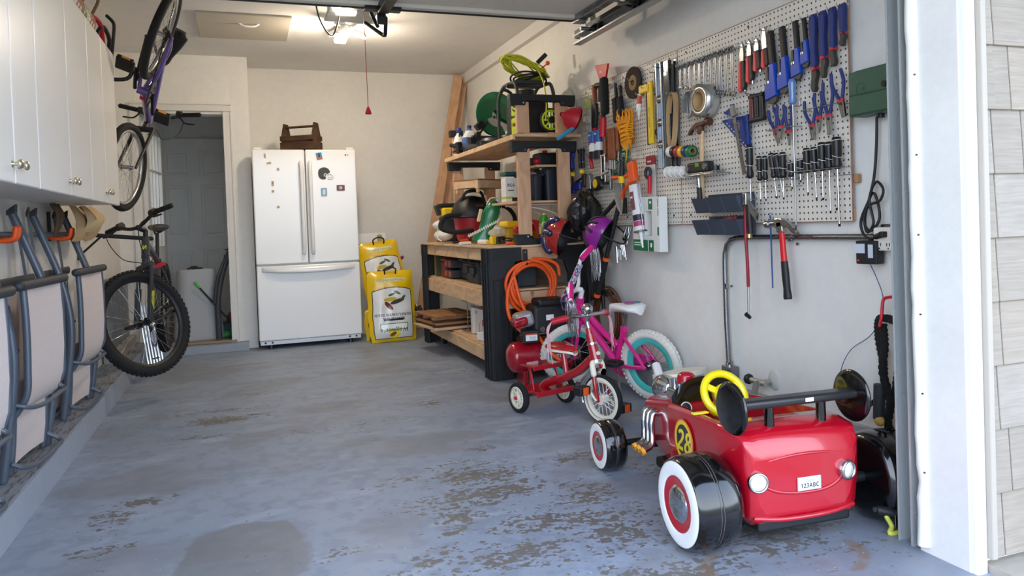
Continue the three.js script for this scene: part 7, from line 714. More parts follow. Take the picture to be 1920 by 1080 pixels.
{ const t = wt('steel_hooks', 'chrome double hook with a bunch of key rings below the pegboard', 'hook', -4.08, 1.0, 0, 0.01); obj('hook_frame', [pipe([[-0.03, 0, 0], [-0.03, -0.08, 0.03], [0.03, -0.08, 0.03], [0.03, 0, 0]], 0.007, 0.02), pipe([[0, 0, 0], [0, -0.12, 0.02], [0, -0.14, 0.07], [0, -0.1, 0.09]], 0.006, 0.02)], M.steel, t); for (let i = 0; i < 6; i++) obj('socket_key', rod([-0.04 + i * 0.016, -0.11, 0.06], [-0.05 + i * 0.022, -0.17 - 0.015 * (i % 3), 0.06], 0.007, 0.006), M.chrome, t); obj('long_key', [rod([-0.04, -0.12, 0.07], [-0.035, -0.22, 0.07], 0.009)], M.chrome, t); }
// ---- green timer box, cables, outlet, conduit on the wall
{ const mg = mat('#2f5240', 0.5), t = wt('irrigation_box', 'dark green irrigation timer box on the wall beside the pegboard', 'box', -2.125, 1.49, 0, -0.03); obj('housing', ext([[-0.115, -0.085], [0.15, -0.085], [0.15, 0.085], [-0.08, 0.085], [-0.115, 0.075]], 0.09, [0, 0, 0.046], undefined, 0.008), mg, t); obj('front_panel', box(0.255, 0.07, 0.008, [0.02, -0.045, 0.092], undefined, 0.003), mg, t); obj('lid_panel', box(0.255, 0.088, 0.006, [0.02, 0.037, 0.091], undefined, 0.003), mg, t); obj('lock_screw', cyl(0.011, 0.011, 0.008, [0.06, 0.012, 0.096], 'z', 18), M.darkSteel, t); obj('embossed_logo', [torus(0.022, 0.0015, [-0.05, 0.012, 0.0945], undefined, 24, 6), box(0.03, 0.003, 0.002, [-0.05, 0.012, 0.0945]), box(0.003, 0.02, 0.002, [-0.04, 0.012, 0.0945])], mg, t); obj('cable_gland', cyl(0.012, 0.012, 0.02, [-0.01, -0.09, 0.04]), M.black, t); }
{ const t = wt('timer_cable', 'black power cable looped between the green box and the outlet', 'cable', -2.165, 1.395, 0, -0.015); obj('cable', tube([[0, 0, 0.015], [-0.005, -0.1, 0.015], [-0.02, -0.22, 0.015], [-0.04, -0.3, 0.02], [-0.065, -0.38, 0.02], [-0.05, -0.43, 0.025], [-0.015, -0.4, 0.03], [-0.03, -0.3, 0.03], [0.005, -0.24, 0.03], [0.035, -0.27, 0.03], [0.02, -0.31, 0.03], [-0.035, -0.33, 0.03], [-0.06, -0.39, 0.03], [-0.03, -0.425, 0.03], [0.005, -0.38, 0.02], [-0.02, -0.28, 0.02], [-0.05, -0.32, 0.02], [-0.085, -0.39, 0.02], [-0.075, -0.435, 0.02], [-0.03, -0.455, 0.03], [0.015, -0.445, 0.045]], 0.0052, 160, 8), M.black, t); obj('plug', [rod([0.01, -0.446, 0.045], [0.045, -0.438, 0.055], 0.011), box(0.02, 0.022, 0.03, [0.05, -0.437, 0.05], undefined, 0.004)], M.black, t); }
{ const t = wt('wall_outlet', 'white outlet block with several sockets on grey box', 'outlet', -2.122, 0.94, 0, -0.03); obj('outlet_body', box(0.1, 0.088, 0.035, [0, 0, 0.04], undefined, 0.008), mat('#e2ded4', 0.4), t); obj('back_box', box(0.115, 0.1, 0.022, [0.01, 0.005, 0.012], undefined, 0.004), M.galv, t); for (const x of [-0.02, 0.02]) { for (const dx of [-0.006, 0.006]) obj('socket_slot', box(0.003, 0.012, 0.002, [x + dx, -0.02, 0.058], undefined, 0), M.black, t); obj('ground_hole', cyl(0.003, 0.003, 0.002, [x, -0.034, 0.058], 'z', 8), M.black, t); } }
{ const t = wt('power_adapter', 'black charger adapter plugged in below the outlet with red light', 'adapter', -2.19, 0.9, 0, -0.02); obj('adapter_body', box(0.085, 0.088, 0.05, [0, -0.01, 0.045], [0, 0.2, 0], 0.004), M.black, t); obj('rating_label', box(0.04, 0.036, 0.001, [-0.018, 0.005, 0.0755], [0, 0.2, 0], 0), mat('#c3c8d2', 0.5), t); obj('rating_label', box(0.02, 0.05, 0.001, [0.024, -0.005, 0.067], [0, 0.2, 0], 0), mat('#c3c8d2', 0.5), t); obj('red_light', ball(0.004, [-0.025, -0.04, 0.077]), mat('#ff3020', 0.3), t); obj('thin_wire', tube([[0.0, -0.055, 0.045], [0.01, -0.1, 0.03], [0.035, -0.17, 0.025], [0.03, -0.24, 0.02], [-0.03, -0.33, 0.02], [-0.13, -0.4, 0.02], [-0.16, -0.45, 0.03], [-0.17, -0.52, 0.05]], 0.0016, 70, 6), mat('#34306a', 0.5), t); }
{ const t = wt('electrical_conduit', 'grey metal conduit bent across and down the wall to a junction box', 'conduit', -2.15, 0.947, 0, 0.008); obj('conduit_pipe', pipe([[0, 0, -0.01], [-0.98, -0.012, -0.01], [-0.985, -0.42, -0.01], [-0.97, -0.66, -0.008]], 0.0125, 0.1, 12), M.galv, t); for (const [x, y] of [[-0.5, -0.006], [-0.975, -0.25]]) obj('pipe_strap', [box(0.03, 0.032, 0.012, [x, y, -0.006], undefined, 0.004), cyl(0.006, 0.006, 0.006, [x + 0.024, y - (y < -0.1 ? 0 : 0.028), -0.022], 'z', 8)], M.galv, t); obj('junction_box', box(0.075, 0.11, 0.05, [-0.96, -0.7, -0.005], undefined, 0.004), M.galv, t); obj('box_collar', cyl(0.018, 0.018, 0.03, [-0.968, -0.64, -0.008]), M.steel, t); }
{ const t = wt('hose_bib', 'wall tap with black round handle low on the wall behind the toy car', 'tap', -2.86, 0.25, 0, -0.03); obj('tap_body', [rod([0.02, 0.02, 0], [0.02, 0.02, 0.08], 0.014), rod([0.05, 0.02, 0.06], [-0.04, 0.025, 0.07], 0.013), rod([0, 0.02, 0.07], [-0.015, -0.06, 0.08], 0.014)], mat('#b9b6ac', 0.4, 0.8), t); obj('tap_handle', [lathe([[0.001, 0], [0.022, 0.002], [0.026, 0.012], [0.022, 0.024], [0.001, 0.026]], 8, [-0.045, 0.025, 0.07], [0, 0, PI / 2])], M.black, t); obj('hose_end', rod([-0.015, -0.06, 0.08], [-0.02, -0.14, 0.085], 0.017), M.black, t); obj('mortar_patch', ball(0.04, [0.04, 0.03, 0], [1, 1.2, 0.3]), mat('#c9c8c4', 0.9), t); }
{ const t = wt('red_wall_hook', 'red coated steel hook holding the black straps', 'hook', -2.09, 0.728, 0, -0.03); obj('hook_rod', pipe([[0.0, 0.005, 0], [-0.01, 0.0, 0.03], [-0.025, -0.005, 0.075], [-0.025, -0.08, 0.085], [-0.02, -0.105, 0.1], [0.0, -0.1, 0.12]], 0.006, 0.015), M.red, t); obj('screw_base', cyl(0.009, 0.009, 0.006, [0, 0.005, 0.003], 'z'), M.red, t); }
{ const t = wt('resistance_straps', 'bunch of black ruched suspension straps hanging on the red hook', 'straps', -2.1, 0.65, 0, 0.01), ms = mat('#121315', 0.95, 0, { bumpMap: TX.bump, bumpScale: 0.006 }); const ruched = (pts, r) => { const c = new THREE.CatmullRomCurve3(pts.map((p) => V(...p))), n = 90, P = []; for (let i = 0; i <= n; i++) { const q = c.getPoint(i / n), tg = c.getTangent(i / n), k = r * (1 + 0.14 * Math.sin(i * 1.9) + 0.08 * hash(i, 6)); const a = V(0, 0, 1).cross(tg).normalize(), b = tg.clone().cross(a); P.push(Array.from({ length: 9 }, (_, j) => { const an = j / 9 * 2 * PI; return [q.x + k * (a.x * Math.cos(an) + b.x * Math.sin(an)), q.y + k * (a.y * Math.cos(an) + b.y * Math.sin(an)), q.z + k * (a.z * Math.cos(an) + b.z * Math.sin(an))]; })); } return loft(P); };
  obj('strap_loop', ruched([[-0.0, 0.0, 0.03], [-0.05, -0.01, 0.02], [-0.065, -0.08, 0.01], [-0.045, -0.18, 0.01], [-0.03, -0.26, 0.02], [0.0, -0.3, 0.02]], 0.013), ms, t); obj('strap_loop', ruched([[0.0, 0.0, 0.03], [0.05, -0.02, 0.02], [0.055, -0.1, 0.01], [0.03, -0.2, 0.02], [0.02, -0.3, 0.02], [0.05, -0.36, 0.02]], 0.014), ms, t); obj('strap_loop', ruched([[-0.01, -0.02, 0.045], [-0.005, -0.1, 0.045], [-0.02, -0.2, 0.04], [0.01, -0.3, 0.04], [-0.01, -0.4, 0.03], [0.03, -0.43, 0.03], [0.08, -0.42, 0.03]], 0.014), ms, t); obj('grip_tube', rod([-0.035, -0.25, 0.04], [-0.045, -0.38, 0.04], 0.022, 0.02), M.charcoal, t); obj('tan_tip', ball(0.022, [-0.035, -0.385, 0.045], [1, 0.9, 0.8]), mat('#d3ab5a', 0.6), t); obj('tan_tip', ball(0.016, [0.035, -0.43, 0.045], [1.4, 0.7, 0.8]), mat('#d3ab5a', 0.6), t); obj('door_strap', bar([-0.05, -0.3, 0.03], [-0.16, -0.4, 0.03], 0.03, 0.006), M.black, t); }
{ const t = thing('door_sensor', 'small black door sensor with yellow wire at the foot of the track', 'sensor', [1.93, 0.0, -1.86]); obj('sensor_body', rod([-0.02, 0.07, -0.02], [0.05, 0.055, 0.02], 0.016), M.black, t); obj('sensor_lens', cyl(0.008, 0.008, 0.01, [-0.022, 0.07, -0.022], 'x'), M.charcoal, t); obj('yellow_wire', tube([[0.0, 0.05, 0], [0.01, 0.02, 0.01], [-0.01, 0.006, 0.02], [0.03, 0.006, 0.03]], 0.008), mat('#b8b84a', 0.5), t); obj('sensor_bracket', box(0.03, 0.06, 0.004, [0.03, 0.03, 0.02]), M.galv, t); }
{ const o = obj('wood_shim', box(0.02, 0.035, 0.02, [2.262, 1.175, -2.278])); o.material = M.card; tag(o, 'small wooden shim showing at the pegboard edge', 'shim'); }
// ================================================================ RIDE-ON TOYS
// ---- pink child's bicycle behind the tricycle
{ const wTire = mat('#e3dfd6', 0.7), R = 0.205, topC = [[0.5, 0.33, 0], [0.36, 0.19, 0], [0.24, 0.1, 0]];
  const b = bicycle('child_bicycle', 'pink child bicycle with white tyres, teal rims and silver streamers', { wb: 0.61, R, tr: 0.024, bb: [0.25, -0.02, 0], sj: [0.17, 0.2, 0], st: [0.145, 0.29, 0], hb: [0.525, 0.27, 0], ht: [0.49, 0.37, 0], mf: M.pink, rt: 0.02, topCurve: topC, mfork: M.pink, steer: 0.95, barSteer: 0.3, barRoll: -0.5, mtire: wTire, mrim: M.teal, ms: M.white, mclamp: M.pink, mpost: M.steel, saddleW: 0.085, saddleL: 0.85, hw: 0.235, rise: 0.13, back: -0.12, stemUp: 0.05, stemF: 0.03, stemY: 0.02, mbar: M.white, mstem: M.white, mgrip: M.pink, gripR: 0.018, brakes: false, crank: -0.5, cl: 0.1, cassette: false, mck: M.pink, wo: { spokes: 20, rimH: 0.03, rimW: 0.014, knobs: 46, sr: 0.0014 } });
  orient(b, [2.165, R, -3.74], [-0.235, 0, -0.56], [-0.1, 1, 0.02]);
  obj('chain_guard', ext(smooth([[0.02, -0.02], [0.24, -0.07], [0.31, -0.02], [0.25, 0.035], [0.02, 0.02]], 5), 0.016, [0, 0, 0.055]), M.pink, b);
  // parts that turn with the bars: pad, streamers, pouch
  const H1 = V(0.525, 0.27, 0), ax = V(0.49, 0.37, 0).sub(H1).normalize(), q = new THREE.Quaternion().setFromAxisAngle(ax, 0.3), K = V(0.5, 0.44, 0), roll = new THREE.Quaternion().setFromAxisAngle(V(1, 0, 0), -0.5), xf = (g) => { g.translate(-K.x, -K.y, 0); g.applyQuaternion(roll); g.translate(K.x, K.y, 0); g.translate(-H1.x, -H1.y, 0); g.applyQuaternion(q); g.translate(H1.x, H1.y, 0); return g; };
  obj('cross_bar_pad', xf(rod([0.49, 0.52, -0.11], [0.49, 0.52, 0.11], 0.019)), mat('#ffffff', 0.4, 0, { map: wrapT(tex(128, 128, (u, v) => { const n = fbm(u * 8, v * 8, 3, 8, 66); return n > 0.6 ? [190, 60, 150] : n > 0.5 ? [220, 220, 230] : n > 0.42 ? [60, 160, 170] : [70, 80, 100]; }), [2, 2]) }), b);
  obj('pouch', xf(box(0.07, 0.11, 0.18, [0.585, 0.36, 0], [0, 0, 0.2], 0.02)), mat('#ffffff', 0.6, 0, { map: wrapT(tex(128, 128, (u, v) => { const n = fbm(u * 5, v * 5, 3, 5, 71); return n > 0.62 ? [206, 130, 190] : n > 0.55 ? [90, 120, 190] : n > 0.48 ? [70, 60, 110] : [34, 34, 40]; }), [6, 6]) }), b);
  for (const s of [-1, 1]) { const st = []; for (let i = 0; i < 26; i++) { const a = i / 26 * 2 * PI, r = 0.012 + 0.022 * hash(i, s + 3), e = V(0.42, 0.57, s * 0.235); e.sub(K).applyQuaternion(roll).add(K); e.sub(H1).applyQuaternion(q).add(H1); const x = e.x, y = e.y, z = e.z, l = 0.13 + 0.1 * hash(i, 8); st.push(tube([[x, y, z], [x + r * Math.cos(a), y - 0.02, z + r * Math.sin(a)], [x + r * 1.3 * Math.cos(a), y - l * 0.6, z + r * 1.3 * Math.sin(a)], [x + r * Math.cos(a + 0.4), y - l, z + r * Math.sin(a + 0.4)]], 0.0022, 10, 4)); } obj('streamer', st, M.chrome, b).userData.kind = 'stuff'; }
  obj('saddle_print', ext(smooth([[-0.05, -0.02], [0.0, -0.03], [0.03, 0.0], [0.0, 0.035], [-0.04, 0.02]], 3), 0.003, [0.12, 0.36, 0], [PI / 2, 0, 0], 0), mat('#a95aa8', 0.5), b);
  obj('saddle_print', ext(smooth([[-0.03, -0.015], [0.0, -0.02], [0.02, 0.01], [-0.02, 0.015]], 3), 0.003, [0.085, 0.359, 0.03], [PI / 2, 0, 0], 0), mat('#3a8f8a', 0.5), b);
  obj('kickstand', rod([0.2, -0.03, -0.05], [0.12, -0.2, -0.16], 0.007), M.steel, b); obj('front_caliper', xf(box(0.04, 0.05, 0.06, [0.56, 0.24, 0], undefined, 0.01)), M.steel, b);
}
// ---- red tricycle
{ const mr = mat('#a80f1f', 0.16, 0, { clearcoat: 0.8, clearcoatRoughness: 0.06 }), t = thing('tricycle', 'classic red tricycle with white seat, chrome bars and spoked front wheel', 'tricycle', [1.555, 0, -3.9], [0, 0.27, 0]);
  const wob = (name, x, z, R, tr, o) => { const g = new THREE.Group(); g.name = name; t.add(g); g.position.set(x, R, z); g.rotation.y = PI / 2 + (o.turn ?? 0); return g; };
  for (const s of [-1, 1]) { const g = wob('rear_wheel', s * 0.165, 0, 0.083, 0.012, {}); obj('tyre', put(lathe([[0.06, -0.016], [0.078, -0.016], [0.083, -0.008], [0.083, 0.008], [0.078, 0.016], [0.06, 0.016], [0.06, -0.016]], 36), undefined, [PI / 2, 0, 0]), M.rubber, g); obj('rim', [put(lathe([[0.05, -0.014], [0.062, -0.017], [0.062, 0.017], [0.05, 0.014], [0.05, -0.014]], 32), undefined, [PI / 2, 0, 0]), cyl(0.018, 0.018, 0.036, undefined, 'z'), ...Array.from({ length: 10 }, (_, i) => put(box(0.036, 0.007, 0.012, [0.034, 0, 0], undefined, 0.002), undefined, [0, 0, i * PI / 5]))], M.cream, g); obj('hub_cap', ball(0.012, [0, 0, s * 0.02], [1, 1, 0.8]), M.red, g); }
  const fz = 0.49, R = 0.128, fx = 0.015, turn = 0.12, fg = new THREE.Group(); fg.name = 'front_assembly'; t.add(fg); fg.position.set(fx, 0, fz); fg.rotation.y = turn;
  const F = (name, geos, m) => obj(name, geos, m, fg), RX = [0, PI / 2, 0];
  F('front_tyre', put(torus(R - 0.017, 0.017, undefined, undefined, 48, 12), [0, R, 0], RX), M.rubber); for (const s of [-1, 1]) F('white_wall', put(flat(new THREE.RingGeometry(R - 0.03, R - 0.014, 48)), [s * 0.0172, R, 0], [0, s * PI / 2, 0]), M.cream);
  F('front_rim', [put(lathe([[R - 0.042, -0.012], [R - 0.026, -0.015], [R - 0.026, 0.015], [R - 0.042, 0.012], [R - 0.042, -0.012]], 40), [0, R, 0], [0, 0, PI / 2])], M.cream); F('front_hub', cyl(0.024, 0.024, 0.05, [0, R, 0], 'x'), M.cream);
  F('front_spokes', Array.from({ length: 20 }, (_, i) => { const a = i / 20 * 2 * PI, b = a + (i % 2 ? 0.35 : -0.35), s = i % 4 < 2 ? 0.018 : -0.018; return rod([s, R + 0.02 * Math.cos(b), 0.02 * Math.sin(b)], [0, R + (R - 0.04) * Math.cos(a), (R - 0.04) * Math.sin(a)], 0.0018, 0.0018, 5); }), M.white).userData.kind = 'stuff';
  F('fender', [put(flat(new THREE.TorusGeometry(R + 0.012, 0.022, 8, 24, 1.9)), [0, R, 0], [0, PI / 2, -0.0], [1, 1, 1])].map((g) => { g.translate(0, -R, 0); g.rotateX(-0.25); g.translate(0, R, 0); return g; }), M.chrome);
  for (const s of [-1, 1]) { F('fork_leg', tube([[s * 0.03, R + 0.17, -0.03], [s * 0.04, R + 0.1, -0.018], [s * 0.04, R, 0]], 0.0115, 16, 8), mr); F('fork_shoulder', tube([[s * 0.004, R + 0.19, -0.036], [s * 0.032, R + 0.185, -0.034], [s * 0.038, R + 0.13, -0.022]], 0.015, 14, 8), M.cream);
    F('crank_arm', [rod([s * 0.05, R, 0], [s * 0.055, R - s * 0.05, s * 0.045], 0.007)], M.cream); F('pedal', box(0.075, 0.045, 0.055, [s * 0.1, R - s * 0.055, s * 0.05], undefined, 0.006), M.black); F('pedal_reflector', box(0.04, 0.038, 0.058, [s * 0.1, R - s * 0.055, s * 0.05], undefined, 0.002), M.orange); }
  F('steering_head', [rod([0, R + 0.19, -0.036], [0, R + 0.33, -0.075], 0.026, 0.025), rod([0, R + 0.33, -0.075], [0, R + 0.36, -0.083], 0.019, 0.016)], mr); F('head_collar', [rod([0, R + 0.185, -0.034], [0, R + 0.2, -0.038], 0.028), rod([0, R + 0.275, -0.06], [0, R + 0.285, -0.063], 0.029)], M.chrome); F('head_badge', put(ext(circ(0, 0, 0.016, 20, 0.01), 0.003), [0, R + 0.235, -0.022], [-0.25, 0, 0]), M.cream);
  F('handlebar_stem', tube([[0, R + 0.35, -0.08], [0, R + 0.4, -0.09], [0.0, R + 0.43, -0.07]], 0.011), M.chrome); F('handlebar', tube([[-0.2, R + 0.415, -0.13], [-0.13, R + 0.43, -0.09], [-0.05, R + 0.432, -0.065], [0.05, R + 0.432, -0.065], [0.13, R + 0.43, -0.09], [0.2, R + 0.415, -0.13]], 0.0105, 50, 10), M.chrome); for (const s of [-1, 1]) { F('grip', rod([s * 0.14, R + 0.428, -0.096], [s * 0.215, R + 0.412, -0.138], 0.0165), mat('#b3122a', 0.5)); F('streamer', Array.from({ length: 9 }, (_, i) => tube([[s * 0.215, R + 0.412, -0.138], [s * (0.235 + 0.006 * (i % 3)), R + 0.39 - 0.004 * i, -0.14], [s * (0.23 + 0.008 * (i % 4)), R + 0.3 - 0.012 * i, -0.135 + 0.006 * (i % 3)]], 0.0025, 10, 4)), mat('#d9a0a4', 0.4)).userData.kind = 'stuff'; }
  F('bell', [ball(0.03, [-0.03, R + 0.465, -0.06]), cyl(0.012, 0.012, 0.02, [-0.03, R + 0.44, -0.06])], M.chrome);
  obj('backbone', [tube([[0.01, R + 0.2, fz - 0.07], [0.005, 0.26, fz - 0.16], [0, 0.2, 0.2], [0, 0.14, 0.03], [0, 0.11, 0]], 0.024, 40, 12)], mr, t); obj('seat_post', rod([0, 0.22, 0.22], [0, 0.33, 0.2], 0.016), mr, t);
  obj('rear_axle', rod([-0.16, 0.083, 0], [0.16, 0.083, 0], 0.009), M.steel, t);
  obj('lower_deck', [box(0.26, 0.016, 0.2, [0, 0.115, 0.02], undefined, 0.006), box(0.26, 0.03, 0.012, [0, 0.11, 0.12], undefined, 0.004)], mr, t); obj('upper_step', [box(0.2, 0.014, 0.13, [0, 0.245, -0.01], undefined, 0.006), box(0.2, 0.025, 0.01, [0, 0.24, 0.055], undefined, 0.003)], mr, t); for (const s of [-1, 1]) obj('step_bracket', bar([s * 0.1, 0.12, 0.05], [s * 0.085, 0.24, 0.0], 0.02, 0.01, [1, 0, 0]), mr, t);
  obj('seat', loft([[-0.09, 0.3, 0], [-0.08, 0.9, 0.008], [-0.03, 1, 0.01], [0.03, 0.7, 0.006], [0.08, 0.4, 0.002], [0.1, 0.2, -0.004]].map(([z, w, y]) => Array.from({ length: 14 }, (_, i) => { const a = i / 14 * 2 * PI; return [Math.cos(a) * 0.075 * w, 0.36 + y + Math.sin(a) * 0.02, 0.2 + z]; }))), mr, t); obj('seat_band', loft([[-0.095, 0.3, 0], [-0.084, 0.9, 0.004], [-0.03, 1.0, 0.004], [0.03, 0.72, 0.002], [0.08, 0.42, 0], [0.1, 0.22, -0.004]].map(([z, w, y]) => Array.from({ length: 14 }, (_, i) => { const a = i / 14 * 2 * PI; return [Math.cos(a) * 0.078 * w, 0.347 + y + Math.sin(a) * 0.012, 0.2 + z]; }))), M.cream, t);
}
// ---- red toy roadster
{ const mr = mat('#b00c22', 0.2, 0, { clearcoat: 0.7, clearcoatRoughness: 0.05, side: THREE.DoubleSide }), t = thing('toy_car', 'shiny red ride-on toy roadster with white-wall tyres and yellow steering wheel', 'toy car', [1.675, 0, -1.99], [0, -0.07, 0]);
  // z, half-width low, half-width high, low y, high y, inner floor y, rim
  const sec = [[0.105, 0.165, 0.185, 0.1, 0.27, 0.27, 0.03], [0.098, 0.19, 0.203, 0.072, 0.315, 0.315, 0.03], [0.075, 0.2, 0.212, 0.06, 0.34, 0.345, 0.03], [0.0, 0.205, 0.215, 0.058, 0.352, 0.365, 0.03], [-0.055, 0.205, 0.214, 0.058, 0.352, 0.358, 0.025], [-0.06, 0.205, 0.213, 0.058, 0.352, 0.16, 0.022], [-0.2, 0.198, 0.203, 0.06, 0.345, 0.14, 0.02], [-0.38, 0.182, 0.19, 0.062, 0.333, 0.15, 0.02], [-0.46, 0.17, 0.178, 0.064, 0.325, 0.24, 0.02], [-0.465, 0.17, 0.177, 0.064, 0.325, 0.335, 0.02], [-0.58, 0.145, 0.15, 0.07, 0.3, 0.32, 0.02], [-0.72, 0.115, 0.125, 0.075, 0.27, 0.292, 0.02], [-0.8, 0.1, 0.112, 0.08, 0.255, 0.275, 0.02]];
  const ring = ([z, a, b, y0, y1, yi, rim]) => { const o = [[-b + 0.006, y1], [-b, y1 - 0.02], [-(a + b) / 2 - 0.004, (y0 + y1) / 2], [-a, y0 + 0.03], [-a + 0.02, y0], [0, y0 - 0.004], [a - 0.02, y0], [a, y0 + 0.03], [(a + b) / 2 + 0.004, (y0 + y1) / 2], [b, y1 - 0.02], [b - 0.006, y1], [b - rim, y1 + (yi > y1 ? (yi - y1) * 0.3 : 0)]], solid = yi >= y1 - 0.001; const inn = solid ? [[b * 0.75, y1 + (yi - y1) * 0.55], [b * 0.35, yi - (yi - y1) * 0.12], [-b * 0.35, yi - (yi - y1) * 0.12], [-b * 0.75, y1 + (yi - y1) * 0.55]] : [[b - rim - 0.012, yi + 0.02], [b - rim - 0.04, yi], [-b + rim + 0.04, yi], [-b + rim + 0.012, yi + 0.02]]; return [...o, ...inn, [-b + rim, y1 + (yi > y1 ? (yi - y1) * 0.3 : 0)]].map(([x, y]) => [x, y, z]); };
  obj('body', loft(sec.map(ring)), mr, t);
  obj('nose', loft([[-0.8, 0.105, 0.08, 0.27], [-0.83, 0.1, 0.085, 0.265], [-0.855, 0.085, 0.1, 0.25], [-0.862, 0.06, 0.12, 0.225]].map(([z, w, y0, y1]) => Array.from({ length: 20 }, (_, i) => { const a = i / 20 * 2 * PI, c = Math.cos(a), s = Math.sin(a); return [w * Math.sign(c) * Math.abs(c) ** 0.5, (y0 + y1) / 2 + (y1 - y0) / 2 * Math.sign(s) * Math.abs(s) ** 0.5, z]; }))), mat('#e8cf1e', 0.25, 0, { clearcoat: 0.5 }), t);
  obj('engine_block', [box(0.15, 0.05, 0.12, [0, 0.31, -0.62], undefined, 0.012), ...[-1, 1].flatMap((s) => [0, 1, 2].map((i) => cyl(0.016, 0.014, 0.05, [s * 0.04, 0.345, -0.58 - i * 0.04])))], M.chrome, t); obj('air_scoop', [cyl(0.036, 0.04, 0.03, [-0.02, 0.375, -0.6]), ball(0.034, [-0.02, 0.388, -0.6], [1, 0.5, 1])], mr, t);
  obj('windscreen', loft([0, 1, 2, 3].map((j) => Array.from({ length: 15 }, (_, i) => { const u = i / 14 * 2 - 1, k = j / 3; return [u * (0.168 - 0.01 * k), 0.322 + k * 0.085 * Math.sqrt(Math.max(0.02, 1 - u * u * 0.95)), -0.44 - 0.03 * k + (1 - u * u) * -0.02]; })), false, false), mat('#0a0a0c', 0.12, 0, { clearcoat: 1, side: THREE.DoubleSide }), t);
  for (const s of [-1, 1]) for (let i = 0; i < 3; i++) { const z = -0.62 - i * 0.035; obj('exhaust_pipe', tube([[s * 0.125, 0.235, z], [s * 0.16, 0.245, z], [s * 0.172, 0.215, z + 0.004], [s * 0.175, 0.16, z + 0.01], [s * 0.185, 0.125, z + 0.02], [s * 0.225, 0.108, z + 0.03]], 0.0125, 30, 10), M.chrome, t); obj('exhaust_tip', cyl(0.0155, 0.0155, 0.014, [s * 0.228, 0.107, z + 0.031], [0, 0, PI / 2 - s * 0.4]), mat('#f0a52a', 0.4), t); }
  // wheels
  const wheelAt = (name, x, z, R, W, s) => { const g = new THREE.Group(); g.name = name; t.add(g); g.position.set(x, R, z); g.rotation.z = -s * PI / 2; const h = W / 2;
    obj('tyre', lathe([[0.02, -h], [R * 0.72, -h], [R * 0.9, -h * 0.92], [R * 0.985, -h * 0.62], [R, -h * 0.3], [R, -h * 0.06], [R * 0.975, -h * 0.045], [R * 0.975, h * 0.0], [R * 0.995, h * 0.015], [R * 0.995, h * 0.06], [R * 0.975, h * 0.075], [R * 0.975, h * 0.12], [R, h * 0.135], [R * 0.985, h * 0.62], [R * 0.93, h * 0.88], [R * 0.88, h * 0.94]], 64), M.blackGloss, g); obj('tread_line', [torus(R * 0.978, R * 0.006, [0, h * -0.02, 0], [PI / 2, 0, 0], 64, 6), torus(R * 0.978, R * 0.006, [0, h * 0.1, 0], [PI / 2, 0, 0], 64, 6)], mat('#6d6a66', 0.6), g);
    obj('white_wall', lathe([[R * 0.58, h * 0.94], [R * 0.62, h * 1.0], [R * 0.8, h * 1.0], [R * 0.885, h * 0.935]].reverse(), 64), M.white, g); obj('red_wheel', lathe([[R * 0.36, h * 0.9], [R * 0.5, h * 0.94], [R * 0.575, h * 0.97], [R * 0.6, h * 0.94]].reverse(), 56), mr, g); obj('hub_cap', lathe([[0.001, h * 1.12], [R * 0.2, h * 1.09], [R * 0.33, h * 1.0], [R * 0.37, h * 0.94], [R * 0.39, h * 0.91]].reverse(), 48), M.chrome, g); return g; };
  for (const s of [-1, 1]) { wheelAt('rear_wheel', s * 0.35, 0.0, 0.148, 0.165, s); wheelAt('front_wheel', s * 0.325, -0.79, 0.104, 0.1, s); }
  obj('rear_axle', rod([-0.3, 0.148, 0], [0.3, 0.148, 0], 0.018), M.black, t); obj('front_axle', [rod([-0.3, 0.104, -0.79], [0.3, 0.104, -0.79], 0.014), box(0.3, 0.05, 0.06, [0, 0.11, -0.76], undefined, 0.01)], M.black, t); obj('underside', box(0.34, 0.04, 0.7, [0, 0.06, -0.25], undefined, 0.01), M.black, t);
  // spoiler with round end plates
  for (const x of [-0.1, 0.095]) obj('spoiler_post', rod([x, 0.33, 0.035], [x, 0.42, 0.035], 0.017, 0.015, 16), M.blackGloss, t); obj('spoiler_bar', box(0.45, 0.03, 0.06, [0, 0.428, 0.035], undefined, 0.013), mat('#232324', 0.3), t); for (const s of [-1, 1]) obj('end_plate', lathe([[0.001, -0.016], [0.07, -0.013], [0.085, -0.004], [0.087, 0], [0.085, 0.004], [0.07, 0.013], [0.001, 0.016]], 44, [s * 0.228 - 0.01, 0.415, 0.02], [0, 0, PI / 2]), M.blackGloss, t); obj('bar_sticker', box(0.03, 0.012, 0.002, [0.03, 0.43, 0.066], undefined, 0), M.white, t);
  for (const x of [-0.1, 0.095]) obj('post_boss', rod([x, 0.3, 0.06], [x, 0.338, 0.04], 0.026, 0.02, 16), mr, t);
  // tail lamps, plate, moulded smile line
  for (const [x, ry] of [[-0.172, -0.25], [0.15, 0.25]]) { const g = new THREE.Group(); g.name = 'lamp'; t.add(g); g.position.set(x, 0.205, 0.1); g.rotation.y = ry; obj('lamp_bezel', lathe([[0.026, 0], [0.032, 0.002], [0.033, 0.02], [0.028, 0.026], [0.026, 0.02]], 28, [0, 0, -0.004], [PI / 2, 0, 0]), M.chrome, g); obj('lamp_lens', lathe([[0.001, 0.024], [0.014, 0.022], [0.027, 0.015], [0.027, 0.0]], 24, undefined, [PI / 2, 0, 0]), mat('#eeeadc', 0.08, 0, { clearcoat: 1, metalness: 0.2 }), g); }
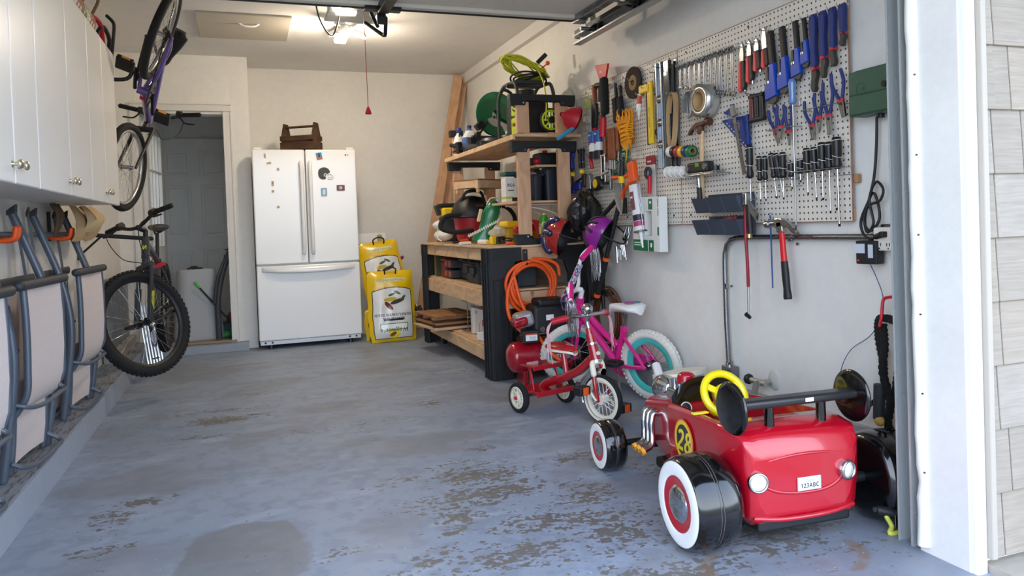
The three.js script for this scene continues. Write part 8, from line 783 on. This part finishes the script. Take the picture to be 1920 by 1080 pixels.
  obj('number_plate', uvFit(box(0.084, 0.042, 0.006, [0.01, 0.18, 0.11], undefined, 0.001)), mat('#ffffff', 0.35, 0, { map: canvasTex(256, 124, (c) => { c.fillStyle = '#dcdce0'; c.fillRect(0, 0, 256, 124); c.strokeStyle = '#9a9aa0'; c.lineWidth = 5; c.strokeRect(6, 6, 244, 112); c.fillStyle = '#1c1e24'; c.font = 'bold 58px sans-serif'; c.textAlign = 'center'; c.fillText('123ABC', 128, 98); c.font = 'italic 30px serif'; c.fillText('Disney', 128, 44); }) }), t);
  obj('moulded_crease', tube([[-0.15, 0.185, 0.1], [-0.1, 0.165, 0.105], [0, 0.152, 0.106], [0.09, 0.16, 0.105], [0.15, 0.19, 0.1]], 0.006, 40, 8), mr, t); obj('moulded_crease', tube([[-0.13, 0.262, 0.101], [-0.05, 0.272, 0.1035], [0.05, 0.272, 0.1035], [0.14, 0.262, 0.1]], 0.005, 30, 8), mr, t);
  obj('rear_lip', tube([[-0.18, 0.088, 0.098], [-0.1, 0.078, 0.104], [0, 0.075, 0.106], [0.1, 0.078, 0.104], [0.18, 0.088, 0.098]], 0.008, 30, 8), mr, t);
  // number roundel on the flank
  const r28 = canvasTex(256, 256, (c) => { c.fillStyle = '#e2551c'; c.fillRect(0, 0, 256, 256); c.fillStyle = '#f0d21c'; c.beginPath(); c.arc(128, 128, 120, 0, 7); c.fill(); c.fillStyle = '#15130f'; c.beginPath(); c.arc(128, 128, 96, 0, 7); c.fill(); c.fillStyle = '#f0d21c'; c.font = 'italic bold 178px sans-serif'; c.textAlign = 'center'; c.fillText('28', 122, 192); });
  for (const s of [-1, 1]) obj('number_roundel', put(uvFit(ext(circ(0, 0, 0.078, 40), 0.002, undefined, undefined, 0)), [s * 0.2028, 0.225, -0.3], [0, s * PI / 2 + s * 0.073, 0]), mat('#ffffff', 0.25, 0, { map: r28, clearcoat: 0.6 }), t);
  // cockpit
  const sw = new THREE.Group(); sw.name = 'steering_wheel'; t.add(sw); sw.position.set(-0.03, 0.36, -0.36); sw.rotation.set(-0.55, 0, 0); const my = mat('#f0dc12', 0.3, 0, { clearcoat: 0.4 }); obj('wheel_rim', torus(0.082, 0.0145, undefined, undefined, 44, 12), my, sw); obj('wheel_hub', [lathe([[0.001, 0.03], [0.022, 0.028], [0.04, 0.012], [0.042, -0.02], [0.001, -0.022]], 24, undefined, [PI / 2, 0, 0]), ...[0.5, 2.6, 4.7].map((a) => put(box(0.07, 0.026, 0.014, [0.05, 0, 0], undefined, 0.005), undefined, [0, 0, a]))], my, sw); obj('horn_button', lathe([[0.001, 0.012], [0.014, 0.01], [0.02, 0]], 20, [0, 0, 0.026], [PI / 2, 0, 0]), M.chrome, sw); obj('wheel_column', rod([0, 0, 0], [0, -0.03, -0.1], 0.022, 0.026), my, sw);
  obj('dash_gauge', lathe([[0.001, 0.006], [0.024, 0.006], [0.027, 0.003], [0.028, 0]], 24, [-0.11, 0.3, -0.45], [PI / 2 - 0.3, 0, 0]), M.black, t); obj('gauge_ring', torus(0.022, 0.002, [-0.11, 0.302, -0.442], [-0.3, 0, 0], 24, 6), M.white, t); obj('gauge_needle', box(0.003, 0.016, 0.002, [-0.108, 0.303, -0.441], [-0.3, 0, 0.6]), M.red, t);
  obj('seat_back', loft([[0.16, 0.15], [0.25, 0.15], [0.33, 0.14]].map(([y, w]) => ringXZ(0, y, -0.085, w, 0.025, 20, 4))), mr, t); obj('yellow_trim', box(0.06, 0.006, 0.02, [-0.19, 0.349, -0.2], undefined, 0.002), my, t);
  for (const c of t.children) if (!/wheel$|axle/.test(c.name) || c.name === 'steering_wheel') { c.position.y += 0.018; if (!/spoiler|end_plate|bar_sticker|steering|post/.test(c.name)) c.position.x -= 0.035; else if (/post|bar/.test(c.name)) c.position.x -= 0.012; }
}
// ---- folded push toy between the car and the pink bicycle
{ const t = thing('push_toy', 'grey and white plastic lid on a chrome basket behind the toy car', 'toy', [2.0, 0, -3.2], [0, 0.3, 0]); obj('chrome_drum', put(lathe([[0.001, -0.12], [0.06, -0.12], [0.07, -0.08], [0.06, 0.1], [0.04, 0.12], [0.001, 0.12]], 24), [-0.03, 0.2, 0.0], [0.3, 0, PI / 2 - 0.3]), M.chrome, t); obj('cream_lid', ext(smooth([[-0.1, -0.08], [0.14, -0.07], [0.15, 0.06], [-0.08, 0.09]], 5), 0.025, [0.03, 0.262, -0.02], [PI / 2 - 0.15, 0, 0]), M.cream, t); obj('black_base', box(0.26, 0.16, 0.18, [0.03, 0.08, 0.02], [0, 0.2, 0], 0.03), M.black, t); obj('white_tube', rod([-0.02, 0.3, -0.12], [-0.12, 0.2, 0.02], 0.022), M.white, t); }
renderer.render(scene, camera);
